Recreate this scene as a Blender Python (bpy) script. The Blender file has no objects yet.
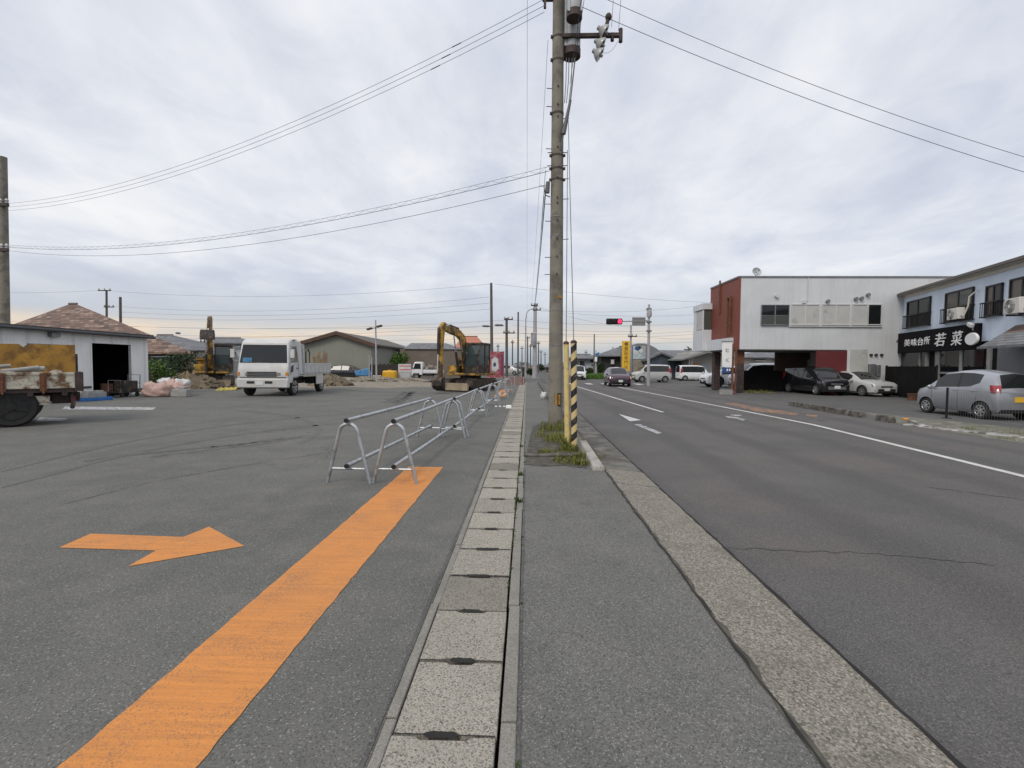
import bpy, bmesh, math, random
from mathutils import Vector, Matrix, Euler, noise as mnoise
random.seed(7)
S = bpy.context.scene
COL = S.collection
R = math.radians
PI = math.pi

# ------------------------------------------------------------------ camera
F = 474.0
roll = R(0.4)
vx, vu = 15.0, 19.0
ux = vx*math.cos(roll) - vu*math.sin(roll)
uu = vx*math.sin(roll) + vu*math.cos(roll)
pit = math.atan(uu/F)
yaw = math.atan(ux/F*math.cos(pit))
fwd = Vector((-math.sin(yaw)*math.cos(pit), math.cos(yaw)*math.cos(pit), -math.sin(pit)))
rgt0 = Vector((math.cos(yaw), math.sin(yaw), 0))
up0 = rgt0.cross(fwd)
rgt = rgt0*math.cos(roll) + up0*math.sin(roll)
upv = -rgt0*math.sin(roll) + up0*math.cos(roll)
EYE = Vector((0, 0, 1.55))
cam = bpy.data.objects.new('camera', bpy.data.cameras.new('camera'))
COL.objects.link(cam)
cam.matrix_world = Matrix(((rgt.x, upv.x, -fwd.x, EYE.x), (rgt.y, upv.y, -fwd.y, EYE.y),
                           (rgt.z, upv.z, -fwd.z, EYE.z), (0, 0, 0, 1)))
cam.data.sensor_width = 36
cam.data.lens = F/1024*36
cam.data.clip_start = 0.05
cam.data.clip_end = 8000
S.camera = cam

def ray(px, py): return fwd*F + rgt*(px-512) + upv*(384-py)
def G(px, py, z=0.0):
    d = ray(px, py); return EYE + d*((z-EYE.z)/d.z)
def A(px, py, Y):
    d = ray(px, py); return EYE + d*((Y-EYE.y)/d.y)
def AX(px, py, X):
    d = ray(px, py); return EYE + d*((X-EYE.x)/d.x)

# ------------------------------------------------------------------ materials
def newmat(name):
    m = bpy.data.materials.new(name); m.use_nodes = True
    nt = m.node_tree; b = nt.nodes['Principled BSDF']
    return m, nt, b
def nn(nt, t, **kw):
    n = nt.nodes.new(t)
    for k, v in kw.items():
        if k in n.inputs: n.inputs[k].default_value = v
        else: setattr(n, k, v)
    return n
def lk(nt, a, b): nt.links.new(a, b)
def mixc(nt, fac, a, b, mode='MIX'):
    n = nt.nodes.new('ShaderNodeMix'); n.data_type = 'RGBA'; n.blend_type = mode
    for v, i in ((fac, 0), (a, 6), (b, 7)):
        if hasattr(v, 'is_linked'): lk(nt, v, n.inputs[i])
        elif i == 0: n.inputs[0].default_value = v
        else: n.inputs[i].default_value = (*v, 1)
    return n.outputs[2]
def ramp(nt, src, stops):
    n = nt.nodes.new('ShaderNodeValToRGB'); e = n.color_ramp.elements
    while len(e) < len(stops): e.new(.5)
    for el, (p, c) in zip(e, stops):
        el.position = p; el.color = (*c, 1) if len(c) == 3 else c
    lk(nt, src, n.inputs[0]); return n.outputs[0]
def math1(nt, op, a, b=None, c=None):
    n = nt.nodes.new('ShaderNodeMath'); n.operation = op
    for i, v in enumerate((a, b, c)):
        if v is None: continue
        if hasattr(v, 'is_linked'): lk(nt, v, n.inputs[i])
        else: n.inputs[i].default_value = v
    return n.outputs[0]
def pos(nt): return nt.nodes.new('ShaderNodeNewGeometry').outputs['Position']
def noise(nt, vec, scale, detail=3, rough=.55):
    n = nn(nt, 'ShaderNodeTexNoise', Scale=scale, Detail=detail, Roughness=rough)
    if vec is not None: lk(nt, vec, n.inputs['Vector'])
    return n.outputs[0]
def g3(v): return (v, v, v)
def bump(nt, b, h, strength, dist=.01):
    n = nn(nt, 'ShaderNodeBump', Strength=strength, Distance=dist)
    lk(nt, h, n.inputs['Height']); lk(nt, n.outputs[0], b.inputs['Normal'])

def M(name, col, rough=.6, metal=0.0, var=.18, scale=2.5, dirt=None, dirt_amt=.5, dirt_scale=1.5, coat=0, bmp=0, spec=.5):
    """general weathered surface; variation comes from world-space noise"""
    m, nt, b = newmat(name)
    p = pos(nt)
    n1 = noise(nt, p, scale, 5)
    lo = tuple(max(0, c*(1-var)) for c in col); hi = tuple(c*(1+var) for c in col)
    c = ramp(nt, n1, [(.3, lo), (.7, hi)])
    if dirt:
        n2 = noise(nt, p, dirt_scale, 7, .65)
        f = ramp(nt, n2, [(.62-dirt_amt*.3, g3(0)), (.72-dirt_amt*.22, g3(1))])
        c = mixc(nt, f, c, dirt)
    lk(nt, c, b.inputs['Base Color'])
    b.inputs['Roughness'].default_value = rough
    b.inputs['Metallic'].default_value = metal
    b.inputs['Specular IOR Level'].default_value = spec
    b.inputs['Coat Weight'].default_value = coat
    if bmp: bump(nt, b, noise(nt, p, scale*12, 4), bmp)
    return m

def asphalt(name, col, fleck=.5, warm=(.13, .125, .115), bands=False):
    m, nt, b = newmat(name); p = pos(nt)
    big = noise(nt, p, .35, 5); mid = noise(nt, p, 2.2, 5); fine = noise(nt, p, 90, 3, .7)
    c = ramp(nt, big, [(.3, tuple(x*.86 for x in col)), (.7, tuple(x*1.14 for x in col))])
    c = mixc(nt, ramp(nt, noise(nt, p, .55, 6, .6) if bands else mid, [(.42, g3(0)), (.66, g3(.75 if bands else .45))]), c, warm)
    st = noise(nt, p, .75, 7, .68)
    c = mixc(nt, ramp(nt, st, [(.50, g3(0)), (.60, g3(.30)), (.78, g3(.5))]), c, tuple(x*.72 for x in col))
    spot = nn(nt, 'ShaderNodeTexVoronoi', Scale=1.1); lk(nt, p, spot.inputs['Vector'])
    sc_ = nn(nt, 'ShaderNodeSeparateColor'); lk(nt, spot.outputs['Color'], sc_.inputs[0])
    sp_ = math1(nt, 'MULTIPLY', ramp(nt, math1(nt, 'ADD', spot.outputs['Distance'], math1(nt, 'MULTIPLY', noise(nt, p, 14, 4), .08)), [(.06, g3(1)), (.16, g3(0))]), math1(nt, 'GREATER_THAN', sc_.outputs[0], .72))
    c = mixc(nt, math1(nt, 'MULTIPLY', sp_, .45), c, (.045, .043, .042))
    if bands:   # tyre-polished lanes
        s = nn(nt, 'ShaderNodeSeparateXYZ'); lk(nt, p, s.inputs[0])
        w = math1(nt, 'SINE', math1(nt, 'MULTIPLY', math1(nt, 'ADD', s.outputs[0], math1(nt, 'MULTIPLY', big, .8)), 3.9))
        f = ramp(nt, w, [(.1, g3(0)), (.9, g3(.6))])
        c = mixc(nt, f, c, tuple(x*.74 for x in col))
    c = mixc(nt, .75, c, ramp(nt, fine, [(.30, g3(.30)), (.5, g3(.5)), (.72, g3(.78))]), 'OVERLAY')
    v = nn(nt, 'ShaderNodeTexVoronoi', Scale=105.0); lk(nt, p, v.inputs['Vector'])
    s2 = nn(nt, 'ShaderNodeSeparateColor'); lk(nt, v.outputs['Color'], s2.inputs[0])
    isf = math1(nt, 'MULTIPLY', math1(nt, 'GREATER_THAN', s2.outputs[0], .70), math1(nt, 'LESS_THAN', v.outputs['Distance'], ramp(nt, s2.outputs[2], [(0, g3(.2)), (1, g3(.5))])))
    c = mixc(nt, math1(nt, 'MULTIPLY', isf, fleck), c, (.40, .39, .365))
    isd = math1(nt, 'MULTIPLY', math1(nt, 'LESS_THAN', s2.outputs[1], .30), math1(nt, 'LESS_THAN', v.outputs['Distance'], .5))
    c = mixc(nt, math1(nt, 'MULTIPLY', isd, .5), c, (.03, .03, .032))
    # hairline cracks
    v2 = nn(nt, 'ShaderNodeTexVoronoi', Scale=.22, feature='DISTANCE_TO_EDGE')
    wv = nn(nt, 'ShaderNodeVectorMath', operation='ADD'); lk(nt, p, wv.inputs[0])
    nz = nn(nt, 'ShaderNodeTexNoise', Scale=1.3, Detail=5.0); lk(nt, p, nz.inputs['Vector'])
    lk(nt, nz.outputs['Color'], wv.inputs[1]); lk(nt, wv.outputs[0], v2.inputs['Vector'])
    ck = math1(nt, 'MULTIPLY', math1(nt, 'LESS_THAN', v2.outputs['Distance'], .0013), ramp(nt, noise(nt, p, .3, 2), [(.5, g3(0)), (.62, g3(.7))]))
    c = mixc(nt, ck, c, (.03, .03, .03))
    lk(nt, c, b.inputs['Base Color']); b.inputs['Roughness'].default_value = .88
    b.inputs['Specular IOR Level'].default_value = .3
    bump(nt, b, fine, .5, .006)
    return m

def aggregate(name, cols, scale, stain=(.09, .085, .075), stain_amt=.5, rand=False, bstr=.35):
    """exposed-aggregate concrete: pebble cells of several tones"""
    m, nt, b = newmat(name); p = pos(nt)
    v = nn(nt, 'ShaderNodeTexVoronoi', Scale=scale); lk(nt, p, v.inputs['Vector'])
    s = nn(nt, 'ShaderNodeSeparateColor'); lk(nt, v.outputs['Color'], s.inputs[0])
    k = len(cols)
    c = ramp(nt, s.outputs[0], [(i/(k-1), x) for i, x in enumerate(cols)])
    e = nn(nt, 'ShaderNodeTexVoronoi', Scale=scale, feature='DISTANCE_TO_EDGE'); lk(nt, p, e.inputs['Vector'])
    c = mixc(nt, ramp(nt, e.outputs['Distance'], [(.0, g3(.6)), (.12, g3(0))]), c, (.11, .105, .095))
    big = noise(nt, p, 3.0, 6, .65)
    c = mixc(nt, ramp(nt, big, [(.48, g3(0)), (.75, g3(stain_amt))]), c, stain)
    if rand:
        oi = nn(nt, 'ShaderNodeObjectInfo')
        c = mixc(nt, 1.0, c, ramp(nt, oi.outputs['Random'], [(0, g3(.62)), (.35, g3(.92)), (1, g3(1.08))]), 'MULTIPLY')
    lk(nt, c, b.inputs['Base Color']); b.inputs['Roughness'].default_value = .9
    b.inputs['Specular IOR Level'].default_value = .25
    bump(nt, b, v.outputs['Distance'], bstr, .004)
    return m

def siding(name, col, axis, period, rough=.5, depth=.5, streak=(.3, .28, .25), amt=.35, ribdark=.35):
    """ribbed sheet cladding with rain streaks"""
    m, nt, b = newmat(name); p = pos(nt)
    s = nn(nt, 'ShaderNodeSeparateXYZ'); lk(nt, p, s.inputs[0])
    u = s.outputs[axis]
    fr = math1(nt, 'FRACT', math1(nt, 'DIVIDE', u, period))
    rib = ramp(nt, fr, [(0, g3(0)), (.06, g3(0)), (.10, g3(1)), (.90, g3(1)), (.95, g3(0))])
    cmb = nn(nt, 'ShaderNodeCombineXYZ'); lk(nt, math1(nt, 'MULTIPLY', u, 3), cmb.inputs[0]); lk(nt, math1(nt, 'MULTIPLY', s.outputs[2], .25), cmb.inputs[1])
    st = noise(nt, cmb.outputs[0], 1.6, 6, .7)
    bigc = ramp(nt, noise(nt, p, .8, 4), [(.3, tuple(x*.93 for x in col)), (.7, tuple(min(1, x*1.05) for x in col))])
    c = mixc(nt, ramp(nt, st, [(.5, g3(0)), (.8, g3(amt))]), bigc, streak)
    c = mixc(nt, ramp(nt, rib, [(0, g3(ribdark)), (1, g3(0))]), c, tuple(x*.55 for x in col))
    lk(nt, c, b.inputs['Base Color']); b.inputs['Roughness'].default_value = rough
    bump(nt, b, rib, depth, .03)
    return m

def tiles(name, cols, axis, pu, pz, mortar=(.06, .05, .045), rough=.75):
    m, nt, b = newmat(name); p = pos(nt)
    s = nn(nt, 'ShaderNodeSeparateXYZ'); lk(nt, p, s.inputs[0])
    cmb = nn(nt, 'ShaderNodeCombineXYZ'); lk(nt, s.outputs[axis], cmb.inputs[0]); lk(nt, s.outputs[2], cmb.inputs[1])
    br = nn(nt, 'ShaderNodeTexBrick', **{'Brick Width': pu, 'Row Height': pz, 'Mortar Size': pz*.08, 'Scale': 1.0, 'Bias': 0.0})
    lk(nt, cmb.outputs[0], br.inputs['Vector'])
    br.inputs['Color1'].default_value = (0, 0, 0, 1); br.inputs['Color2'].default_value = (1, 1, 1, 1)
    k = len(cols)
    nz = noise(nt, p, 1.2, 5, .7)
    f = math1(nt, 'ADD', math1(nt, 'MULTIPLY', br.outputs['Color'], .5), math1(nt, 'MULTIPLY', nz, .5))
    c = ramp(nt, f, [(.15+.7*i/(k-1), x) for i, x in enumerate(cols)])
    c = mixc(nt, br.outputs['Fac'], c, mortar)
    lk(nt, c, b.inputs['Base Color']); b.inputs['Roughness'].default_value = rough
    bump(nt, b, br.outputs['Fac'], -.4, .03)
    return m

def leafmat(name, a, b_, dry=None):
    m, nt, b = newmat(name); p = pos(nt)
    oi = nn(nt, 'ShaderNodeNewGeometry')
    f = math1(nt, 'ADD', math1(nt, 'MULTIPLY', oi.outputs['Random Per Island'], .6), math1(nt, 'MULTIPLY', noise(nt, p, 1.6, 3), .5))
    st = [(.15, a), (.85, b_)]
    if dry: st.append((1.0, dry))
    c = ramp(nt, f, st)
    lk(nt, c, b.inputs['Base Color']); b.inputs['Roughness'].default_value = .6
    b.inputs['Specular IOR Level'].default_value = .25
    return m

def stripemat(name, a, b_, period, slope, duty=.5):
    m, nt, b = newmat(name)
    tc = nn(nt, 'ShaderNodeTexCoord'); s = nn(nt, 'ShaderNodeSeparateXYZ'); lk(nt, tc.outputs['Object'], s.inputs[0])
    h = math1(nt, 'SUBTRACT', s.outputs[2], math1(nt, 'MULTIPLY', s.outputs[0], slope))
    fr = math1(nt, 'FRACT', math1(nt, 'DIVIDE', math1(nt, 'ADD', h, 10), period))
    f = math1(nt, 'LESS_THAN', fr, duty)
    n = noise(nt, tc.outputs['Object'], 9, 5, .7)
    c = mixc(nt, f, a, b_)
    c = mixc(nt, ramp(nt, n, [(.5, g3(0)), (.75, g3(.45))]), c, (.35, .28, .17))
    lk(nt, c, b.inputs['Base Color']); b.inputs['Roughness'].default_value = .6
    return m

def paint(name, col, dark, pit=(.10, .095, .088)):
    """road paint rolled over coarse asphalt: drag streaks, tyre grime and pits worn to the stone"""
    m, nt, b = newmat(name); p = pos(nt)
    mp = nn(nt, 'ShaderNodeMapping'); lk(nt, p, mp.inputs[0]); mp.inputs['Scale'].default_value = (.7, 16, 1)
    n1 = noise(nt, mp.outputs[0], 2.2, 6, .7)
    c = mixc(nt, ramp(nt, n1, [(.36, g3(0)), (.66, g3(.75))]), col, dark)
    c = mixc(nt, ramp(nt, noise(nt, p, .8, 5, .6), [(.45, g3(0)), (.75, g3(.35))]), c, (.42, .20, .09))
    fine = noise(nt, p, 130, 3, .7); wear = noise(nt, p, 2.6, 5, .7)
    f = ramp(nt, math1(nt, 'ADD', fine, math1(nt, 'MULTIPLY', wear, .45)), [(.74, g3(0)), (.90, g3(.62))])
    c = mixc(nt, f, c, pit)
    lk(nt, c, b.inputs['Base Color']); b.inputs['Roughness'].default_value = .85; b.inputs['Specular IOR Level'].default_value = .3
    bump(nt, b, fine, .45, .005)
    return m
def glassmat(name, col=(.012, .014, .016), rough=.06, spec=.5):
    m, nt, b = newmat(name)
    b.inputs['Base Color'].default_value = (*col, 1); b.inputs['Roughness'].default_value = rough
    b.inputs['Specular IOR Level'].default_value = spec
    return m
def emat(name, col, s):
    m, nt, b = newmat(name)
    b.inputs['Base Color'].default_value = (*[c*.5 for c in col], 1)
    b.inputs['Emission Color'].default_value = (*col, 1); b.inputs['Emission Strength'].default_value = s
    return m

MT = dict(
    lot=asphalt('lot_asphalt', (.117, .116, .105), .42, (.165, .155, .135)),
    walk=asphalt('sidewalk_asphalt', (.122, .121, .111), .42, (.165, .155, .14)),
    road=asphalt('road_asphalt', (.103, .098, .095), .24, (.122, .108, .096), True),
    lot2=asphalt('side_lot_asphalt', (.095, .093, .088), .25),
    patch=asphalt('patch_asphalt', (.088, .086, .083), .3),
    patch3=asphalt('tyre_marked_asphalt', (.111, .110, .100), .42),
    patch2=asphalt('seam_asphalt', (.098, .097, .093), .4),
    cover=aggregate('cover_concrete', [(.10, .093, .08), (.36, .33, .275), (.44, .405, .34), (.40, .365, .305), (.24, .22, .185)], 150, (.20, .18, .15), .35, True),
    edge=aggregate('edge_concrete', [(.18, .17, .15), (.25, .235, .205), (.29, .275, .245), (.21, .195, .17)], 150, (.11, .105, .09), .6),
    apron=aggregate('apron_concrete', [(.09, .085, .072), (.22, .20, .165), (.28, .255, .21), (.36, .335, .285), (.21, .175, .135), (.12, .115, .095)], 95, (.115, .105, .085), .7, False, .7),
    kerb=M('kerb_concrete', (.34, .33, .31), .9, var=.3, scale=6, dirt=(.10, .09, .075), dirt_amt=.6, dirt_scale=5, bmp=.4),
    kerbdark=M('kerb_dark', (.13, .12, .105), .9, var=.4, scale=5, dirt=(.05, .045, .035), dirt_amt=.6, dirt_scale=4, bmp=.4),
    orange=paint('orange_paint', (.66, .262, .068), (.44, .185, .06)),
    white_line=paint('white_road_paint', (.66, .66, .65), (.45, .45, .44)),
    worn_white=M('worn_white_paint', (.45, .45, .45), .7, var=.15, scale=5, dirt=(.13, .13, .13), dirt_amt=.6, dirt_scale=7),
    worn_orange=M('worn_orange_paint', (.30, .155, .075), .85, var=.25, scale=3, dirt=(.10, .092, .085), dirt_amt=.62, dirt_scale=4),
    dark=M('black_fill', (.015, .014, .013), .9, var=.5),
    dirt=M('brown_dirt', (.16, .125, .085), .95, var=.35, scale=2.2, dirt=(.09, .075, .05), dirt_amt=.5, dirt_scale=3, bmp=.8),
    sand=M('pale_gravel', (.235, .205, .16), .95, var=.3, scale=1.5, dirt=(.15, .13, .095), dirt_amt=.5, dirt_scale=2.5, bmp=.8),
    soil=M('dark_soil', (.062, .056, .046), .95, var=.45, scale=9, dirt=(.10, .095, .07), dirt_amt=.5, dirt_scale=6, bmp=.9),
    gutterdark=M('stained_gutter', (.135, .128, .112), .9, var=.3, scale=3, dirt=(.07, .062, .05), dirt_amt=.6, dirt_scale=2.5, bmp=.5),
    kerbpale=M('pale_kerb', (.33, .315, .285), .9, var=.2, scale=5, dirt=(.20, .185, .155), dirt_amt=.4, dirt_scale=4, bmp=.35),
    gravel=M('weedy_gravel', (.16, .15, .125), .95, var=.4, scale=4, dirt=(.10, .11, .06), dirt_amt=.5, dirt_scale=2.5, bmp=.8),
    ground=M('far_ground', (.11, .105, .09), .95, var=.25, scale=.05),
    galv=M('galvanised_steel', (.46, .48, .50), .42, .75, var=.15, scale=6, dirt=(.30, .29, .27), dirt_amt=.3, dirt_scale=9),
    cap=M('black_cap', (.008, .008, .009), .5, var=.1),
    pole=M('pole_concrete', (.205, .185, .15), .85, var=.16, scale=3, dirt=(.12, .11, .09), dirt_amt=.45, dirt_scale=2.2, bmp=.25),
    poledark=M('pole_dark', (.10, .092, .082), .85, var=.2, scale=3),
    polepale=M('pole_pale', (.36, .35, .36), .8, var=.15, scale=3),
    steel=M('dull_steel', (.22, .22, .225), .5, .5, var=.2, scale=5),
    tank=M('transformer_grey', (.42, .43, .45), .5, .1, var=.12, scale=3, dirt=(.22, .2, .18), dirt_amt=.3),
    rustdark=M('rusty_dark_steel', (.07, .05, .045), .7, .3, var=.4, scale=6),
    rust=M('rust', (.21, .085, .045), .85, .1, var=.35, scale=5, dirt=(.07, .04, .03), dirt_amt=.5, dirt_scale=5, bmp=.3),
    ceramic=M('ceramic', (.34, .34, .335), .25, var=.15),
    wire=M('black_cable', (.11, .11, .115), .6, var=.1),
    black=M('black_rubber', (.012, .012, .012), .75, var=.3, scale=8),
    tyre=M('tyre_rubber', (.018, .018, .018), .85, var=.3, scale=9),
    rim=M('alloy_rim', (.55, .56, .57), .3, .8, var=.06),
    rimdark=M('black_rim', (.02, .02, .022), .4, .3, var=.2),
    trim=M('black_trim', (.02, .02, .021), .5, var=.15),
    chrome=M('chrome', (.7, .7, .7), .15, 1, var=.03),
    glass=glassmat('tinted_glass'), glasscar=glassmat('car_glass', (.016, .019, .019), .04, .5),
    glassgreen=glassmat('curtained_glass', (.075, .085, .075), .12), glassbrown=glassmat('curtained_brown_glass', (.10, .085, .07), .15),
    silver=M('silver_paint', (.33, .34, .36), .30, .45, var=.03, coat=.6),
    white=M('white_car_paint', (.72, .72, .72), .3, 0, var=.03, coat=.6, dirt=(.55, .53, .50), dirt_amt=.2),
    pearl=M('pearl_white_paint', (.44, .44, .435), .3, 0, var=.03, coat=.6),
    blackpaint=M('black_car_paint', (.012, .012, .014), .2, 0, var=.1, coat=.8),
    maroon=M('maroon_car_paint', (.05, .018, .035), .25, 0, var=.1, coat=.7),
    truckwhite=M('truck_white', (.54, .54, .53), .45, 0, var=.09, coat=.3, dirt=(.52, .49, .44), dirt_amt=.30, dirt_scale=2.2),
    oldwhite=M('chipped_white', (.50, .47, .38), .7, 0, var=.15, scale=4, dirt=(.14, .07, .035), dirt_amt=.62, dirt_scale=5),
    yboard=M('yellow_brown_board', (.36, .19, .028), .7, 0, var=.22, scale=2.2, dirt=(.17, .085, .02), dirt_amt=.45, dirt_scale=3),
    wood=M('raw_boards', (.36, .26, .15), .85, var=.35, scale=6),
    exyellow=M('excavator_yellow', (.56, .31, .035), .6, 0, var=.25, scale=2.2, dirt=(.075, .048, .026), dirt_amt=.78, dirt_scale=2.0),
    exdark=M('excavator_dark', (.035, .03, .027), .7, .2, var=.4, scale=4, dirt=(.14, .09, .05), dirt_amt=.35, dirt_scale=4),
    exblade=M('muddy_blade', (.36, .29, .20), .8, 0, var=.25, scale=3, dirt=(.12, .08, .05), dirt_amt=.35),
    track=M('muddy_track', (.05, .04, .032), .9, var=.5, scale=7),
    redlight=M('red_lens', (.30, .02, .03), .2, var=.1, coat=.6), clearlens=M('clear_lens', (.42, .42, .40), .10, .5, var=.05, coat=.8),
    amber=M('amber_lens', (.55, .22, .03), .2, var=.05),
    plate=M('white_plate', (.65, .66, .65), .5, var=.05), yplate=M('yellow_plate', (.72, .42, .03), .5, var=.05),
    lit_red=emat('lit_red_lens', (1.0, .03, .10), 2.2), lit_white=emat('lit_headlamp', (1.0, .95, .9), 1.6), lit_amber=emat('lit_indicator', (1.0, .5, .08), .9),
    shedwhite=siding('shed_white', (.80, .80, .79), 1, .92, .6, .35),
    eave=M('dark_eave', (.05, .052, .055), .6, var=.2), 
    browntile=tiles('brown_roof_tiles', [(.05, .036, .028), (.14, .085, .062), (.22, .14, .105), (.36, .27, .21)], 0, .40, .16),
    greytile=tiles('grey_roof_tiles', [(.09, .095, .105), (.15, .155, .165), (.20, .205, .215)], 0, .4, .14),
    awntile=tiles('awning_slates', [(.13, .135, .14), (.19, .195, .20), (.24, .245, .25)], 1, .5, .11),
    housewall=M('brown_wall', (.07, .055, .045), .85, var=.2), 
    cream=M('cream_wall', (.50, .47, .42), .8, var=.1, scale=1), paleblue_house=M('pale_house_wall', (.50, .52, .54), .8, var=.1),
    wareh=siding('warehouse_cladding', (.225, .228, .195), 0, .6, .7, .08, (.2, .19, .16), .3, .10), wareh_y=siding('warehouse_side_cladding', (.24, .243, .21), 1, .6, .7, .1, (.2, .19, .16), .3, .12),
    warroof=M('warehouse_roof', (.11, .10, .085), .8, var=.15), fascia=M('brown_fascia', (.085, .045, .03), .7, var=.2),
    tanwall=M('taupe_wall', (.16, .13, .105), .85, var=.12, scale=1.2),
    fenceb=M('dark_fence', (.03, .026, .022), .8, var=.3, scale=5),
    bwhite=siding('white_cladding', (.60, .612, .622), 0, .45, .5, .06, (.43, .42, .40), .45, .05), bwhite_y=siding('white_cladding_side', (.62, .635, .66), 1, .45, .5, .2),
    bred=siding('rust_red_cladding', (.20, .052, .033), 1, .30, .6, .4, (.12, .035, .025), .4), bredpanel=M('dark_red_panel', (.125, .022, .024), .6, var=.1),
    panel=M('pale_shutter', (.46, .455, .43), .6, var=.05, dirt=(.36, .34, .31), dirt_amt=.2), frame=M('pale_frame', (.55, .55, .54), .5, var=.05),
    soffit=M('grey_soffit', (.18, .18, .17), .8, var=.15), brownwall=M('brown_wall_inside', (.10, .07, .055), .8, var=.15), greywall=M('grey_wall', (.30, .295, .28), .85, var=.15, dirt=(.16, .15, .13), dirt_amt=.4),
    bluewall=siding('light_blue_wall', (.64, .72, .82), 1, 3.6, .75, .15, (.44, .52, .63), .35, .10), gutterp=M('brown_gutter', (.12, .105, .09), .6, var=.15), cream_trim=M('cream_trim', (.55, .52, .46), .6, var=.08),
    alu=M('dark_aluminium', (.018, .017, .017), .45, .3, var=.15), sign=M('black_sign', (.007, .006, .008), .8, var=.15, spec=.15), signwhite=M('sign_white', (.80, .80, .78), .6, var=.04),
    acwhite=M('air_con_white', (.62, .60, .55), .5, var=.06), acgrille=M('air_con_grille', (.10, .10, .095), .6, var=.1),
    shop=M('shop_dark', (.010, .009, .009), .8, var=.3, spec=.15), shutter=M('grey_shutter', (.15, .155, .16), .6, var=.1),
    signyellow=M('sign_yellow', (.70, .42, .02), .5, var=.08), signbrown=M('sign_brown_text', (.16, .08, .02), .6), mural=M('mural_pale', (.42, .50, .54), .6, var=.25, scale=.5, dirt=(.28, .30, .26), dirt_amt=.4, dirt_scale=.8),
    navywall=siding('navy_cladding', (.05, .065, .09), 0, .5, .6, .3), darkbrown=M('dark_brown_wall', (.03, .025, .027), .7, var=.2),
    signblue=M('sign_blue', (.03, .07, .22), .5, var=.1), signgrey=M('sign_back_grey', (.21, .205, .20), .5, var=.12), bluewrap=M('blue_sheet', (.06, .20, .40), .5, var=.25, scale=5),
    bluesign=M('small_blue_sign', (.03, .16, .32), .5, var=.1), text_navy=M('navy_lettering', (.05, .06, .10), .6),
    pink=M('pink_red_banner', (.28, .055, .065), .6, var=.3, scale=2.5, dirt=(.36, .17, .18), dirt_amt=.5, dirt_scale=3), bannerw=M('banner_white', (.50, .53, .53), .6, var=.15),
    purple=M('purple_banner', (.16, .025, .10), .6, var=.2), redstripe=M('red_stripe', (.55, .10, .13), .6, var=.2), orangeroof=M('orange_roof', (.42, .15, .09), .7, var=.15),
    pinkbag=M('pink_sack', (.47, .32, .275), .8, var=.18, scale=6, bmp=.5), whitebag=M('white_sack', (.55, .54, .53), .7, var=.15, scale=6, bmp=.4),
    ytank=M('yellow_tank', (.62, .34, .01), .5, var=.1), concrete=M('grey_concrete', (.30, .295, .28), .9, var=.2, scale=4, bmp=.3), netbrown=M('barricade_net', (.24, .15, .14), .8, var=.3, scale=8),
    yellowhose=M('yellow_tarp', (.50, .40, .09), .7, var=.25, scale=5), bluetray=M('blue_tray', (.03, .16, .45), .5, var=.15), 
    cream_guard=M('cream_guard_cover', (.62, .48, .20), .55, var=.1, scale=4, dirt=(.45, .33, .14), dirt_amt=.3, dirt_scale=6),
    guard=stripemat('striped_guard_cover', (.60, .47, .22), (.012, .010, .012), .275, .95, .5),
    leaf=leafmat('bright_leaves', (.025, .06, .010), (.085, .155, .022)), leafdark=leafmat('dark_leaves', (.012, .028, .010), (.035, .065, .02)),
    grassm=leafmat('weed_blades', (.055, .075, .012), (.19, .19, .04), (.36, .28, .13)), moss=leafmat('moss_blades', (.02, .035, .008), (.06, .10, .02)),
    grassbank=leafmat('bank_grass', (.04, .10, .015), (.10, .20, .03)), bark=M('bark', (.08, .06, .04), .9, var=.3, scale=8),
    debris=M('rubble', (.26, .23, .19), .9, var=.4, scale=6, bmp=.5),
)
MT['hedge'] = leafmat('black_green_leaves', (.006, .009, .006), (.02, .028, .014))

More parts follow.
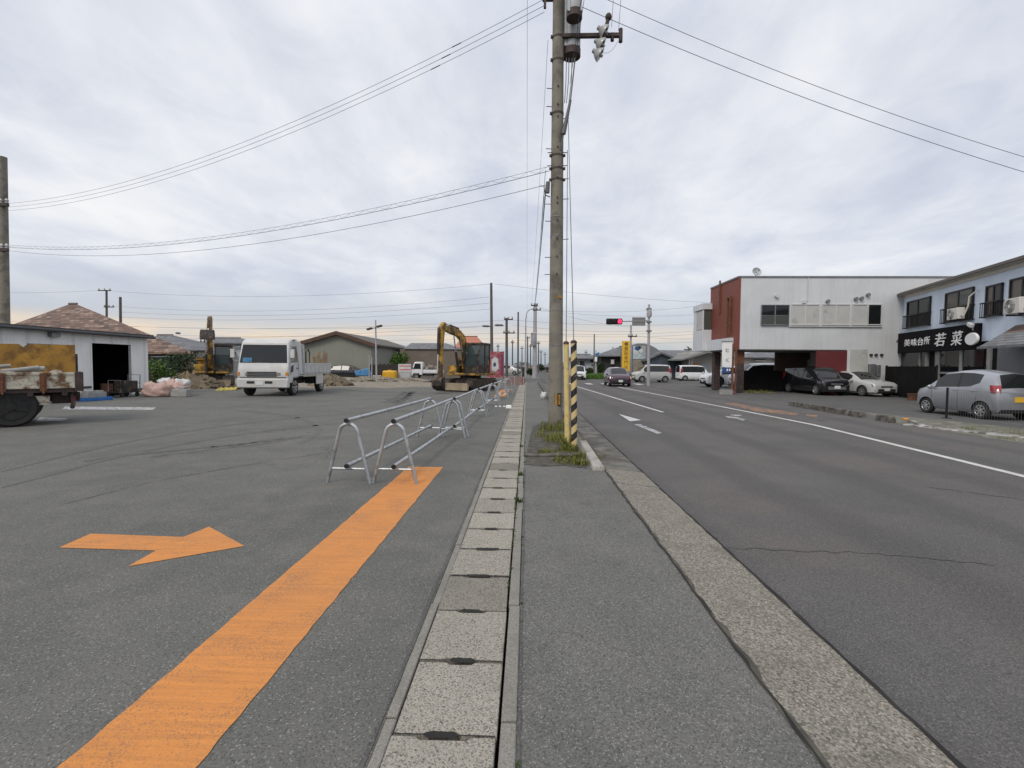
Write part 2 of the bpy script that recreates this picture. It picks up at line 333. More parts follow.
# ------------------------------------------------------------------ mesh builder
class MB:
    def __init__(s): s.bm = bmesh.new()
    def _add(s, vs, fs, m=0, smooth=False):
        v = [s.bm.verts.new(p) for p in vs]
        for f in fs:
            try:
                q = s.bm.faces.new([v[i] for i in f]); q.material_index = m; q.smooth = smooth
            except ValueError: pass
        return s
    def box(s, c, d, m=0, rot=None, top=(1, 1)):
        hx, hy, hz = d[0]/2, d[1]/2, d[2]/2
        vs = []
        for z, t in ((-hz, (1, 1)), (hz, top)):
            for x, y in ((-hx, -hy), (hx, -hy), (hx, hy), (-hx, hy)): vs.append(Vector((x*t[0], y*t[1], z)))
        if rot is not None:
            q = rot if isinstance(rot, Matrix) else Euler(rot).to_matrix()
            vs = [q @ v for v in vs]
        vs = [v+Vector(c) for v in vs]
        return s._add(vs, [(3, 2, 1, 0), (4, 5, 6, 7), (0, 1, 5, 4), (1, 2, 6, 5), (2, 3, 7, 6), (3, 0, 4, 7)], m)
    def bx(s, x0, x1, y0, y1, z0, z1, m=0): return s.box(((x0+x1)/2, (y0+y1)/2, (z0+z1)/2), (abs(x1-x0), abs(y1-y0), abs(z1-z0)), m)
    def prism(s, pts, plane, a, b, m=0):
        def mk(p, h):
            if plane == 'xz': return (p[0], h, p[1])
            if plane == 'yz': return (h, p[0], p[1])
            return (p[0], p[1], h)
        n = len(pts)
        vs = [mk(p, a) for p in pts]+[mk(p, b) for p in pts]
        fs = [tuple(range(n-1, -1, -1)), tuple(range(n, 2*n))]+[(i, (i+1) % n, n+(i+1) % n, n+i) for i in range(n)]
        return s._add(vs, fs, m)
    def hull2(s, lo, hi, m=0):
        """two matching rings joined"""
        n = len(lo)
        fs = [tuple(range(n-1, -1, -1)), tuple(range(n, 2*n))]+[(i, (i+1) % n, n+(i+1) % n, n+i) for i in range(n)]
        return s._add(list(lo)+list(hi), fs, m)
    def tube(s, pts, r, n=6, m=0, cap=True, closed=False):
        pts = [Vector(p) for p in pts]; rr = r if isinstance(r, (list, tuple)) else [r]*len(pts)
        k = len(pts); rings = []
        for i in range(k):
            a = pts[i-1] if (i > 0 or closed) else pts[i]; b = pts[(i+1) % k] if (i < k-1 or closed) else pts[i]
            t = (b-a).normalized()
            u = t.cross(Vector((0, 0, 1)))
            if u.length < .05: u = t.cross(Vector((0, 1, 0)))
            u.normalize(); w = u.cross(t)
            rings.append([s.bm.verts.new(pts[i]+(u*math.cos(2*PI*j/n)+w*math.sin(2*PI*j/n))*rr[i]) for j in range(n)])
        for i in range(k if closed else k-1):
            A_, B_ = rings[i], rings[(i+1) % k]
            for j in range(n):
                f = s.bm.faces.new((A_[j], A_[(j+1) % n], B_[(j+1) % n], B_[j])); f.material_index = m; f.smooth = True
        if cap and not closed:
            for q in (rings[0][::-1], rings[-1]):
                f = s.bm.faces.new(q); f.material_index = m
        return s
    def cyl(s, a, b, r0, r1=None, n=12, m=0): return s.tube([a, b], [r0, r0 if r1 is None else r1], n, m)
    def lathe(s, prof, axis, o, n=20, m=0, ms=None):
        """prof: (r, h); axis 'x','y','z'"""
        o = Vector(o); rings = []
        for r, h in prof:
            ring = []
            for j in range(n):
                c, d = r*math.cos(2*PI*j/n), r*math.sin(2*PI*j/n)
                p = (c, d, h) if axis == 'z' else ((h, c, d) if axis == 'x' else (d, h, c))
                ring.append(s.bm.verts.new(o+Vector(p)))
            rings.append(ring)
        for i in range(len(prof)-1):
            for j in range(n):
                f = s.bm.faces.new((rings[i][j], rings[i][(j+1) % n], rings[i+1][(j+1) % n], rings[i+1][j]))
                f.material_index = ms[i] if ms else m; f.smooth = True
        for q, k in ((rings[0][::-1], 0), (rings[-1], -1)):
            if prof[k][0] > 1e-4:
                f = s.bm.faces.new(q); f.material_index = (ms[k] if ms else m)
        return s
    def ball(s, c, r, n=8, m=0, jit=0, rnd=None):
        c = Vector(c); rows = []
        for i in range(n+1):
            th = PI*i/n
            row = []
            for j in range(2*n):
                ph = PI*j/n
                k = 1+(rnd.uniform(-jit, jit) if rnd else 0)
                row.append(s.bm.verts.new(c+Vector((r[0]*math.sin(th)*math.cos(ph), r[1]*math.sin(th)*math.sin(ph), r[2]*math.cos(th)))*k))
            rows.append(row)
        for i in range(n):
            for j in range(2*n):
                f = s.bm.faces.new((rows[i][j], rows[i+1][j], rows[i+1][(j+1) % (2*n)], rows[i][(j+1) % (2*n)])); f.material_index = m; f.smooth = True
        return s
    def quad(s, pts, m=0): return s._add(pts, [tuple(range(len(pts)))], m)
    def build(s, name, mats, parent=None, world=False, sharp=35, bev=0, seg=2, weld=0):
        if weld: bmesh.ops.remove_doubles(s.bm, verts=s.bm.verts, dist=weld)
        if world and parent is not None:
            s.bm.transform((Matrix.Translation(parent.location) @ parent.rotation_euler.to_matrix().to_4x4()).inverted())
        bmesh.ops.recalc_face_normals(s.bm, faces=s.bm.faces)
        me = bpy.data.meshes.new(name); s.bm.to_mesh(me); s.bm.free()
        if sharp: me.set_sharp_from_angle(angle=R(sharp))
        for x in (mats if isinstance(mats, (list, tuple)) else [mats]): me.materials.append(MT[x] if isinstance(x, str) else x)
        o = bpy.data.objects.new(name, me); COL.objects.link(o)
        if parent is not None: o.parent = parent
        if bev:
            md = o.modifiers.new('bevel', 'BEVEL'); md.width = bev; md.segments = seg; md.limit_method = 'ANGLE'; md.angle_limit = R(40)
        return o

def tag(o, label, cat, group=None, kind=None):
    o['label'] = label; o['category'] = cat
    if group: o['group'] = group
    if kind: o['kind'] = kind
    return o
def thing(name, label, cat, loc=(0, 0, 0), rz=0.0, group=None):
    o = bpy.data.objects.new(name, None); COL.objects.link(o)
    o.location = loc; o.rotation_euler = (0, 0, rz); o.empty_display_size = .1
    return tag(o, label, cat, group)
def struct(o, kind='structure'): o['kind'] = kind; return o
def dup(root, loc=None, rz=None, label=None):
    r = root.copy(); COL.objects.link(r)
    if loc is not None: r.location = loc
    if rz is not None: r.rotation_euler = (0, 0, rz)
    if label: r['label'] = label
    for ch in root.children:
        c = ch.copy(); COL.objects.link(c); c.parent = r
        for g in ch.children:
            d = g.copy(); COL.objects.link(d); d.parent = c
    return r
def sheet(name, pts, z, mat, sub=None):
    m = MB(); m.quad([(x, y, z) for x, y in pts]); return struct(m.build(name, mat, sharp=0))

# ------------------------------------------------------------------ ground
ZR = -.08                                   # road level
sheet('ground', [(-3000, -60), (3000, -60), (3000, 4000), (-3000, 4000)], -.30, 'ground')
sheet('parking_lot', [(-70, -12), (-.604, -12), (-.604, 44), (-70, 44)], 0, 'lot')
sheet('sidewalk', [(-.032, -12), (1.17, -12), (1.17, 43), (-.032, 43)], -.004, 'walk')
m = MB(); m.quad([(1.17, -12, -.006), (1.785, -12, ZR+.006), (1.785, 7.2, ZR+.006), (1.17, 7.2, -.006)])
struct(m.build('driveway_apron', 'apron', sharp=0))
m = MB(); m.quad([(1.135, 7.2, -.05), (1.785, 7.2, ZR+.006), (1.785, 43, ZR+.006), (1.135, 43, -.05)])
struct(m.build('road_gutter', 'gutterdark', sharp=0))
sheet('road', [(1.71, -12), (10.75, -12), (10.75, 160), (1.71, 160)], ZR, 'road')
sheet('cross_street', [(-90, 44), (90, 44), (90, 56), (-90, 56)], ZR+.004, 'road')
sheet('far_lot', [(-90, 56), (1.7, 56), (1.7, 160), (-90, 160)], ZR+.002, 'lot')
sheet('side_lot', [(10.75, -12), (70, -12), (70, 44), (10.75, 44)], ZR, 'lot2')
sheet('far_side_lot', [(10.8, 56), (90, 56), (90, 160), (10.8, 160)], ZR, 'lot2')
# dirt yard of the building site
rg = random.Random(3)
def blob(cx, cy, rx, ry, n=40, j=.12):
    return [(cx+rx*math.cos(2*PI*i/n)*(1+rg.uniform(-j, j)), cy+ry*math.sin(2*PI*i/n)*(1+rg.uniform(-j, j))) for i in range(n)]
sheet('gravel_yard', blob(-16, 38.5, 14.5, 8.6), .006, 'sand')
sheet('mud_patch', blob(-20.5, 31.5, 4.2, 4.2), .010, 'dirt')
# gutter
m = MB(); m.bx(-.604, -.042, -12, 43, -.20, -.16); struct(m.build('gutter_floor', 'dark', sharp=0))
for x0, x1 in ((-.604, -.556), (-.102, -.034)):
    m = MB(); y = -12.0
    while y < 43:
        l = .985; j = rg.uniform(-.004, .004)
        m.bx(x0+j, x1+j, y, y+l, -.2, .006+rg.uniform(-.003, .004)); y += l+.015
    struct(m.build('gutter_kerb', 'edge', bev=.006))
# drain covers, each lifted on its own
def cover(k, y, hole):
    m = MB(); w = .436; l = .488; h = .07+hole*.05
    pts = [(-w/2, 0), (-h, 0), (-h*.8, .020), (h*.8, .020), (h, 0), (w/2, 0), (w/2, l), (h, l), (h*.8, l-.018), (-h*.8, l-.018), (-h, l), (-w/2, l)]
    m.prism(pts, 'xy', -.055, 0)
    return m.build('drain_cover', 'cover', bev=.005)
jd = MB()
protos = [cover(0, 0, k/2) for k in range(3)]
yc0 = 1.912 - 3*.5
for i in range(82):
    o = protos[i] if i < 3 else protos[i % 3].copy()
    if i >= 3: COL.objects.link(o)
    o.location = (-.334+rg.uniform(-.003, .003), yc0+i*.5, .001+rg.uniform(-.004, .005))
    o.rotation_euler = (rg.uniform(-.006, .006), rg.uniform(-.008, .008), rg.uniform(-.004, .004))
    tag(o, 'speckled grey concrete slab in the long row covering the roadside gutter', 'drain cover', 'concrete covers of the roadside gutter')
for i in range(70):
    y = yc0+i*.5-.006; n = 30; cx = -.334; cc = rg.uniform(-.03, .03); wc = rg.uniform(.05, .09); full = rg.random() < .22; big = rg.uniform(.012, .022) if i < 14 else rg.uniform(.004, .014)
    def th(x): return (.0022+rg.uniform(0, .0022)+(big*rg.uniform(.7, 1.1) if abs(x-cc) < wc else 0)+(big*.35*rg.uniform(.2, 1.2) if full else 0))
    xs_ = [-.214+.428*k/n for k in range(n+1)]
    top_ = [(cx+x, y+th(x)) for x in xs_]; bot_ = [(cx+x, y-th(x)) for x in xs_]
    for k in range(n): jd._add([(top_[k][0], top_[k][1], .0075), (top_[k+1][0], top_[k+1][1], .0075), (bot_[k+1][0], bot_[k+1][1], .0075), (bot_[k][0], bot_[k][1], .0075)], [(0, 1, 2, 3)])
struct(jd.build('joint_dirt_shade', 'dark', sharp=0), 'stuff')  # joint dirt; the wide middles also paint the handle slots' shade black
# sheets of paint
def poly(name, pts, z, mat):
    m = MB(); m.quad([(p[0], p[1], z) for p in pts]); return struct(m.build(name, mat, sharp=0))
def wobble(x0, x1, y0, y1, z, name, mat, j=.005, step=.07):
    n = int((y1-y0)/step); L = [(x0+rg.uniform(-j, j), y0+(y1-y0)*i/n) for i in range(n+1)]; Q = [(x1+rg.uniform(-j, j), y0+(y1-y0)*i/n) for i in range(n+1)]
    return poly(name, L+Q[::-1], z, mat)
wobble(-1.775, -1.25, -4, 7.05, .004, 'orange_line', 'orange')
wobble(-1.62, -1.05, 23.2, 29.5, .004, 'orange_line', 'orange')
poly('orange_arrow', [G(*p) for p in ((59, 548), (90.6, 534), (183.4, 537.3), (209, 527), (244.6, 546.4), (128, 566.7), (156, 551))], .004, 'orange')
poly('parking_line', [G(*p) for p in ((62, 409.5), (65, 406.5), (156, 407.5), (153, 410))], .004, 'worn_white')
poly('parking_line', [G(*p) for p in ((34, 422), (40, 417.5), (68, 418.3), (66, 420.5))], .004, 'worn_white')
def strip(name, pxs, z, w, mat, j=.35):
    P = [G(x, y, z) for x, y in pxs]; fine = []
    for a, b in zip(P, P[1:]):
        n = max(2, int((b-a).length/.07))
        for i in range(n): fine.append(a.lerp(b, i/n))
    fine.append(P[-1]); L, Q = [], []
    for i, p in enumerate(fine):
        t = (fine[min(i+1, len(fine)-1)]-fine[max(i-1, 0)]).normalized(); nrm = Vector((-t.y, t.x, 0))
        o = nrm*rg.uniform(-w, w)*min(1.3, .03/w); ww = w*max(.12, rg.uniform(1-j*2.4, 1+j*1.6))*.5
        L.append(p+o+nrm*ww); Q.append(p+o-nrm*ww)
    return poly(name, L+Q[::-1], z, mat)
strip('road_crack', [(727, 547), (790, 550), (850, 552), (915, 557), (960, 561), (995, 566)], ZR+.004, .022, 'patch')
strip('road_crack', [(930, 487), (985, 494), (1024, 500)], ZR+.004, .03, 'patch')
strip('lot_crack', [(60, 505), (150, 482), (240, 466), (330, 452)], .004, .014, 'patch')
def smooth_strip(name, pxs, z, w, mat):
    P = [G(x, y, z) for x, y in pxs]; n = 40; C_ = []
    for i in range(n+1):
        u = i/n*(len(P)-1); k = min(int(u), len(P)-2); f_ = u-k
        p0, p1, p2, p3 = P[max(k-1, 0)], P[k], P[k+1], P[min(k+2, len(P)-1)]
        C_.append(.5*((2*p1)+(p2-p0)*f_+(2*p0-5*p1+4*p2-p3)*f_*f_+(3*p1-p0-3*p2+p3)*f_**3))
    L, Q = [], []
    for i, p in enumerate(C_):
        t_ = (C_[min(i+1, n)]-C_[max(i-1, 0)]).normalized(); nr = Vector((-t_.y, t_.x, 0)); e = min(1, i/6, (n-i)/6)*w*(.85+.3*rg.random())/2
        L.append(p+nr*(e+.002)); Q.append(p-nr*(e+.002))
    poly(name, L+Q[::-1], z, mat)
for pxs, w_ in ((((0, 472), (120, 443), (230, 425), (330, 415), (430, 409)), .15), (((0, 488), (130, 454), (250, 433), (360, 421)), .15), (((230, 409), (290, 416), (318, 428), (300, 444)), .14)):
    smooth_strip('tyre_mark', pxs, .0035, w_, 'patch3')
for pxs, w_ in ((((84, 461), (125, 455), (180, 450), (235, 445), (284, 438)), .16), (((150, 457), (200, 451), (262, 444), (300, 437)), .10), (((210, 447), (270, 441), (330, 432)), .06), (((386, 403), (400, 398), (410, 391.5)), .5), (((396, 404), (407, 398), (412, 392)), .25), (((330, 388), (360, 391), (430, 394)), .3)):
    strip('asphalt_seam', pxs, .004, w_, 'patch2', .5)
# wheel-worn dark line between apron and road / between walk and apron
def vstrip(x, y0, y1, z, w, name, mat, jo=.2):
    L, Q = [], []; y = y0
    while y < y1:
        ww = w*rg.uniform(.25, 1.2); o = rg.uniform(-jo, jo)*w
        L.append((x+o-ww/2, y)); Q.append((x+o+ww/2, y)); y += rg.uniform(.05, .16)
    return poly(name, L+Q[::-1], z, mat)
vstrip(1.78, -3, 43, ZR+.011, .030, 'gutter_joint', 'dark')
vstrip(1.172, -3, 7.2, .001, .045, 'gutter_joint', 'soil', .22)
vstrip(1.165, .5, 7.2, .002, .020, 'gutter_joint', 'dark', .45)
vstrip(-.622, -3, 40, .004, .022, 'gutter_joint', 'patch')
vstrip(-.019, -3, 7.2, .001, .016, 'gutter_joint', 'patch')
for yj in (1.62, 6.3):
    n = 18; T_, B_ = [], []
    for k in range(n+1):
        x_ = 1.18+.60*k/n; z_ = -.006+(ZR+.012)*(x_-1.17)/.615+.003; c_ = yj+.012*math.sin(k*.9+yj)+rg.uniform(-.004, .004); w_ = rg.uniform(.002, .006)
        T_.append((x_, c_+w_, z_)); B_.append((x_, c_-w_, z_))
    m = MB()
    for k in range(n): m.quad([T_[k], T_[k+1], B_[k+1], B_[k]])
    struct(m.build('apron_joint', 'dark', sharp=0))
# road markings
def line3(pxs, w, ext):
    P = [G(x, y, ZR) for x, y in pxs]
    P = [P[0]+(P[0]-P[1])*ext[0]]+P+[P[-1]+(P[-1]-P[-2])*ext[1]]
    L, Q = [], []
    for i, p in enumerate(P):
        t_ = (P[min(i+1, len(P)-1)]-P[max(i-1, 0)]).normalized(); nr = Vector((-t_.y, t_.x, 0))*w/2; L.append(p+nr); Q.append(p-nr)
    poly('road_line', L+Q[::-1], ZR+.005, 'white_line')
line3([(639, 391), (715, 405.4), (814, 425), (1022, 476)], .15, (.5, 2.2))
line3([(578, 387), (663, 412.3)], .13, (.2, 0))
poly('road_arrow', [G(x, y, ZR) for x, y in ((618.5, 414.0), (641, 420.2), (630, 421.3))], ZR+.005, 'white_line')
poly('road_arrow', [G(x, y, ZR) for x, y in ((634, 424.5), (640, 424.2), (662, 432.8), (658, 434.2), (645, 429))], ZR+.005, 'worn_white')
poly('road_arrow', [G(x, y, ZR) for x, y in ((725, 416.3), (736, 417.0), (746, 419.5), (743, 420.8), (735, 418.6), (728, 417.8))], ZR+.005, 'worn_white')
poly('road_arrow', [G(x, y, ZR) for x, y in ((731, 414.6), (742, 415.2), (740, 416), (730, 415.6))], ZR+.005, 'worn_white')
for a in (((723, 403.5), (735, 403), (760, 408), (800, 413.5), (796, 415.5), (760, 412)), ((806, 414), (818, 415.5), (816, 417), (806, 416))):
    poly('orange_road_mark', [G(x, y, ZR) for x, y in a], ZR+.005, 'worn_orange')
for k in range(6):
    poly('crosswalk_bar', [(2.3+k*1.45, 40.9), (2.85+k*1.45, 40.9), (2.85+k*1.45, 43.3), (2.3+k*1.45, 43.3)], ZR+.009, 'white_line')
# planting bed
poly('planting_bed', [(-.02, 7.35), (.25, 7.22), (.6, 7.3), (.92, 7.1), (.94, 9), (.97, 13.2), (.45, 13.0), (.15, 11.8), (.05, 9.5)], .002, 'soil')
m = MB(); m.prism([(-.03, 0), (-.03, .03), (.92, .045), (.92, 0)], 'xz', 7.95, 8.10)
struct(m.build('bed_edging', 'kerbdark', bev=.01))
poly('dirt_strip', [(1.0, 7.0), (1.17, 6.9), (1.28, 8.8), (1.25, 12), (1.12, 14), (1.12, 9.5)], -.02, 'soil')
poly('kerb_verge', [(10.8, 9.2), (13.4, 9.2), (13.5, 13.3), (12.2, 17.6), (10.82, 14.2)], ZR+.004, 'gravel')

# ------------------------------------------------------------------ vegetation helpers
def foliage(name, mat, parent, blobs, n, size, rnd, world=True):
    m = MB()
    tot = sum(b[1][0]*b[1][1]*b[1][2] for b in blobs)
    for c, r in blobs:
        k = max(20, int(n*r[0]*r[1]*r[2]/tot))
        for _ in range(k):
            while True:
                d = Vector((rnd.uniform(-1, 1), rnd.uniform(-1, 1), rnd.uniform(-1, 1)))
                if .05 < d.length < 1: break
            d = d.normalized()*(rnd.uniform(.25, 1)**.45)*rnd.uniform(.85, 1.12)
            p = Vector(c)+Vector((d.x*r[0], d.y*r[1], d.z*r[2]))
            if p.z < .02+ZR: p.z = rnd.uniform(0, .15)
            s = size*rnd.uniform(.5, 1.3)
            q = Euler((rnd.uniform(-1.2, 1.2), rnd.uniform(-1.2, 1.2), rnd.uniform(0, 6.28))).to_matrix()
            vs = [p+q @ Vector(v) for v in ((-s, 0, 0), (0, -s*.5, s*.12), (s, 0, 0), (0, s*.5, s*.12))]
            m._add(vs, [(0, 1, 2, 3)])
    return m.build(name, mat, parent, world=world, sharp=0)
def shrub(name, label, cat, base, blobs, n, size, mat, seed=1, group=None, trunk_r=.05):
    rnd = random.Random(seed)
    t = thing(name, label, cat, base, 0, group)
    foliage('crown', mat, t, blobs, n, size, rnd)
    m = MB()
    for c, r in blobs:
        b = Vector(base); c = Vector(c)
        m.tube([b, b.lerp(c, .5)+Vector((rnd.uniform(-.1, .1), 0, 0)), c], [trunk_r, trunk_r*.7, trunk_r*.3], 6)
    m.build('trunk', 'bark', t, world=True)
    return t
def blades(m, x, y, z, n, h, spread, rnd):
    for _ in range(n):
        a = rnd.uniform(0, 2*PI); r = spread*math.sqrt(rnd.random())
        bx, by = x+r*math.cos(a), y+r*math.sin(a); hh = h*rnd.uniform(.35, 1.15); l = rnd.uniform(.2, .9)*hh; b = rnd.uniform(0, 2*PI)
        w = rnd.uniform(.003, .007)*(1 + h); dx, dy = math.cos(b), math.sin(b)
        p0 = Vector((bx, by, z)); p1 = p0+Vector((dx*l*.35, dy*l*.35, hh*.65)); p2 = p0+Vector((dx*l, dy*l, hh*(.75+.25*rnd.random())))
        s = Vector((-dy, dx, 0))*w
        m._add([p0-s, p0+s, p1+s*.8, p1-s*.8, p2], [(0, 1, 2, 3), (3, 2, 4)])
rw = random.Random(11)
m = MB()
for x, y, n, h, s in ((.70, 11.3, 170, .20, .34), (.42, 11.0, 50, .14, .22), (.62, 9.6, 200, .22, .28), (.78, 9.9, 170, .20, .22), (.80, 8.6, 150, .16, .14),
                      (.30, 8.35, 60, .10, .12), (.55, 8.4, 90, .12, .22), (.72, 8.75, 90, .34, .10), (.83, 11.6, 60, .36, .16), (.5, 11.5, 50, .32, .14), (.66, 7.6, 190, .13, .22), (.85, 7.4, 130, .15, .12), (1.2, 8.0, 60, .07, .15), (.9, 12.6, 100, .2, .2), (.88, 7.9, 120, .18, .12), (.5, 10.3, 140, .17, .3)):
    blades(m, x, y, 0, int(n*.8), h*.8, s*1.1, rw)
    for _ in range(int(n*.35)):
        a = rw.uniform(0, 2*PI); r_ = s*1.15*math.sqrt(rw.random()); hz_ = rw.uniform(.01, h*.5); sz = rw.uniform(.012, .028)
        q_ = Euler((rw.uniform(-.7, .7), rw.uniform(-.7, .7), rw.uniform(0, 6))).to_matrix(); c_ = Vector((x+r_*math.cos(a), y+r_*math.sin(a), hz_))
        m._add([c_+q_ @ Vector(v) for v in ((-sz, 0, 0), (0, -sz*.45, .004), (sz, 0, 0), (0, sz*.45, .004))], [(0, 1, 2, 3)])
struct(m.build('weeds', 'grassm', sharp=0), 'stuff')
m = MB()
for _ in range(150):
    y = rw.uniform(3.2, 12); blades(m, -.108+rw.uniform(-.006, .006), y, -.01, rw.randint(3, 9), .028, .018, rw)
for _ in range(25):
    y = rw.uniform(1.6, 12); blades(m, -.03, y, -.002, rw.randint(2, 6), .022, .014, rw)
for x, y in ((-.09, 8.9), (-.07, 6.6), (-.08, 5.3)): blades(m, x, y, 0, 30, .07, .04, rw)
struct(m.build('moss', 'moss', sharp=0), 'stuff')
m = MB()
for _ in range(60): blades(m, rw.uniform(10.9, 13.2), rw.uniform(9.5, 13.2), ZR, 12, .06, .15, rw)
for _ in range(26): blades(m, rw.uniform(12.9, 15.0), rw.uniform(29.2, 30.4), ZR, 24, .22, .2, rw)
struct(m.build('verge_weeds', 'grassm', sharp=0), 'stuff')

# ------------------------------------------------------------------ kerbs
m = MB(); m.hull2([(.98, 6.98, -.02), (1.18, 6.98, -.05), (1.15, 8.9, -.05), (.99, 8.9, -.02)], [(.995, 7.01, .065), (1.155, 7.01, .065), (1.13, 8.87, .15), (1.0, 8.87, .15)])
tag(m.build('kerb_stone', 'kerbpale', bev=.02), 'chipped pale concrete kerb stone sloping down beside the striped guard', 'kerb stone')
pk = None
for i in range(27):
    if pk is None:
        m = MB(); m.box((0, .49, .05), (.17, .97, .2)); pk = m.build('kerb_stone', 'kerbdark', bev=.02); o = pk
    else: o = pk.copy(); COL.objects.link(o)
    o.location = (1.02+rg.uniform(-.01, .01), 13.6+i, rg.uniform(-.02, .01)); o.rotation_euler = (0, 0, rg.uniform(-.012, .012))
    tag(o, 'dark mossy kerb stone in the line running behind the utility pole', 'kerb stone', 'kerb stones along the sidewalk')
a = G(790, 405.5, ZR); b = G(893, 423, ZR); d = (b-a); L = d.length; rz = math.atan2(d.y, d.x)
n = 9; pk = None
for i in range(n):
    if i == 7: continue
    if pk is None:
        m = MB(); m.hull2([(.0, -.09, -.02), (L/n-.015, -.09, -.02), (L/n-.015, .13, -.02), (0, .13, -.02)], [(.02, -.06, .19), (L/n-.05, -.06, .19), (L/n-.05, .1, .19), (.02, .1, .19)]); pk = m.build('kerb_stone', 'kerbdark', bev=.02); o = pk
    else: o = pk.copy(); COL.objects.link(o)
    o.location = a+d*(i/n); o.rotation_euler = (rg.uniform(-.03, .03), rg.uniform(-.01, .01), rz+rg.uniform(-.02, .02))
    tag(o, 'weathered brown kerb stone edging the car park across the road', 'kerb stone', 'kerb stones across the road')
e0 = G(897, 424.5, ZR)
m = MB(); m.hull2([(-.35, -.1, -.02), (.45, -.1, -.02), (.45, .12, -.02), (-.35, .12, -.02)], [(-.33, -.07, .14), (.15, -.07, .05), (.15, .1, .05), (-.33, .1, .14)])
o = m.build('kerb_stone', 'kerb', bev=.02); o.location = e0+Vector((.3, -.4, 0)); o.rotation_euler.z = rz
tag(o, 'sloping pale kerb end beneath the orange cap across the road', 'kerb stone')
m = MB(); m.ball((0, 0, .17), (.11, .075, .035), 6, jit=.12, rnd=rg); o = m.build('orange_marker', 'amber'); o.location = e0+Vector((.15, -.1, 0)); o.rotation_euler.z = rz
tag(o, 'small orange reflector lying on the kerb end across the road', 'reflector')
m = MB(); q0 = G(905, 425, ZR); q1 = G(1040, 440, ZR)
dd = (q1-q0).normalized(); nn_ = Vector((-dd.y, dd.x, 0))*.14
m.hull2([q0-nn_, q1-nn_, q1+nn_, q0+nn_], [q0-nn_*.8+Vector((0, 0, .035)), q1-nn_*.8+Vector((0, 0, .035)), q1+nn_*.8+Vector((0, 0, .05)), q0+nn_*.8+Vector((0, 0, .05))])
struct(m.build('low_kerb', 'kerb', bev=.01))

# ------------------------------------------------------------------ pipe barriers
def barrier(p, q, label, group):
    p = Vector((p[0], p[1], 0)); q = Vector((q[0], q[1], 0)); d = q-p; L = d.length
    t = thing('pipe_barrier', label, 'barrier', p, math.atan2(d.y, d.x), group)
    hh = .775; hw = .285; r = .115
    def ring(x):
        pts = [(x, -hw, 0), (x, -r*1.08, hh-r)]
        for k in range(1, 8): a = PI-k*PI/8; pts.append((x, r*math.cos(a)*1.04, hh-r+r*math.sin(a)))
        return pts+[(x, r*1.08, hh-r), (x, hw, 0)]
    for x in (.06, L-.06):
        m = MB(); m.tube(ring(x), .0235, 10)
        y = hw-(hw-r)*.19/(hh-r)
        m.tube([(x, -y-.02, .19), (x, y+.02, .19)], .014, 8)
        for z in (hh+.012, .20): m.box((x, 0, z), (.05, .05, .022)); m.cyl((x, -.04, z-.02), (x, .04, z-.02), .008, n=6)
        m.build('end_frame', 'galv', t)
    for z in (hh+.046, .233):
        m = MB(); m.tube([(0, 0, z), (L*.5, 0, z-.006), (L, 0, z)], .0265, 12); o = m.build('rail', 'galv', t)
        for x in (-.012, L-.02):
            m = MB(); m.cyl((x, 0, z), (x+.032, 0, z), .0295, n=12); m.build('end_cap', 'cap', o)
PB = [(-1.70, 5.98), (-1.575, 9.98), (-1.47, 14.1), (-1.32, 18.1), (-1.16, 22.1), (-1.0, 26.1)]
for i in range(5):
    a = PB[i]; b = PB[i+1]
    barrier((a[0]+(.03 if i else 0), a[1]+(.1 if i else 0)), (b[0], b[1]-.02),
            ['nearest galvanised pipe barrier of the long row, legs on the orange line end', 'second galvanised pipe barrier of the long row, counted from the orange line end',
             'third galvanised pipe barrier of the long row, midway to the excavator', 'fourth galvanised pipe barrier of the long row, level with the excavator', 'farthest galvanised pipe barrier of the long row, by the far orange stripe'][i], 'galvanised pipe barriers')
barrier((-2.31, 5.98), (-2.06, 10.12), 'single galvanised pipe barrier standing left of the row, on the parking lot side', 'galvanised pipe barriers')

# ------------------------------------------------------------------ the big utility pole
PY = 11.9
base = G(555.3, 427); base.z = 0
t = thing('utility_pole', 'tall thick concrete utility pole with grey transformer standing in the weedy bed', 'utility pole', base)
topc = A(558.3, 0, PY); ax = (topc-Vector((base.x, PY, 0))).normalized()
def onpole(z): return Vector((base.x, base.y, 0))+Vector((ax.x/ax.z, 0, 1))*z
rad = lambda z: .182-.0048*z
m = MB(); m.tube([onpole(z) for z in (-.1, 2, 4, 6, 8, 10, 12, 13.2)], [rad(z) for z in (0, 2, 4, 6, 8, 10, 12, 13.2)], 24); m.build('shaft', 'pole', t, world=True)
for py in (334, 345, 311, 218, 237):
    z = A(556, py, PY).z; m = MB(); m.tube([onpole(z-.010), onpole(z+.010)], rad(z)+.005, 24); m.build('grey_band', 'steel', t, world=True)
for k, py in enumerate((181, 170, 157, 115, 62, 39)):
    z = A(557, py, PY).z; m = MB(); m.tube([onpole(z-.022), onpole(z+.022)], rad(z)+.008, 20)
    for sg_ in ((-1, 1) if k < 3 else (-1,)): m.box(onpole(z)+Vector((sg_*(rad(z)+.022), -.05, 0)), (.045, .07, .05))
    if k in (1, 2): m.tube([onpole(z+.06)+Vector((-rad(z)-.09, -.08, .0)), onpole(z+.06)+Vector((rad(z)+.09, -.08, .0))], .010, 6)
    m.build('clamp_band', 'rustdark', t, world=True)
m = MB()
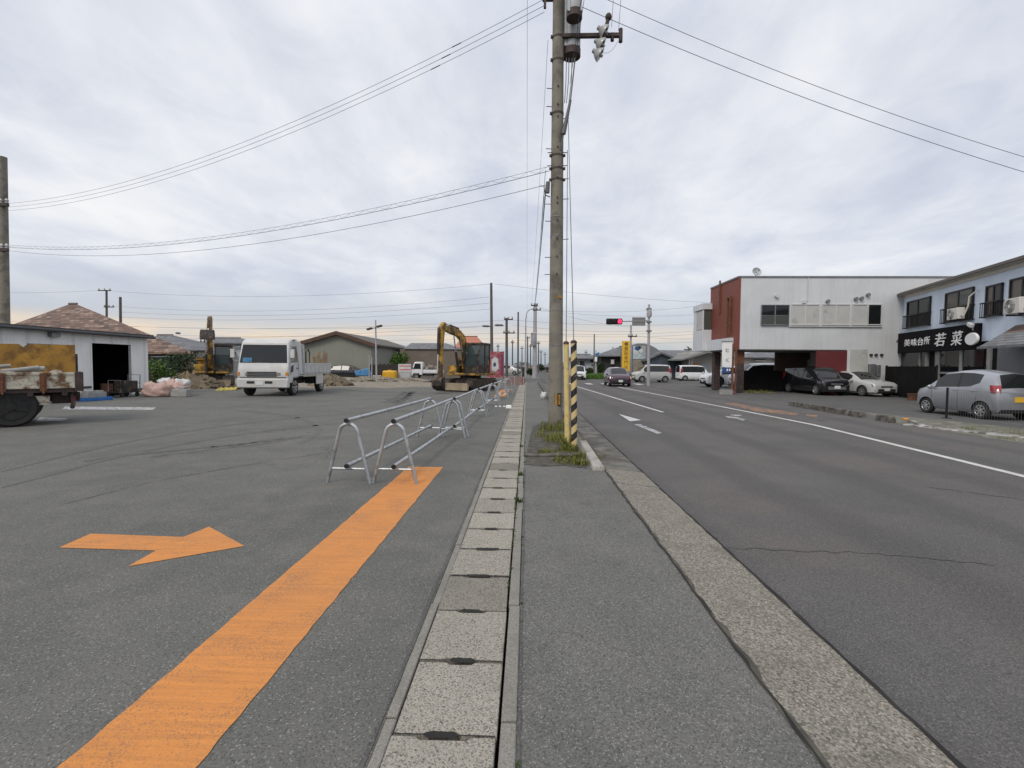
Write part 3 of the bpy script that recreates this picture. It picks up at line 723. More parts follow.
for py in (200, 222, 205, 240, 258, 275, 180, 90, 150, 120, 108):
    z = A(557, py, PY).z; s = -1 if py % 20 else 1
    m.cyl(onpole(z)+Vector((s*rad(z)*.9, -.03, 0)), onpole(z)+Vector((s*(rad(z)+.13), -.05, 0)), .009, n=6)
    m.cyl(onpole(z)+Vector((0, -rad(z)+.01, 0)), onpole(z)+Vector((0, -rad(z)-.03, 0)), .02, n=6)
m.build('step_bolt', 'rustdark', t, world=True)
# number plate (black and yellow)
c = A(557.7, 399.5, PY-.19)
m = MB(); m.box(c, (.17, .02, .32)); o = m.build('number_plate', 'cap', t, world=True)
m = MB(); m.box(c+Vector((-.035, -.012, 0)), (.05, .012, .26)); m.box(c+Vector((.04, -.012, 0)), (.05, .012, .26)); m.build('yellow_strip', 'yboard', o, world=False).location = (0, 0, 0)
o.children[0].data.transform(Matrix.Translation(-base))
m = MB(); zc = A(557, 298, PY).z
m.box(onpole(zc)+Vector((.07, -rad(zc)*.93, 0)), (.13, .03, .07)); m.build('amber_tag', 'yboard', t, world=True)
# transformer cans
def can(px0, px1, pyb, pyt, dy, name):
    Y = PY+dy; b = A((px0+px1)/2, pyb, Y); tp = A((px0+px1)/2, pyt, Y); r = (px1-px0)/2/F*Y; z0, z1 = b.z, tp.z; c = (b.x+tp.x)/2
    m = MB(); m.lathe([(r*.55, z0+.03), (r*.9, z0+.05), (r*.96, z0+.13), (r, z0+.15), (r, z1-.06), (r*.8, z1)], 'z', (c, Y, 0), 24); o = m.build(name, 'tank', t, world=True)
    m = MB(); m.lathe([(r*.86, z0+.02), (r*1.03, z0), (r*1.03, z0+.16), (r*.95, z0+.165)], 'z', (c, Y, 0), 24)
    q = m.build('bottom_rim', 'rustdark', o, world=False); q.data.transform(Matrix.Translation(-base))
    for s in (-1, 0, 1):
        m = MB(); m.box((c+s*r*.75, Y-r*.72, (z0+z1)/2), (.05, .05, (z1-z0)*.85)); q = m.build('cooling_fin', 'tank', o); q.data.transform(Matrix.Translation(-base))
can(563.5, 580.5, 57, -34, .12, 'transformer')
can(567, 582, 19, -30, -.34, 'switch_can')
m = MB(); a = A(557, 36, PY-.1); b = A(621.5, 35.5, PY-.1); m.box((a+b)/2, (b.x-a.x, .09, .09)); m.cyl(b+Vector((-.02, 0, .16)), b+Vector((-.02, 0, -.16)), .05, n=8)
m.cyl(b+Vector((-.22, 0, .06)), b+Vector((-.22, 0, -.13)), .045, n=8)
cr = m.build('crossarm', 'rustdark', t, world=True, bev=.01)
m = MB(); a = A(608.5, 17, PY-.2); b = A(601, 50, PY-.2); m.tube([a, b], .045, 8); m.ball(a, (.08, .08, .09), 6); m.ball(b, (.06, .06, .06), 6); m.build('tilted_bar', 'rustdark', t, world=True)
for px, py, tx, ty in ((602, 30, .12, .20), (599, 43, .16, .15), (597, 53, .14, .12)):
    m = MB(); c = A(px, py, PY-.22); q = Vector((-.8, 0, .5)).to_track_quat('Z', 'Y').to_matrix()
    m.lathe([(.03, .16), (.06, .15), (.07, .08), (.15, .0), (.20, -.09), (.205, -.12), (.12, -.10), (.05, -.08), (.04, -.2)], 'z', (0, 0, 0), 14)
    m.bm.transform(Matrix.Translation(c) @ q.to_4x4() @ Matrix.Scale(.8, 4)); m.build('insulator', 'ceramic', t, world=True)
m = MB(); a = A(545, 1, PY-.1); b = A(556, 3, PY); m.box((a+b)/2+Vector((0, 0, .06)), ((b-a).length+.1, .07, .07)); m.box(a+Vector((0, 0, -.02)), (.06, .06, .30)); m.build('side_bracket', 'rustdark', t, world=True)
m = MB(); m.tube([A(570.5, 100, PY-.2), A(563.5, 134, PY-.2)], [.03, .055], 8); m.tube([A(570.5, 100, PY-.2), A(573, 78, PY-.1), A(575, 58, PY)], .018, 6); m.tube([A(563.5, 133, PY-.2), A(561, 150, PY-.18)], .02, 6); m.build('cable_joint', 'wire', t, world=True)
m = MB(); m.tube([A(548, 182, PY-.16), A(547.5, 193, PY-.16)], .05, 8); m.tube([A(540, 186, PY-.16), A(544, 186, PY-.16), A(545, 195, PY-.16), A(550, 197, PY-.12)], .014, 6); m.build('drop_box', 'wire', t, world=True)
m = MB()
for i, dx in enumerate((566.5, 569, 572)): m.tube([A(dx, 58, PY), A(dx-.5, 80, PY-.05), A(dx-2-i*.6, 103, PY-.1)], .010, 5)
m.build('lead_wire', 'wire', t, world=True)

# guards with their guy wires
gl = ('cream sleeve', 'striped')
for px, matn, lab, top in ((567.6, 'cream_guard', 'plain cream guy wire guard tube standing against the striped one', (567.5, 150)), (574.2, 'guard', 'black and cream striped guy wire guard tube standing in the weeds', (568, 112))):
    b = G(px, 448.5); b.z = 0
    if matn == 'cream_guard': b.y += .03
    t = thing('guy_wire_guard', lab, 'guy wire guard', b)
    tp = A(px-.5 if matn == 'guard' else px-1.5, 342.5 if matn == 'guard' else 343.5, b.y)-b
    r = .056 if matn == 'guard' else .05
    m = MB(); m.tube([(0, 0, -.02), tp*.5, tp], r, 16); m.build('sleeve', matn, t)
    m = MB(); m.tube([tp+Vector((0, 0, -.015)), tp+Vector((0, 0, .02)), tp+Vector((0, 0, .045))], [r+.004, r+.004, r*.5], 16); m.build('top_cap', 'rustdark', t)
    w = A(*top, PY-.1)-b
    m = MB(); m.tube([tp, w], .009, 5); m.build('guy_wire', 'wire', t)

# ------------------------------------------------------------------ other poles
def pole(name, label, px, top, base_pt, r0, r1, mat, arms=(), group='distant utility poles', cans=()):
    t = thing(name, label, 'utility pole', base_pt, 0, group)
    Y = base_pt.y; tp = A(px, top, Y)
    m = MB(); m.tube([base_pt, base_pt.lerp(tp, .5), tp], [r0, (r0+r1)/2, r1], 12); m.build('shaft', mat, t, world=True)
    for (ax0, ax1, ay) in arms:
        a = A(ax0, ay, Y-.15); b = A(ax1, ay, Y-.15)
        m = MB(); m.box((a+b)/2, (b.x-a.x, .12, .12)); o = m.build('crossarm', 'rustdark', t, world=True)
        k = 3
        for i in range(k):
            m = MB(); c = a.lerp(b, (i+.2)/(k-.6)); m.lathe([(.05, .05), (.09, .1), (.05, .16), (.09, .2), (.04, .3)], 'z', c, 8); m.bm.transform(Matrix.Translation(-base_pt)); m.build('insulator', 'ceramic', o)
    for (cx, cy0, cy1, rr) in cans:
        b = A(cx, cy1, Y-.2); u = A(cx, cy0, Y-.2); m = MB(); m.lathe([(rr*.8, b.z), (rr, b.z+.1), (rr, u.z), (rr*.6, u.z+.08)], 'z', (b.x, Y-.2, 0), 12); m.build('transformer', 'tank', t, world=True)
    return t
lp = G(5, 395); lp = A(5.5, 392, 22.2); lp.z = 0
pole('utility_pole', 'concrete utility pole at the far left behind the white shed', 2.5, 157, lp, .215, .17, 'pole', ((-6, 8, 205), (-4, 8, 250)))
def gp(px, Y, z=0): 
    p = A(px, 372, Y); p.z = z; return p
pole('utility_pole', 'slim dark pole rising behind the yellow excavator near the red banner', 491.2, 283, gp(492, 47), .17, .12, 'poledark')
pole('utility_pole', 'dark concrete pole with two crossarms right of the red banner', 506.6, 318, gp(506.8, 52), .17, .13, 'poledark', ((504, 513, 319.5), (503, 515, 333)))
pole('utility_pole', 'thin dark pole without arms between the crossarm pole and the lamp', 518.2, 312, gp(518, 62), .12, .1, 'poledark')
pole('utility_pole', 'next pale utility pole along the sidewalk, cables running into its top', 535.2, 303.5, gp(534.6, 55), .28, .18, 'polepale', ((533, 541, 310), (531, 538, 305.5)), cans=((533.5, 333, 346, .32),))
pole('utility_pole', 'small pole far down the road beside the curved lamp', 527.6, 336, gp(527.6, 80), .13, .1, 'poledark', ((525.5, 530, 338),))
pole('utility_pole', 'short crossarm pole peeking over the brown tile roof', 106.5, 290, gp(107, 62), .16, .12, 'poledark', ((98, 111, 290.5), (104, 114, 307)))
pole('utility_pole', 'bare dark pole peeking over the brown tile roof', 120.3, 297, gp(121, 60), .17, .15, 'poledark')
pole('utility_pole', 'grey pole with small crossarm beside the yellow sign tower', 631, 325, gp(630.5, 54, ZR), .14, .11, 'polepale', ((628, 637, 336.5),))
pole('utility_pole', 'slim tall pole rising over the white house across the junction', 594.3, 334, gp(594, 70), .11, .08, 'poledark')
for px, top, Y in ((541, 350, 130), (606, 352, 140), (580, 356, 150)):
    pole('utility_pole', 'tiny utility pole far off near the horizon above the road', px, top, gp(px, Y), .16, .12, 'poledark', ((px-2, px+2, top+2),))

# street lamp with a curved arm
b = gp(525.5, 58); t = thing('street_lamp', 'curved grey street lamp arching toward the road ahead', 'street lamp', b)
P = [b, A(525.7, 330, 58), A(525.9, 319, 58), A(526.7, 313, 58), A(529, 310, 58), A(532, 309, 58)]
m = MB(); m.tube(P, [.10, .08, .07, .06, .055, .05], 8); m.build('mast', 'polepale', t, world=True)
m = MB(); m.box(A(533.8, 309, 58), (.6, .25, .14)); m.build('lamp_head', 'tank', t, world=True, bev=.04)
b = gp(376.5, 40); t = thing('yard_light', 'tall pale yard pole with two floodlights before the grey warehouse', 'light pole', b)
m = MB(); m.tube([b, A(376, 346, 40), A(375.6, 320, 40)], [.075, .07, .055], 10); m.build('mast', 'polepale', t, world=True)
m = MB(); m.tube([A(369, 329, 39.9), A(381, 326.5, 39.9)], .03, 6); m.build('bracket', 'rustdark', t, world=True)
for a, c in ((369.5, 328.8), (379.5, 326.2)):
    m = MB(); m.box(A(a, c, 39.7), (.45, .3, .16), rot=(0, -.25, 0)); m.build('floodlight', 'rustdark', t, world=True, bev=.03)
for px, top in ((369.3, 355), (371.8, 357)):
    b = gp(px, 41.5); m = MB(); m.tube([(0, 0, 0), A(px, top, 41.5)-b], .045, 8); o = m.build('thin_post', 'polepale'); o.location = b
    tag(o, 'slim white post standing left of the yard light pole', 'post', 'slim white posts')

# ------------------------------------------------------------------ cables
def cable(label, p, q, sag, r=.011, group=None, n=24, name='overhead_wire', coil=0, sleeve=None):
    r *= .55
    P = []
    for i in range(n+1):
        u = i/n; v = p.lerp(q, u); v.z -= 4*sag*u*(1-u); P.append(v)
    m = MB(); m.tube(P, r, 5)
    if coil:
        C_ = []
        for i in range(n*coil+1):
            u = i/(n*coil); v = p.lerp(q, u); v.z -= 4*sag*u*(1-u)
            a = u*2*PI*n*coil/6; v += Vector((.25*math.cos(a)*.1, .25*math.sin(a)*.1, .07+.055*math.sin(a))); C_.append(v)
        m.tube(C_, r*.45, 3)
        Q_ = [v+Vector((0, 0, .11)) for v in P]; m.tube(Q_, r*.6, 4)
    if sleeve:
        u0, u1 = sleeve; S_ = []
        for i in range(4):
            u = u0+(u1-u0)*i/3; v = p.lerp(q, u); v.z -= 4*sag*u*(1-u); S_.append(v)
        m.tube(S_, r*2.2, 6)
    o = m.build(name, 'wire', sharp=0); return tag(o, label, 'cable', group)
for k in range(3):
    cable('one of three parallel thin wires rising from the far left pole to the big pole', A(8, 203.5+k*3.6, 22.2), A(544.5, -1+k*6.5, PY-.1), .97, .010, 'three parallel upper wires', sleeve=(.905-.012*k, .915-.012*k))
cable('thick coil-wrapped cable from the far left pole to the big pole', A(7, 247, 22.2), A(549, 171, PY-.15), .75, .014, 'lower cables', 40, coil=8)
cable('lowest plain cable from the far left pole to the big pole', A(7, 250.5, 22.2), A(546, 185, PY-.15), .82, .012, 'lower cables')
cable('upper of two wires sweeping right across the sky from the big pole', A(599, -4, PY), Vector((21.0, 14.0, A(1204, 222, 14).z)), .55, .012, 'wires crossing the road')
cable('lower of two wires sweeping right across the sky from the big pole', A(582, 7, PY), Vector((21.0, 14.0, A(1204, 238, 14).z)), .52, .013, 'wires crossing the road')
y55 = 55
for k, (a, b, s, r) in enumerate((((546, 186), (534.6, 306), .5, .030), ((544, 196), (533.5, 309), .6, .012), ((545.5, 170), (535, 304), .3, .012), ((548, 40), (531.5, 305), .5, .009))):
    cable(['thick black cable bundle running along the sidewalk to the next pale pole', 'slack thin wire below the thick bundle running to the next pale pole', 'taut thin wire just above the thick bundle running to the next pale pole', 'thin wire from under the transformer to the next pale pole', 'highest thin wire from the big pole top to the next pale pole'][k],
          A(*a, PY+.1), A(*b, y55), s, r, 'wires along the sidewalk', 30)
cable('faint vertical-looking wire passing overhead along the gutter line', A(527.3, -30, 11), A(527, 336, 80), .1, .008, 'wires along the sidewalk', 30)
for k, (px, py) in enumerate(((570, 84), (574, 70), (578, 20))):
    cable(['lead wire rising from the black cable joint over the camera', 'thin wire rising beside the transformer over the camera', 'thin wire rising right of the switch can over the camera'][k], A(px, py, PY-.2), Vector((1.25+k*.25, -14, 13+k)), .1, .010, 'wires passing overhead')
for k, (px, py) in enumerate(((611.5, 27), (618.5, 31))):
    cable(['thin lead climbing from the tilted bar on the crossarm', 'thin lead climbing from the tip of the crossarm'][k], A(px, py, PY-.2), Vector((2.0+k*.2, PY-1.3, 13.5)), .02, .009, 'crossarm leads', 4)
cable('curved jumper hanging under the crossarm tip', A(618, 41, PY-.15), A(602, 52, PY-.2), .12, .008, None, 10)
# spans on the horizon
hz = [((-20, 292), (106.5, 290), 62, 62, .2), ((106.5, 290.5), (491, 284), 62, 47, 1.0), ((114, 306), (489, 297), 62, 47, 1.0), ((120, 312), (491, 303), 60, 47, .8), ((121, 326), (506, 320), 60, 52, .6), ((60, 331), (506, 333), 70, 52, .6), ((140, 340), (491, 326), 70, 47, .3),
      ((120, 317), (491, 309), 60, 47, .7), ((-20, 320), (506, 326), 65, 52, .7), ((130, 336), (518, 338), 70, 62, .5), ((130, 344), (518, 343), 80, 62, .4), ((513, 333), (720, 329), 52, 60, .4), ((518, 340), (720, 341), 62, 66, .4), ((513, 325), (648, 331), 52, 45, .3),
      ((495, 284), (1000, 297), 47, 60, 1.5), ((515, 333), (700, 334), 52, 60, .4), ((513, 320), (720, 322), 52, 60, .5), ((541, 310), (720, 303), 55, 62, .6), ((637, 336), (705, 338), 54, 52, .2), ((536, 306), (631, 327), 55, 54, .4), ((541, 311), (720, 313), 55, 62, .5)]
for k, (a, b, ya, yb, s) in enumerate(hz):
    cable('thin distant wire crossing low over the horizon between far poles', A(*a, ya), A(*b, yb), s, .020, 'distant wires over the horizon', 16)
for px, py, w in ((486, 326, 8), (499, 325, 9), (551.5, 343.5, 4), (178, 333, 5)):
    a = A(px-w/2, py, 46.8); b = A(px+w/2, py+.3, 46.8)
    m = MB(); m.tube([a, a.lerp(b, .2), a.lerp(b, .8), b], [.05, .10, .10, .05], 8); o = m.build('cable_closure', 'wire')
    tag(o, 'black sausage-shaped cable closure hanging on a distant wire', 'cable closure', 'cable closures on distant wires')

# ------------------------------------------------------------------ cars
TYPES = {
 'hatch': [(0, .22, .40, .44, .80, .70, 'n'), (.012, .16, .44, .50, .90, .80, 'n'), (.05, .13, .50, .57, .97, .88, 'n'), (.17, .12, .585, .65, 1, .84, 'ws'), (.27, .12, .60, .83, 1, .79, 'wsw'), (.36, .12, .62, .955, 1, .75, 'win'), (.55, .12, .635, 1, 1, .74, 'pil'), (.58, .12, .638, 1, 1, .74, 'win'), (.70, .12, .655, .995, 1, .73, 'wink'), (.81, .12, .735, .965, 1, .72, 'n'), (.93, .13, .66, .92, .985, .70, 'rw'), (.985, .15, .58, .64, .96, .84, 'n'), (1, .22, .48, .56, .92, .82, 'end')],
 'van': [(0, .2, .42, .46, .82, .72, 'n'), (.012, .14, .46, .52, .93, .82, 'n'), (.05, .12, .52, .58, .98, .86, 'n'), (.14, .12, .56, .61, 1, .84, 'ws'), (.22, .12, .58, .83, 1, .80, 'wsw'), (.29, .12, .59, .96, 1, .78, 'win'), (.46, .12, .60, 1, 1, .78, 'pil'), (.475, .12, .60, 1, 1, .78, 'win'), (.70, .12, .60, 1, 1, .78, 'pil'), (.715, .12, .60, 1, 1, .78, 'win'), (.93, .12, .60, .985, 1, .77, 'n'), (.965, .13, .60, .96, .99, .76, 'rw'), (.992, .14, .56, .60, .97, .84, 'n'), (1, .2, .5, .55, .93, .82, 'end')],
 'sedan': [(0, .2, .40, .44, .74, .66, 'n'), (.015, .14, .46, .51, .87, .76, 'n'), (.06, .12, .52, .58, .96, .82, 'n'), (.24, .12, .60, .66, 1, .80, 'ws'), (.35, .12, .62, .87, 1, .74, 'wsw'), (.43, .12, .63, .97, 1, .71, 'win'), (.58, .12, .63, 1, 1, .70, 'pil'), (.60, .12, .63, 1, 1, .70, 'win'), (.78, .12, .65, .94, 1, .69, 'n'), (.86, .12, .67, .89, .99, .69, 'rw'), (.97, .14, .65, .70, .94, .76, 'n'), (1, .24, .54, .61, .86, .70, 'end')],
 'onebox': [(0, .2, .42, .46, .88, .80, 'n'), (.01, .12, .46, .52, .96, .88, 'n'), (.06, .11, .50, .58, 1, .88, 'ws'), (.16, .11, .54, .86, 1, .84, 'wsw'), (.21, .11, .54, .97, 1, .82, 'win'), (.38, .11, .55, 1, 1, .82, 'pil'), (.395, .11, .55, 1, 1, .82, 'win'), (.64, .11, .55, 1, 1, .82, 'pil'), (.655, .11, .55, 1, 1, .82, 'win'), (.93, .11, .55, .99, 1, .82, 'n'), (.985, .12, .54, .97, .99, .82, 'rw'), (.998, .13, .5, .54, .98, .9, 'n'), (1, .2, .46, .5, .96, .88, 'end')],
}
def wheel_set(parent, xs, ys, r, w, rim='rim', spokes=7, dual=False):
    first = None
    for x in xs:
        for s in (-1, 1):
            y = s*(ys-w/2)
            if first is None:
                m = MB(); m.lathe([(r*.62, -w*.45), (r*.90, -w*.5), (r*.985, -w*.36), (r, -w*.2), (r, w*.2), (r*.985, w*.36), (r*.90, w*.5), (r*.62, w*.45)], 'y', (0, 0, 0), 28)
                o = m.build('wheel', 'tyre', parent); first = o
                m = MB(); m.lathe([(r*.66, w*.30), (r*.66, w*.475), (r*.60, w*.485), (r*.57, w*.40), (r*.20, w*.44), (r*.17, w*.5), (.001, w*.51)], 'y', (0, 0, 0), 24, ms=[0, 0, 0, 1, 0, 0])
                for k in range(spokes):
                    a = 2*PI*k/spokes; q = Euler((0, a, 0)).to_matrix()
                    m.box(q @ Vector((r*.38, w*.45, 0)), (r*.44, w*.07, r*.17), rot=q)
                m.build('rim', [rim, 'trim'], o)
            else:
                o = first.copy(); COL.objects.link(o)
                for c in first.children: d = c.copy(); COL.objects.link(d); d.parent = o
            o.location = (x, y, r); o.rotation_euler = (0, rg.uniform(0, 1), 0 if s > 0 else PI)
def car(name, label, cat, loc, heading, kind, L, W, H, paint, plates=('plate', 'plate'), wr=.29, rim='rim', fx=.17, rx=.82, detail=True, glass='glasscar', group=None, lit=None, darktop=False):
    t = thing(name, label, cat, loc, heading, group)
    st = TYPES[kind]; rows = []; hw = W/2
    for (x, zb, zt, tp, wf, wt, tg) in st:
        X = L/2-x*L; zb, zt, tp = zb*H, zt*H, tp*H; w = hw*wf; wtp = hw*wt; gh = tp-zt
        d5 = min(.06*H, .35*gh); y5 = wtp+(w*.97-wtp)*(d5/gh)*.7
        half = [(0, zb), (.86*w, zb), (w*.985, zb+.16*(zt-zb)), (w, zb+.55*(zt-zb)), (w*.985, zb+.85*(zt-zb)), (w*.955, zt), (y5, tp-d5), (wtp*.86, tp-.3*d5), (0, tp+.012*H)]
        rows.append((X, half, tg))
    bm = bmesh.new(); V = []
    for X, half, tg in rows:
        ring = [(X, y, z) for y, z in half]+[(X, -y, z) for y, z in half[-2:0:-1]]
        V.append([bm.verts.new(p) for p in ring])
    n = len(V[0]); Hn = len(rows[0][1])
    for i in range(len(V)-1):
        tg = rows[i][2]
        for j in range(n):
            f = bm.faces.new((V[i][j], V[i][(j+1) % n], V[i+1][(j+1) % n], V[i+1][j])); f.smooth = True
            k = j if j < Hn-1 else n-1-j       # symmetric strip index
            mi = 0
            if k == 5 and tg in ('win', 'wsw', 'wink'): mi = 1 if tg != 'wsw' else 1
            if k == 5 and tg == 'pil': mi = 2
            if k == 7 and tg in ('ws', 'wsw'): mi = 3
            if k == 7 and tg == 'rw': mi = 4
            if k == 0: mi = 2
            f.material_index = mi
    bm.faces.new(V[0]); bm.faces.new(V[-1][::-1])
    bmesh.ops.recalc_face_normals(bm, faces=bm.faces)
    me = bpy.data.meshes.new('body'); bm.to_mesh(me); bm.free()
    for mm in (paint, glass, 'trim', glass, glass): me.materials.append(MT[mm])
    tmp = bpy.data.objects.new('tmp', me); COL.objects.link(tmp)
    cut = MB()
    ax = (L/2-fx*L, L/2-rx*L)
    for x in ax:
        for s in (-1, 1): cut.lathe([(wr*1.14, s*(hw-.26)), (wr*1.14, s*(hw+.2))], 'y', (x, 0, wr*1.02), 28, m=2)
    bmesh.ops.recalc_face_normals(cut.bm, faces=cut.bm.faces)
    co = cut.build('cut', [paint, glass, 'trim'], sharp=0)
    md = tmp.modifiers.new('b', 'BOOLEAN'); md.operation = 'DIFFERENCE'; md.solver = 'EXACT'; md.object = co
    dg = bpy.context.evaluated_depsgraph_get(); dg.update()
    res = bpy.data.meshes.new_from_object(tmp.evaluated_get(dg))
    bpy.data.objects.remove(tmp); bpy.data.objects.remove(co)
    def part(nm, keep, side=None):
        b2 = bmesh.new(); b2.from_mesh(res)
        kill = [f for f in b2.faces if f.material_index not in keep or (side and f.calc_center_median().y*side < 0)]
        bmesh.ops.delete(b2, geom=kill, context='FACES')
        if not b2.faces: b2.free(); return None
        m2 = bpy.data.meshes.new(nm); b2.to_mesh(m2); b2.free()
        for mm in (paint, glass, 'trim', glass, glass): m2.materials.append(MT[mm])
        m2.set_sharp_from_angle(angle=R(38))
        o = bpy.data.objects.new(nm, m2); COL.objects.link(o); o.parent = t; return o
    body = part('body', (0, 2)); part('side_window', (1,), 1); part('side_window', (1,), -1); part('windshield', (3,)); part('rear_window', (4,))
    wheel_set(t, ax, hw-.005, wr, .17 if W < 1.55 else .20, rim)
    zb = st[3][2]*H
    for s in (-1, 1):
        y = s*hw*.66
        m = MB(); m.hull2([(L/2-.045-.0*L, s*hw*.42, .385*H), (L/2-.20, s*hw*.90, .43*H), (L/2-.24, s*hw*.90, .51*H), (L/2-.07, s*hw*.42, .445*H)],
                          [(L/2-.002, s*hw*.42, .385*H), (L/2-.09, s*hw*.955, .43*H), (L/2-.15, s*hw*.955, .505*H), (L/2-.025, s*hw*.42, .445*H)])
        m.build('headlight', ('lit_white' if lit and s == lit[0] else ('lit_amber' if lit and len(lit) > 1 else 'clearlens')), t, bev=.01)
        zr0, zr1 = (.53, .70) if kind == 'hatch' else ((.50, .80) if kind in ('van', 'onebox') else (.50, .60))
        xr = -L/2
        m = MB(); m.hull2([(xr+.16, s*hw*.80, zr0*H), (xr+.30, s*hw*.96, zr0*H+.02), (xr+.34, s*hw*.90, zr1*H), (xr+.18, s*hw*.72, zr1*H)],
                          [(xr-.015, s*hw*.80, zr0*H), (xr+.07, s*hw*1.0, zr0*H+.02), (xr+.16, s*hw*.975, zr1*H), (xr+.02, s*hw*.76, zr1*H)])
        m.build('tail_light', 'redlight', t, bev=.012)
        xm = L/2-(st[3][0]+.075)*L
        m = MB(); m.ball((xm, s*(hw+.07), zb+.04), (.06, .095, .075), 6); m.cyl((xm, s*hw*.9, zb), (xm, s*(hw+.05), zb+.02), .02, n=6); m.build('wing_mirror', paint if paint != 'maroon' else 'trim', t)
    m = MB(); m.box((L/2-.0, 0, .40*H), (.05, W*.42, .045*H)); m.box((L/2-.005, 0, .26*H), (.06, W*.62, .10*H)); m.build('grille', 'steel' if kind == 'van' else 'trim', t, bev=.01)
    m = MB(); m.box((L/2+.03, 0, .30*H), (.015, .33, .165)); m.build('number_plate', plates[0], t)
    m = MB(); m.box((-L/2-.005, 0, (.42 if kind == 'hatch' else .46)*H), (.03, .33, .165)); m.build('number_plate', plates[1], t)
    if kind != 'hatch': m = MB(); m.box((-L/2+.05, 0, .22*H), (.12, W*.80, .14*H)); m.build('rear_bumper', paint, t, bev=.04)
    if detail:
        xs = [s_ for s_ in st]
        seams = [st[3][0]+.07, .57 if kind != 'van' else .467, .78 if kind in ('hatch', 'sedan') else .708]
        for s in (-1, 1):
            m = MB()
            for f in seams[:3]:
                X = L/2-f*L; z1 = st[6][2]*H; z0 = .18*H
                m.tube([(X, s*(hw*.99+.001), z0), (X, s*(hw*1.0+.001), z0+.5*(z1-z0)), (X, s*(hw*.985+.002), z0+.83*(z1-z0)), (X, s*(hw*.957+.001), z1)], .004, 4)
            m.build('door_seam', 'trim', t)
            for f in (seams[1]-.035, seams[2]-.035):
                X = L/2-f*L; m = MB(); m.box((X, s*(hw*.985+.012), st[6][2]*H-.10), (.15, .025, .028)); m.build('door_handle', paint, t, bev=.008)
    return t
up = math.pi/2
# silver kei car
fwp = G(924.4, 412.6, ZR); rwp = G(980.3, 419.2, ZR)
hd = math.atan2((fwp-rwp).y, (fwp-rwp).x)
L = 3.4; hv = Vector((math.cos(hd), math.sin(hd), 0)); rv = Vector((hv.y, -hv.x, 0)); mid = (fwp+rwp)/2
car('compact_car', 'silver compact hatchback with yellow rear plate parked behind the wire fence across the road', 'car', mid+rv*.70-hv*.02, hd, 'hatch', 3.05, 1.44, 1.57, 'silver', ('yplate', 'yplate'), .275, fx=.165, rx=.83)
# black minivan
a = G(816, 395.2, ZR); car('minivan', 'glossy black minivan parked nose out beneath the white building', 'minivan', Vector((a.x+.74, a.y+1.5, ZR)), -up+.03, 'van', 4.2, 1.60, 1.66, 'blackpaint', wr=.31)
a = G(880, 397, ZR); car('sedan', 'pearl white sedan parked nose out beside the black minivan', 'car', Vector((a.x-.1, a.y+2.0, ZR)), -up+.17, 'sedan', 4.3, 1.72, 1.42, 'pearl', wr=.30)
# behind the pillars
a = G(722, 387.5, ZR); car('suv', 'white crossover with dark wheels half hidden by the sign pole and pillars', 'car', Vector((a.x+.95, a.y+1.0, ZR)), PI+.05, 'hatch', 4.2, 1.8, 1.66, 'white', wr=.42, rim='rimdark', fx=.2, detail=False)
a = G(762, 386, ZR); car('minivan', 'white minivan parked deep under the white building, roof showing above the black fence panel', 'minivan', Vector((A(757, 380, 34).x+.2, 34.0, ZR)), PI, 'van', 4.0, 1.7, 1.86, 'white', wr=.31, detail=False)
a = G(691, 381, ZR); car('kei_van', 'white box-shaped kei van side-on in front of the orange shop panel', 'van', Vector((a.x+.4, a.y+.8, ZR)), .04, 'onebox', 3.3, 1.48, 1.72, 'white', wr=.29, detail=False)
a = G(653, 382.5, ZR); car('passenger_van', 'pale grey van side-on behind the traffic light pole', 'van', Vector((a.x, a.y+.8, ZR)), PI+.12, 'van', 3.6, 1.6, 1.75, 'pearl', wr=.31, rim='rim', detail=False)
a = G(620.5, 386.6, ZR); car('oncoming_car', 'dark maroon car coming toward the camera with one headlight glowing', 'car', Vector((a.x, a.y+1.6, ZR)), -up-.03, 'hatch', 3.9, 1.70, 1.50, 'maroon', wr=.31, detail=False, lit=(-1, 1))
a = G(579.5, 380, ZR); car('kei_van', 'white car half hidden behind the striped guard, waiting at the junction', 'car', Vector((a.x, a.y+1.6, ZR)), -up, 'onebox', 3.3, 1.48, 1.6, 'white', wr=.28, detail=False)
a = A(349, 377, 47); car('sedan', 'black car parked in front of the grey warehouse', 'car', Vector((a.x-.3, 47.5, 0)), .05, 'sedan', 4.5, 1.75, 1.45, 'blackpaint', wr=.32, detail=False)
a = A(508.5, 372, 72); car('far_car', 'small pale blue car far off beside the red banner', 'car', Vector((a.x, 72, 0)), -.3, 'hatch', 3.6, 1.6, 1.6, 'pearl', wr=.3, detail=False)

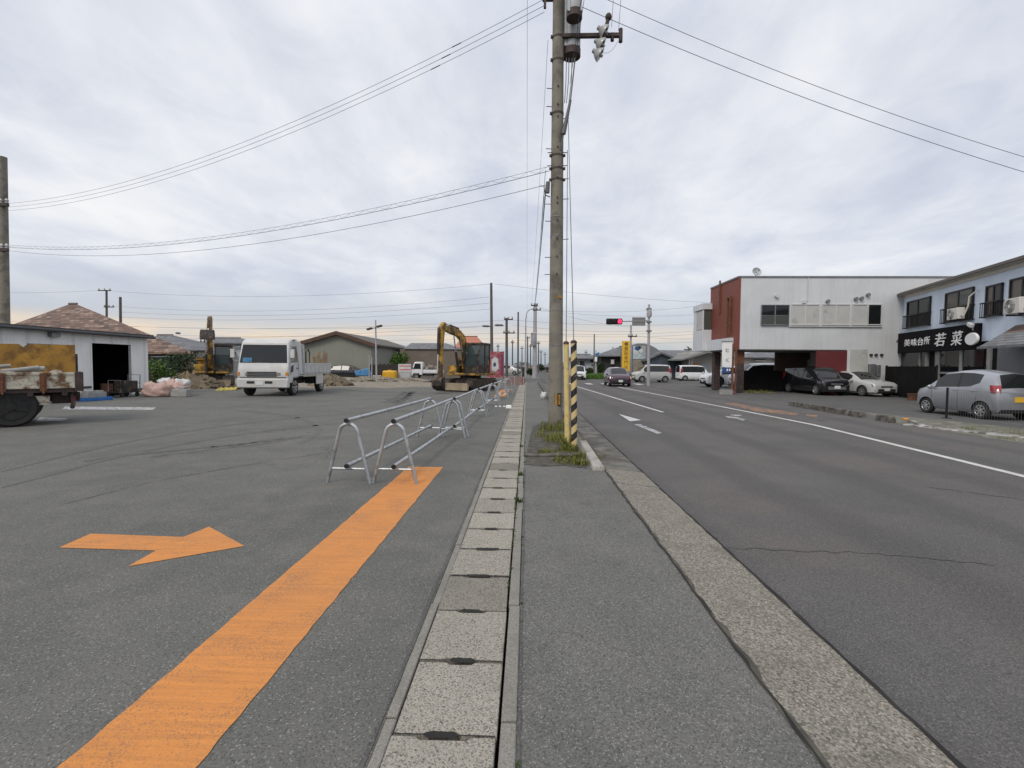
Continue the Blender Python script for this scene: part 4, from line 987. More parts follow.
# ------------------------------------------------------------------ white dump truck
a = G(236, 396.5); b = G(291, 397.2)
W = 2.35; H = 2.72; L = 5.7
hd = -up+.07
t = thing('dump_truck', 'white dump truck carrying boards, facing the camera on the parking lot', 'dump truck', Vector((-12.2, 21.65+L/2, 0)), hd)
ct = A(291, 397, 21.7).x; 
t.location.x = (A(236, 397, 21.7).x+A(290, 397, 21.7).x)/2-.17
x1 = L/2; hw = W/2
prof = [(x1-.02, .62), (x1, .70), (x1, 1.22), (x1-.05, 1.42), (x1-.28, 2.50), (x1-.42, 2.64), (x1-.7, 2.70), (x1-1.62, 2.66), (x1-1.70, 2.55), (x1-1.70, 1.0), (x1-1.35, 1.0), (x1-1.25, .95), (x1-1.15, .85), (x1-.5, .85), (x1-.42, .62)]
m = MB(); rings = []
for y, k in ((-hw, .97), (-hw+.06, 1), (hw-.06, 1), (hw, .97)):
    rings.append([(x1-(x1-x)*1.0-(0 if k == 1 else .05)*(x > x1-.6), y*(1-(.07*(max(0, z-1.4)/1.3) if True else 0)), z-(0 if k == 1 else .03)*(z > 2.3)) for x, z in prof])
vr = [[m.bm.verts.new(p) for p in r] for r in rings]
for i in range(3):
    for j in range(len(prof)):
        f = m.bm.faces.new((vr[i][j], vr[i][(j+1) % len(prof)], vr[i+1][(j+1) % len(prof)], vr[i+1][j])); f.smooth = True
m.bm.faces.new(vr[0]); m.bm.faces.new(vr[-1][::-1])
cab = m.build('cab', 'truckwhite', t, sharp=30, bev=.05, seg=3)
def wsx(z): return x1-.05-(z-1.42)/(2.50-1.42)*.23
m = MB(); y0, y1 = hw*.93, hw*.86
m.hull2([(wsx(1.56)-.05, -y0, 1.56), (wsx(1.56)-.05, y0, 1.56), (wsx(2.42)-.05, y1, 2.42), (wsx(2.42)-.05, -y1, 2.42)], [(wsx(1.56)+.012, -y0, 1.56), (wsx(1.56)+.012, y0, 1.56), (wsx(2.42)+.012, y1, 2.42), (wsx(2.42)+.012, -y1, 2.42)])
ws = m.build('windshield', 'glasscar', t, bev=.02)
m = MB(); m.box((wsx(1.66)+.022, -hw*.62, 1.70), (.01, .42, .20), rot=(0, -.21, 0)); m.build('turquoise_card', MT['bluetray'] if False else 'bluesign', ws)
for y in (-.35, .4):
    m = MB(); m.tube([(wsx(1.58)+.03, y, 1.58), (wsx(1.72)+.03, y-.42, 1.72)], .012, 5); m.build('wiper', 'trim', ws)
for s in (-1, 1):
    def sy(z): return s*hw*(1-.07*max(0, z-1.4)/1.3)+s*.008
    pts = [(x1-.30, 1.58), (x1-.44, 2.36), (x1-1.05, 2.38), (x1-1.08, 1.62)]
    m = MB(); m.hull2([(x, sy(z)-s*.05, z) for x, z in pts], [(x, sy(z), z) for x, z in pts]); m.build('side_window', 'glasscar', t, bev=.015)
    pts = [(x1-.22, 1.08), (x1-.30, 1.42), (x1-.62, 1.5), (x1-.55, 1.16)]
    m = MB(); m.hull2([(x, sy(z)-s*.05, z) for x, z in pts], [(x, sy(z)+s*.004, z) for x, z in pts]); m.build('lower_door_window', 'glass', t, bev=.04)
    m = MB(); m.tube([(x1-.15, s*hw*.93, 2.3), (x1-.02, s*(hw+.16), 2.28), (x1-.02, s*(hw+.18), 1.7), (x1-.15, s*hw*.97, 1.62)], .016, 6); m.box((x1-.0, s*(hw+.19), 2.0), (.06, .18, .40)); m.build('wing_mirror', 'truckwhite', t, bev=.02)
    m = MB(); m.hull2([(x1-.06, s*.62, .96), (x1-.10, s*(hw-.02), .96), (x1-.12, s*(hw-.02), 1.16), (x1-.06, s*.66, 1.13)], [(x1+.02, s*.62, .96), (x1-.03, s*(hw+.005), .96), (x1-.04, s*(hw+.005), 1.16), (x1+.02, s*.66, 1.13)]); hl = m.build('headlight', 'clearlens', t, bev=.015)
    m = MB(); m.box((x1-.01, s*(hw-.07), 1.06), (.06, .12, .15)); m.build('indicator', 'amber', hl)
    m = MB(); m.box((x1-.85, s*(hw-.1), 2.69), (.3, .2, .05)); m.build('roof_rib', 'truckwhite', t, bev=.02)
m = MB(); m.box((x1+.012, -.05, 1.05), (.03, 1.36, .055)); m.box((x1+.012, -.05, .965), (.03, 1.36, .05)); m.box((x1+.012, -.05, 1.13), (.03, 1.36, .045)); m.build('grille', 'trim', t)
for s in (-1, 1):
    m = MB(); yy = s*(hw+.004); m.tube([(x1-.20, yy, 1.0), (x1-.16, yy, 1.42), (x1-.42, yy-s*.075, 2.42), (x1-1.1, yy-s*.075, 2.44), (x1-1.14, yy, 1.45), (x1-1.14, yy, .9), (x1-.5, yy, .9)], .008, 4); m.build('door_seam', 'trim', t)
    m = MB(); m.box((x1-1.02, s*(hw+.01), 1.32), (.16, .03, .035)); m.build('door_handle', 'trim', t)
    m = MB(); m.box((x1-.80, s*(hw-.02), .50), (.42, .12, .05)); m.build('cab_step', 'trim', t)
m = MB(); m.box((x1+.015, 0, .90), (.05, W*.92, .02)); m.build('cab_gap', 'trim', t)
m = MB(); m.box((x1-.05, 0, .62), (.26, W*1.0, .44)); bp = m.build('front_bumper', 'truckwhite', t, bev=.05)
m = MB(); m.box((x1-.06, 0, .44), (.22, W*.92, .12)); m.build('lower_valance', 'trim', bp)
for y in (-.52, .30): m = MB(); m.box((x1+.085, y, .66), (.02, .34, .11)); m.build('bumper_intake', 'trim', bp)
m = MB(); m.box((x1+.09, -.12, .62), (.015, .33, .165)); m.build('number_plate', 'plate', bp)
m = MB()
for y in (-.4, .4): m.box((-.55, y, .72), (L-1.3, .12, .2))
m.box((-.2, -hw+.35, .62), (.8, .5, .5)); m.box((-.9, hw-.4, .65), (.6, .4, .35)); m.tube([(x1-1.0, 0, .5), (-2.0, 0, .52)], .06, 8); m.build('chassis', 'black', t)
bx0, bx1 = -L/2, x1-1.85
m = MB(); m.bx(bx0, bx1, -hw, hw, .98, 1.06); m.build('bed_floor', 'truckwhite', t, bev=.01)
for s in (-1, 1):
    m = MB(); m.bx(bx0, bx1, s*hw-.025, s*hw+.025, 1.06, 1.56)
    for k in range(7): m.bx(bx0+.1+k*.58, bx0+.16+k*.58, s*hw+s*.02-.03, s*hw+s*.02+.03, 1.07, 1.54)
    m.bx(bx0, bx1, s*hw-.035, s*hw+.035, 1.5, 1.57); m.build('bed_side', 'truckwhite', t)
m = MB(); m.bx(bx0-.03, bx0+.03, -hw, hw, 1.06, 1.56); m.build('tailgate', 'truckwhite', t, bev=.01)
m = MB(); m.bx(bx1-.02, bx1+.04, -hw, hw, 1.06, 2.5); m.bx(bx1-.05, bx1+.07, -hw, -hw+.1, 1.0, 2.52); m.bx(bx1-.05, bx1+.07, hw-.1, hw, 1.0, 2.52); m.bx(bx1-.05, bx1+.07, -hw, hw, 2.44, 2.52); m.build('headboard', 'truckwhite', t, bev=.01)
m = MB(); m.tube([(bx1-.6, hw-.15, 1.1), (bx1-.6, hw-.15, 2.15), (bx1-.9, hw-.15, 2.3), (bx1-1.1, hw-.15, 2.1), (bx1-1.1, hw-.15, 1.1)], .035, 6); m.build('loop_bar', 'trim', t)
for s in (-1, 1): m = MB(); m.bx(bx0+1.2, bx0+2.2, s*(hw-.02)-.02, s*(hw-.02)+.02, .45, .95); m.build('side_guard', 'truckwhite', t)
wheel_set(t, (x1-.82, -x1+1.35), hw-.04, .42, .26, 'rim', 6)
rt = t
# boards in its bed (held by the truck, a load of its own)
Tm = Matrix.Translation(t.location) @ Euler((0, 0, hd)).to_matrix().to_4x4()
rb = random.Random(5)
pr = None
for i in range(9):
    m = MB(); h = rb.uniform(.75, 1.25); m.box((0, 0, h/2), (.24, .03, h)); o = m.build('board', 'wood')
    o.matrix_world = Tm @ Matrix.Translation((bx0+.12+i*.27, hw-.10-rb.uniform(0, .06), 1.07)) @ Euler((rb.uniform(-.04, .04), rb.uniform(-.05, .05), 0)).to_matrix().to_4x4()
    tag(o, 'weathered plank standing upright inside the white dump truck bed', 'board', 'planks in the white truck bed')

# ------------------------------------------------------------------ old dump truck at the left edge
P0 = A(78.5, 393, 11.5); P0.z = 0
d = Vector((-.722, -.692, 0)); nfar = Vector((-.692, .722, 0))
W = 1.85; hd = math.atan2(d.y, d.x)
t = thing('old_dump_truck', 'rusty pale dump truck with tall yellow brown board at the left edge', 'dump truck', P0+nfar*W/2, hd)
hw = W/2
# local: x forward from rear, y left (= camera side)
m = MB(); m.bx(.02, 3.4, -hw, hw, .80, .90)
for k in range(6): m.bx(.2+k*.6, .3+k*.6, -hw, hw, .72, .80)
m.build('bed_floor', 'rustdark', t)
m = MB(); m.bx(.0, 3.4, hw-.03, hw+.03, .90, 1.27); m.bx(0, 3.4, hw-.04, hw+.05, 1.23, 1.29); m.bx(0, 3.4, hw-.04, hw+.05, .90, .95)
side = m.build('bed_side', 'oldwhite', t, bev=.006)
for x in (.62, 1.30, 2.1, 2.9):
    m = MB(); m.bx(x-.06, x+.06, hw+.03, hw+.075, .84, 1.27); m.bx(x-.02, x+.02, hw+.05, hw+.10, .78, 1.24); m.build('side_hinge', 'rust', side)
m = MB(); m.bx(-.04, .0, -hw, hw, .85, 1.29); m.bx(-.10, .06, hw-.08, hw+.06, .82, 1.30)
for k in range(5): m.bx(-.07, -.02, -hw+.2+k*.36, -hw+.28+k*.36, .85, 1.28)
m.build('tailgate', 'rustdark', t, bev=.006)
zt = A(75, 345, 12.8).z
m = MB(); m.prism([(.06, 1.0), (.06, zt), (.98, zt-.01), (1.06, zt-.09), (1.14, zt-.01), (3.4, zt-.02), (3.4, 1.0)], 'xz', -hw+.02, -hw+.06); yb = m.build('yellow_side_board', 'yboard', t)
for x in (.04, 1.2, 2.4): m = MB(); m.bx(x-.03, x+.03, -hw-.02, -hw+.02, .9, zt-.25); m.build('stake', 'rustdark', yb)
m = MB(); m.bx(3.4, 3.46, -hw, hw, .85, 2.05); m.build('headboard', 'rust', t)
m = MB()
for y in (-.38, .38): m.bx(-.02, 5.0, y-.05, y+.05, .55, .74)
m.bx(.1, .5, -.5, .5, .5, .75); m.cyl((1.15, -.7, .47), (1.15, .7, .47), .09, n=10); m.tube([(.12, hw-.1, .42), (.12, -hw+.1, .42)], .05, 8); m.bx(.10, .14, hw-.3, hw-.05, .42, .75); m.build('chassis', 'rustdark', t)
m = MB(); m.bx(.52, 1.0, hw-.14, hw-.10, .50, .72); m.build('mud_flap', 'oldwhite', t)
m = MB(); m.bx(.06, .10, .45, .75, .55, .68); m.build('tail_light', 'redlight', t)
wheel_set(t, (1.17, 4.3), hw-.03, .47, .40, 'black', 3)
m = MB(); m.prism([(3.6, .6), (3.6, 2.2), (3.75, 2.3), (4.9, 2.25), (5.2, 1.4), (5.25, .6)], 'xz', -hw+.05, hw-.05); m.build('cab', 'oldwhite', t, bev=.06)
m = MB(); m.bx(3.9, 4.8, hw-.06, hw-.035, 1.45, 2.05); m.build('side_window', 'glasscar', t)
T2 = Matrix.Translation(t.location) @ Euler((0, 0, hd)).to_matrix().to_4x4()
for k, (x, y, l, r, tilt, rz_) in enumerate(((1.35, .55, 1.3, .05, .16, .2), (1.1, .35, 1.0, .06, .10, -.1), (1.9, .2, 1.4, .045, .12, .3))):
    m = MB(); m.lathe([(r*.8, -l/2), (r, -l/2), (r, l/2), (r*.8, l/2), (r*.8, -l/2)], 'x', (0, 0, 0), 12); o = m.build('pipe_offcut', 'concrete')
    o.matrix_world = T2 @ Matrix.Translation((x, y, 1.30+.03*k)) @ Euler((0, tilt, rz_)).to_matrix().to_4x4()
    tag(o, 'pale pipe offcut lying on the rubble in the rusty truck', 'pipe', 'pipe offcuts in the rusty truck')
m = MB()
for _ in range(70):
    s = rb.uniform(.05, .14); m.ball((rb.uniform(.15, 3.2), rb.uniform(-hw+.1, hw-.1), 1.16+rb.uniform(-.05, .12)), (s, s*rb.uniform(.6, 1), s*.6), 4, jit=.2, rnd=rb)
m.bx(.05, 3.3, -hw+.07, hw-.05, .90, 1.15)
o = m.build('rubble', 'debris'); o.matrix_world = T2; struct(o, 'stuff')

# ------------------------------------------------------------------ kei truck
a = G(425, 379.2); t = thing('kei_truck', 'small white pickup truck beside the red striped sign board', 'pickup truck', Vector((a.x+.1, a.y+.7, 0)), PI+.08)
m = MB(); m.prism([(1.6, .35), (1.66, .75), (1.55, .95), (1.25, 1.75), (1.1, 1.80), (.45, 1.80), (.40, 1.7), (.40, .45), (.75, .45), (.8, .6), (1.35, .6), (1.42, .35)], 'xz', -.72, .72); m.build('cab', 'white', t, bev=.05)
for s in (-1, 1):
    m = MB(); m.prism([(1.36, 1.05), (1.18, 1.62), (.62, 1.62), (.58, 1.05)], 'xz', s*.71, s*.725); m.build('side_window', 'glasscar', t)
    m = MB(); m.box((1.42, s*.80, 1.15), (.06, .12, .2)); m.build('wing_mirror', 'trim', t, bev=.02)
    m = MB(); m.box((1.62, s*.55, .68), (.06, .24, .12)); m.build('headlight', 'clearlens', t, bev=.02)
    m = MB(); m.bx(-1.65, .36, s*.72-.02, s*.72+.02, .70, .98); m.build('bed_side', 'white', t, bev=.01)
m = MB(); m.hull2([(1.50, -.62, 1.04), (1.50, .62, 1.04), (1.27, .58, 1.68), (1.27, -.58, 1.68)], [(1.545, -.62, 1.04), (1.545, .62, 1.04), (1.305, .58, 1.68), (1.305, -.58, 1.68)]); m.build('windshield', 'glasscar', t)
m = MB(); m.bx(-1.65, .36, -.72, .72, .62, .70); m.build('bed_floor', 'white', t)
m = MB(); m.bx(-1.68, -1.64, -.72, .72, .68, .98); m.build('tailgate', 'white', t)
m = MB(); m.bx(-1.55, .9, -.3, .3, .38, .6); m.bx(-.6, .2, -.65, -.35, .35, .6); m.bx(-.6, .2, .35, .65, .35, .6); m.build('chassis', 'black', t)
wheel_set(t, (1.05, -.95), .70, .27, .15, 'rim', 6)
m = MB()
for _ in range(14): m.ball((rb.uniform(-1.3, .2), rb.uniform(-.5, .5), .95+rb.uniform(0, .35)), (rb.uniform(.12, .3), .25, rb.uniform(.1, .25)), 5, jit=.15, rnd=rb)
o = m.build('cargo_sacks', 'debris'); o.location = t.location; o.rotation_euler = t.rotation_euler; tag(o, 'heap of brown sacks loaded on the small white pickup truck', 'sacks')

# ------------------------------------------------------------------ excavators
def excavator(label, loc, rz, boom, stick, bucket_rot, s=1.0, slew=0.0, blade=True, bs=1.0):
    t = thing('excavator', label, 'excavator', loc, rz)
    TW = 1.05*s
    Rz = Matrix.Rotation(-slew, 4, 'Z')        # undercarriage turned against the house
    def ub(m, nm, mat, par=t, **k): m.bm.transform(Rz); return m.build(nm, mat, par, **k)
    for sy in (-1, 1):
        m = MB(); pts = []
        for x, z in ((1.15, .10), (1.38, .32), (1.30, .60), (1.05, .70), (-1.05, .70), (-1.30, .60), (-1.38, .32), (-1.15, .10)): pts.append((x*s, z*s*.95))
        m.prism(pts, 'xz', (sy*.78-.22)*s, (sy*.78+.22)*s)
        for k in range(26):
            u = k/26*2*(2.3)+.0
            x = -1.15+((k % 13)/12)*2.3
            m.box((x*s, sy*.78*s, (.085 if k < 13 else .685)*s), (.07*s, .46*s, .05*s))
        o = ub(m, 'track', 'track', bev=.03)
        m = MB()
        for x, r in ((1.02, .25), (-1.02, .25), (-.5, .14), (0, .14), (.5, .14)):
            for q in (-1, 1): m.lathe([(.01, -.03), (r*s, -.03), (r*s, .03), (.01, .03)], 'y', (x*s, (sy*.78+q*.22)*s, (.36 if r > .2 else .24)*s), 14)
        ub(m, 'sprocket', 'exdark', o)
    m = MB(); m.bx(-.7*s, .7*s, -.6*s, .6*s, .32*s, .72*s); m.lathe([(.6*s, .7*s), (.6*s, .86*s)], 'z', (0, 0, 0), 20); ub(m, 'undercarriage', 'exdark')
    if blade:
        m = MB(); m.prism([(1.62*s, .04), (1.75*s, .10), (1.70*s, .30), (1.72*s, .50), (1.62*s, .50), (1.58*s, .3)], 'xz', -1.02*s, 1.02*s)
        for y in (-.45, .45): m.box((1.3*s, y*s, .33*s), (.75*s, .12*s, .14*s))
        ub(m, 'dozer_blade', 'exblade')
    # house
    m = MB(); m.bx(-1.25*s, .95*s, -1.0*s, 1.0*s, .88*s, 1.02*s); m.build('deck', 'exyellow', t, bev=.03)
    pr = [(math.cos(a)*1.42*s, math.sin(a)*1.02*s) for a in [R(100+i*16) for i in range(11)]]
    m = MB(); m.prism(pr+[(-.25*s, -1.0*s), (-.25*s, 1.0*s)], 'xy', 1.02*s, 1.72*s); m.build('counterweight', 'exyellow', t, bev=.08)
    m = MB(); m.bx(-1.0*s, .0*s, -1.0*s, -.1*s, 1.72*s, 1.92*s); m.bx(-.2*s, .9*s, -.98*s, -.42*s, 1.02*s, 1.45*s); m.tube([(-.7*s, -.5*s, 1.9*s), (-.7*s, -.5*s, 2.3*s), (-.8*s, -.5*s, 2.4*s)], .05*s, 8); m.build('engine_cover', 'exyellow', t, bev=.05)
    # cab on the left side (+y)
    cx0, cx1, cy0, cy1, cz0, cz1 = -.45*s, .95*s, .08*s, 1.0*s, 1.02*s, 2.62*s
    m = MB(); th = .06*s
    sec = [(cx0, cz0), (cx0, cz1), (cx1-.35*s, cz1), (cx1, cz0+1.05*s), (cx1, cz0)]
    m.bx(cx0, cx1, cy0, cy1, cz0, cz0+.45*s)
    for (xa, za), (xb, zb_) in (((cx0, cz0), (cx0, cz1)), ((cx1-.35*s, cz1), (cx1, cz0+1.05*s)), ((cx1, cz0+1.05*s), (cx1, cz0)), ((.15*s, cz0), (.15*s, cz1))):
        for y in (cy0+th/2, cy1-th/2): m.tube([(xa, y, za), (xb, y, zb_)], .05*s, 6)
    m.build('cab', 'exdark', t)
    m = MB(); m.bx(cx0-.05*s, cx1-.30*s, cy0-.02*s, cy1+.02*s, cz1-.04*s, cz1+.10*s); m.build('cab_roof', 'exdark', t, bev=.04)
    zz = cz0+.45*s
    for nm, A_ in (('front_window', [(cx1-.01, cy0, zz), (cx1-.01, cy1, zz), (cx1-.01, cy1, cz0+1.05*s), (cx1-.36*s, cy1, cz1), (cx1-.36*s, cy0, cz1), (cx1-.01, cy0, cz0+1.05*s)]),
                   ('side_window', [(cx0, cy1-.03, zz), (cx1, cy1-.03, zz), (cx1, cy1-.03, cz0+1.05*s), (cx1-.35*s, cy1-.03, cz1), (cx0, cy1-.03, cz1)]),
                   ('side_window', [(cx0, cy0+.03, zz), (cx1, cy0+.03, zz), (cx1, cy0+.03, cz0+1.05*s), (cx1-.35*s, cy0+.03, cz1), (cx0, cy0+.03, cz1)]),
                   ('rear_window', [(cx0+.01, cy0, zz), (cx0+.01, cy1, zz), (cx0+.01, cy1, cz1), (cx0+.01, cy0, cz1)])):
        m = MB(); m.quad(A_); o = m.build(nm, 'excglass', t, sharp=0); sd = o.modifiers.new('s', 'SOLIDIFY'); sd.thickness = .012
    m = MB(); m.box((-.05*s, .55*s, 1.55*s), (.45*s, .5*s, .15*s)); m.box((-.28*s, .55*s, 1.85*s), (.14*s, .48*s, .7*s)); m.build('operator_seat', 'black', t, bev=.05)
    # boom as a swept box profile
    def arm(path, w, hs, nm, mat):
        m = MB(); lo = []; n = len(path)
        P = [Vector((p[0]*s, 0, p[1]*s)) for p in path]
        top, bot = [], []
        for i in range(n):
            tt = (P[min(i+1, n-1)]-P[max(i-1, 0)]).normalized(); nr = Vector((-tt.z, 0, tt.x))
            top.append(P[i]+nr*hs[i]*s/2); bot.append(P[i]-nr*hs[i]*s/2)
        pts = [(p.x, p.z) for p in top]+[(p.x, p.z) for p in bot[::-1]]
        m.prism(pts, 'xz', (-.12-w/2)*s, (-.12+w/2)*s); return m.build(nm, mat, t, bev=.02)
    arm(boom, .27, [.26]+[.37]*(len(boom)-2)+[.22], 'boom', 'exyellow')
    arm(stick, .24, [.24, .34]+[.2]*(len(stick)-2), 'stick', 'exyellow')
    def hyd(a, b, nm='hydraulic_cylinder', y=-.12):
        a = Vector((a[0]*s, y*s, a[1]*s)); b = Vector((b[0]*s, y*s, b[1]*s)); c = a.lerp(b, .6)
        m = MB(); m.tube([a, c], .07*s, 10); o = m.build(nm, 'exdark', t); m = MB(); m.tube([c, b], .035*s, 8); m.build('piston_rod', 'chrome', o)
    k = len(boom)//2
    hyd((boom[0][0]+.35, boom[0][1]-.35), (boom[k][0]+.1, boom[k][1]-.15), y=-.33); hyd((boom[0][0]+.35, boom[0][1]-.35), (boom[k][0]+.1, boom[k][1]-.15), y=.09)
    hyd((boom[k][0], boom[k][1]+.25), (stick[0][0], stick[0][1]+.02))
    hyd((stick[1][0]+.28, stick[1][1]), (stick[-1][0]+.22, stick[-1][1]+.35))
    bp_ = Vector((stick[-1][0]*s, -.12*s, stick[-1][1]*s)); q = Matrix.Rotation(bucket_rot, 4, 'Y')
    m = MB(); bw = .36*s
    out = [(0, .12), (.25, .05), (.38, -.18), (.32, -.48), (.10, -.66), (-.22, -.70)]; inn = [(-.20, -.65), (.06, -.60), (.25, -.44), (.30, -.18), (.2, 0), (0, .05)]
    m.prism([(x*s, z*s) for x, z in out+inn], 'xz', -bw, bw)
    for y in (-bw, bw-.03*s): m.prism([(x*s, z*s) for x, z in out], 'xz', y, y+.03*s)
    for i in range(4): m.box((-.28*s, -bw+.08*s+i*(2*bw-.16*s)/3, -.70*s), (.2*s, .06*s, .06*s))
    m.bm.transform(Matrix.Translation(bp_) @ q @ Matrix.Diagonal((bs[1], bs[0], bs[1], 1) if isinstance(bs, tuple) else (bs, bs, bs, 1))); m.build('bucket', 'exdark', t, bev=.008)
    return t
MT['excglass'] = glassmat('cab_glass', (.03, .045, .045), .08)
ce = A(470.5, 388, 28.3); ce.z = 0
excavator('yellow excavator with arm bent down to the ground at the end of the pipe barriers', ce, R(-111), [(.45, 1.25), (.52, 2.3), (.78, 2.95), (1.25, 3.2), (2.1, 3.33), (2.95, 3.42)], [(2.72, 3.62), (2.98, 3.36), (3.1, 2.3), (3.16, .75)], R(-10), 1.04, R(8), bs=.82)
ce = A(215, 390, 30.0); ce.z = 0
excavator('muddy yellow excavator with arm folded upright between the shed and white truck', ce, R(-62), [(.6, 1.25), (.9, 2.2), (1.05, 3.0), (1.0, 3.7), (.85, 4.3)], [(.72, 4.4), (.95, 4.15), (1.45, 3.5), (1.75, 3.0)], R(-105), 1.0, R(0), bs=(.95, 1.25))

# ------------------------------------------------------------------ lettering
def text(name, body, parent, mw, w, h, mat, depth=.01, shear=0, offset=0):
    """lettering turned into a mesh; mw maps text x/y/normal into the parent's space; fitted to w x h"""
    c = bpy.data.curves.new(name, 'FONT'); c.body = body; c.extrude = depth; c.shear = shear; c.offset = offset; c.resolution_u = 3
    o = bpy.data.objects.new(name, c); COL.objects.link(o)
    dg = bpy.context.evaluated_depsgraph_get(); dg.update()
    me = bpy.data.meshes.new_from_object(o.evaluated_get(dg)); bpy.data.objects.remove(o)
    xs = [v.co.x for v in me.vertices]; ys = [v.co.y for v in me.vertices]
    cx, cy = (min(xs)+max(xs))/2, (min(ys)+max(ys))/2
    me.transform(Matrix.Translation((-cx, -cy, 0))); me.transform(Matrix.Diagonal((w/(max(xs)-min(xs)), h/(max(ys)-min(ys)), 1, 1)))
    me.transform(mw); me.materials.clear(); me.materials.append(MT[mat])
    q = bpy.data.objects.new(name, me); COL.objects.link(q); q.parent = parent; return q
def face_mx(p):  # text on a wall that faces -X
    return Matrix(((0, 0, -1, p[0]), (-1, 0, 0, p[1]), (0, 1, 0, p[2]), (0, 0, 0, 1)))
def face_my(p):  # text on a wall that faces -Y
    return Matrix(((1, 0, 0, p[0]), (0, 0, -1, p[1]), (0, 1, 0, p[2]), (0, 0, 0, 1)))

# ------------------------------------------------------------------ white two-storey building
YF = 29.0
fX = lambda px: A(px, 330, YF).x
fZ = lambda px, py: A(px, py, YF).z
X0 = fX(737.6); X1 = 30.0; ZT = fZ(745, 277.5); ZS = fZ(790, 349.5)
t = thing('white_building', 'white two-storey building with rust red flank and open ground floor', 'building', (X0, YF, ZR))
def wb(m, nm, mat, par=None, **k):
    o = m.build(nm, mat, par or t, world=(par is None), **k)
    if par is not None: o.data.transform(Matrix.Translation(-Vector((X0, YF, ZR))))
    return o
YB = 33.35
m = MB(); m.bx(X0+.06, X1, YF, YB, ZS, ZT); m.bx(fX(848), X1, YF, YB, ZR-.2, ZS); wall = wb(m, 'front_wall', 'bwhite')
m = MB(); m.bx(X0, X0+.055, YF+.05, YB, ZS+.05, ZT); wb(m, 'red_flank', 'bred')
m = MB(); m.bx(X0-.02, X0+.12, YF-.03, YF+.045, ZS+.0, ZT+.0); wb(m, 'corner_trim', 'bred')
m = MB(); m.bx(X0-.05, X1, YF-.05, YF+.06, ZT, ZT+.09); m.bx(X0-.05, X0+.07, YF+.07, YB, ZT, ZT+.09); m.bx(X0+.2, X1, YF+.2, YB, ZT-.02, ZT+.04); wb(m, 'parapet_cap', 'steel')
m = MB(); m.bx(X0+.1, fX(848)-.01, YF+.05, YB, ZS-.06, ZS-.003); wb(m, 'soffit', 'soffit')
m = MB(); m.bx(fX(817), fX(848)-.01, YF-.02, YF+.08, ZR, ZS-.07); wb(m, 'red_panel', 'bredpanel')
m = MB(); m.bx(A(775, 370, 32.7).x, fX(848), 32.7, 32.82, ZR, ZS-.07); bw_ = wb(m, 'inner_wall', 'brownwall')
a = A(808, 350, 32.65); b = A(816, 372, 32.65); m = MB(); m.bx(a.x, b.x, 32.63, 32.69, ZR, 2.05); wb(m, 'pale_door', 'panel', bw_)
def window(px0, px1, py0, py1, glassm, nm='window', mull=1, framem='frame', fw=.04):
    x0, x1, z1, z0 = fX(px0), fX(px1), fZ((px0+px1)/2, py0), fZ((px0+px1)/2, py1)
    m = MB(); y0, y1 = YF-.07, YF+.02
    m.bx(x0, x1, y0, y1, z1-fw, z1); m.bx(x0, x1, y0-.05, y1, z0-.02, z0+fw)
    m.bx(x0, x0+fw, y0, y1, z0+fw, z1-fw); m.bx(x1-fw, x1, y0, y1, z0+fw, z1-fw)
    for k in range(mull):
        xm = x0+(x1-x0)*(k+1)/(mull+1); m.bx(xm-.03, xm+.03, y0+.01, y1, z0+fw, z1-fw)
    o = wb(m, nm, framem)
    m = MB(); m.bx(x0+fw, x1-fw, YF-.035, YF-.01, z0+fw, z1-fw); wb(m, 'pane', glassm, o)
    return o, x0, x1, z0, z1
o, x0, x1, z0, z1 = window(760.3, 788.3, 304.8, 325, 'glass', framem='steel')
m = MB(); m.bx(x0+.06, x1-.06, YF-.045, YF-.036, z0+.06, z0+(z1-z0)*.46); wb(m, 'lower_screen', 'glassgreen', o)
m = MB(); m.bx(x0+.05, x1-.05, YF-.06, YF-.02, z0+(z1-z0)*.46, z0+(z1-z0)*.46+.025); wb(m, 'transom', 'steel', o)
for a, b in ((790.5, 818.5), (821, 849), (851, 866)): window(a, b, 304.3, 325.2, 'panel', 'shuttered_window', 1 if b-a > 20 else 0)
window(866.6, 880.5, 304.3, 325, 'glass', 'window', 0)
m = MB(); m.bx(fX(788.5), fX(881), YF-.09, YF, fZ(830, 327), fZ(830, 326)); wb(m, 'window_ledge', 'frame')
for px, py in ((775, 296), (826, 301.5), (854, 299), (859.5, 298.5), (866, 295)):
    m = MB(); m.cyl((fX(px), YF+.01, fZ(px, py)), (fX(px), YF-.16, fZ(px, py)), .09, .11, 10); wb(m, 'vent_hood', 'steel' if px != 775 else 'frame')
m = MB(); m.tube([(fX(806.5), YF-.03, ZT), (fX(806.3), YF-.03, fZ(806, 301)), (fX(803), YF-.03, fZ(806, 302.5))], .025, 6); wb(m, 'conduit', 'frame')
m = MB(); m.bx(fX(801), fX(804.5), YF-.12, YF, fZ(803, 303.5), fZ(803, 300.5)); wb(m, 'junction_box', 'frame')
x0, x1, z1 = fX(851), fX(868), fZ(860, 349.5)
m = MB(); m.bx(x0, x1, YF-.04, YF+.01, ZR, z1)
wb(m, 'pale_lower_panel', 'panel')
for px in (871.5, 876.5, 882): m = MB(); m.cyl((fX(px), YF+.01, fZ(px, 355)), (fX(px), YF-.1, fZ(px, 355)), .08, n=10); wb(m, 'pipe_stub', 'rustdark')
m = MB(); m.bx(fX(869), fX(875), YF-.2, YF, fZ(872, 377), fZ(872, 364)); m.bx(fX(876), fX(880), YF-.2, YF, fZ(878, 377), fZ(878, 365)); wb(m, 'meter_box', 'steel', bev=.02)
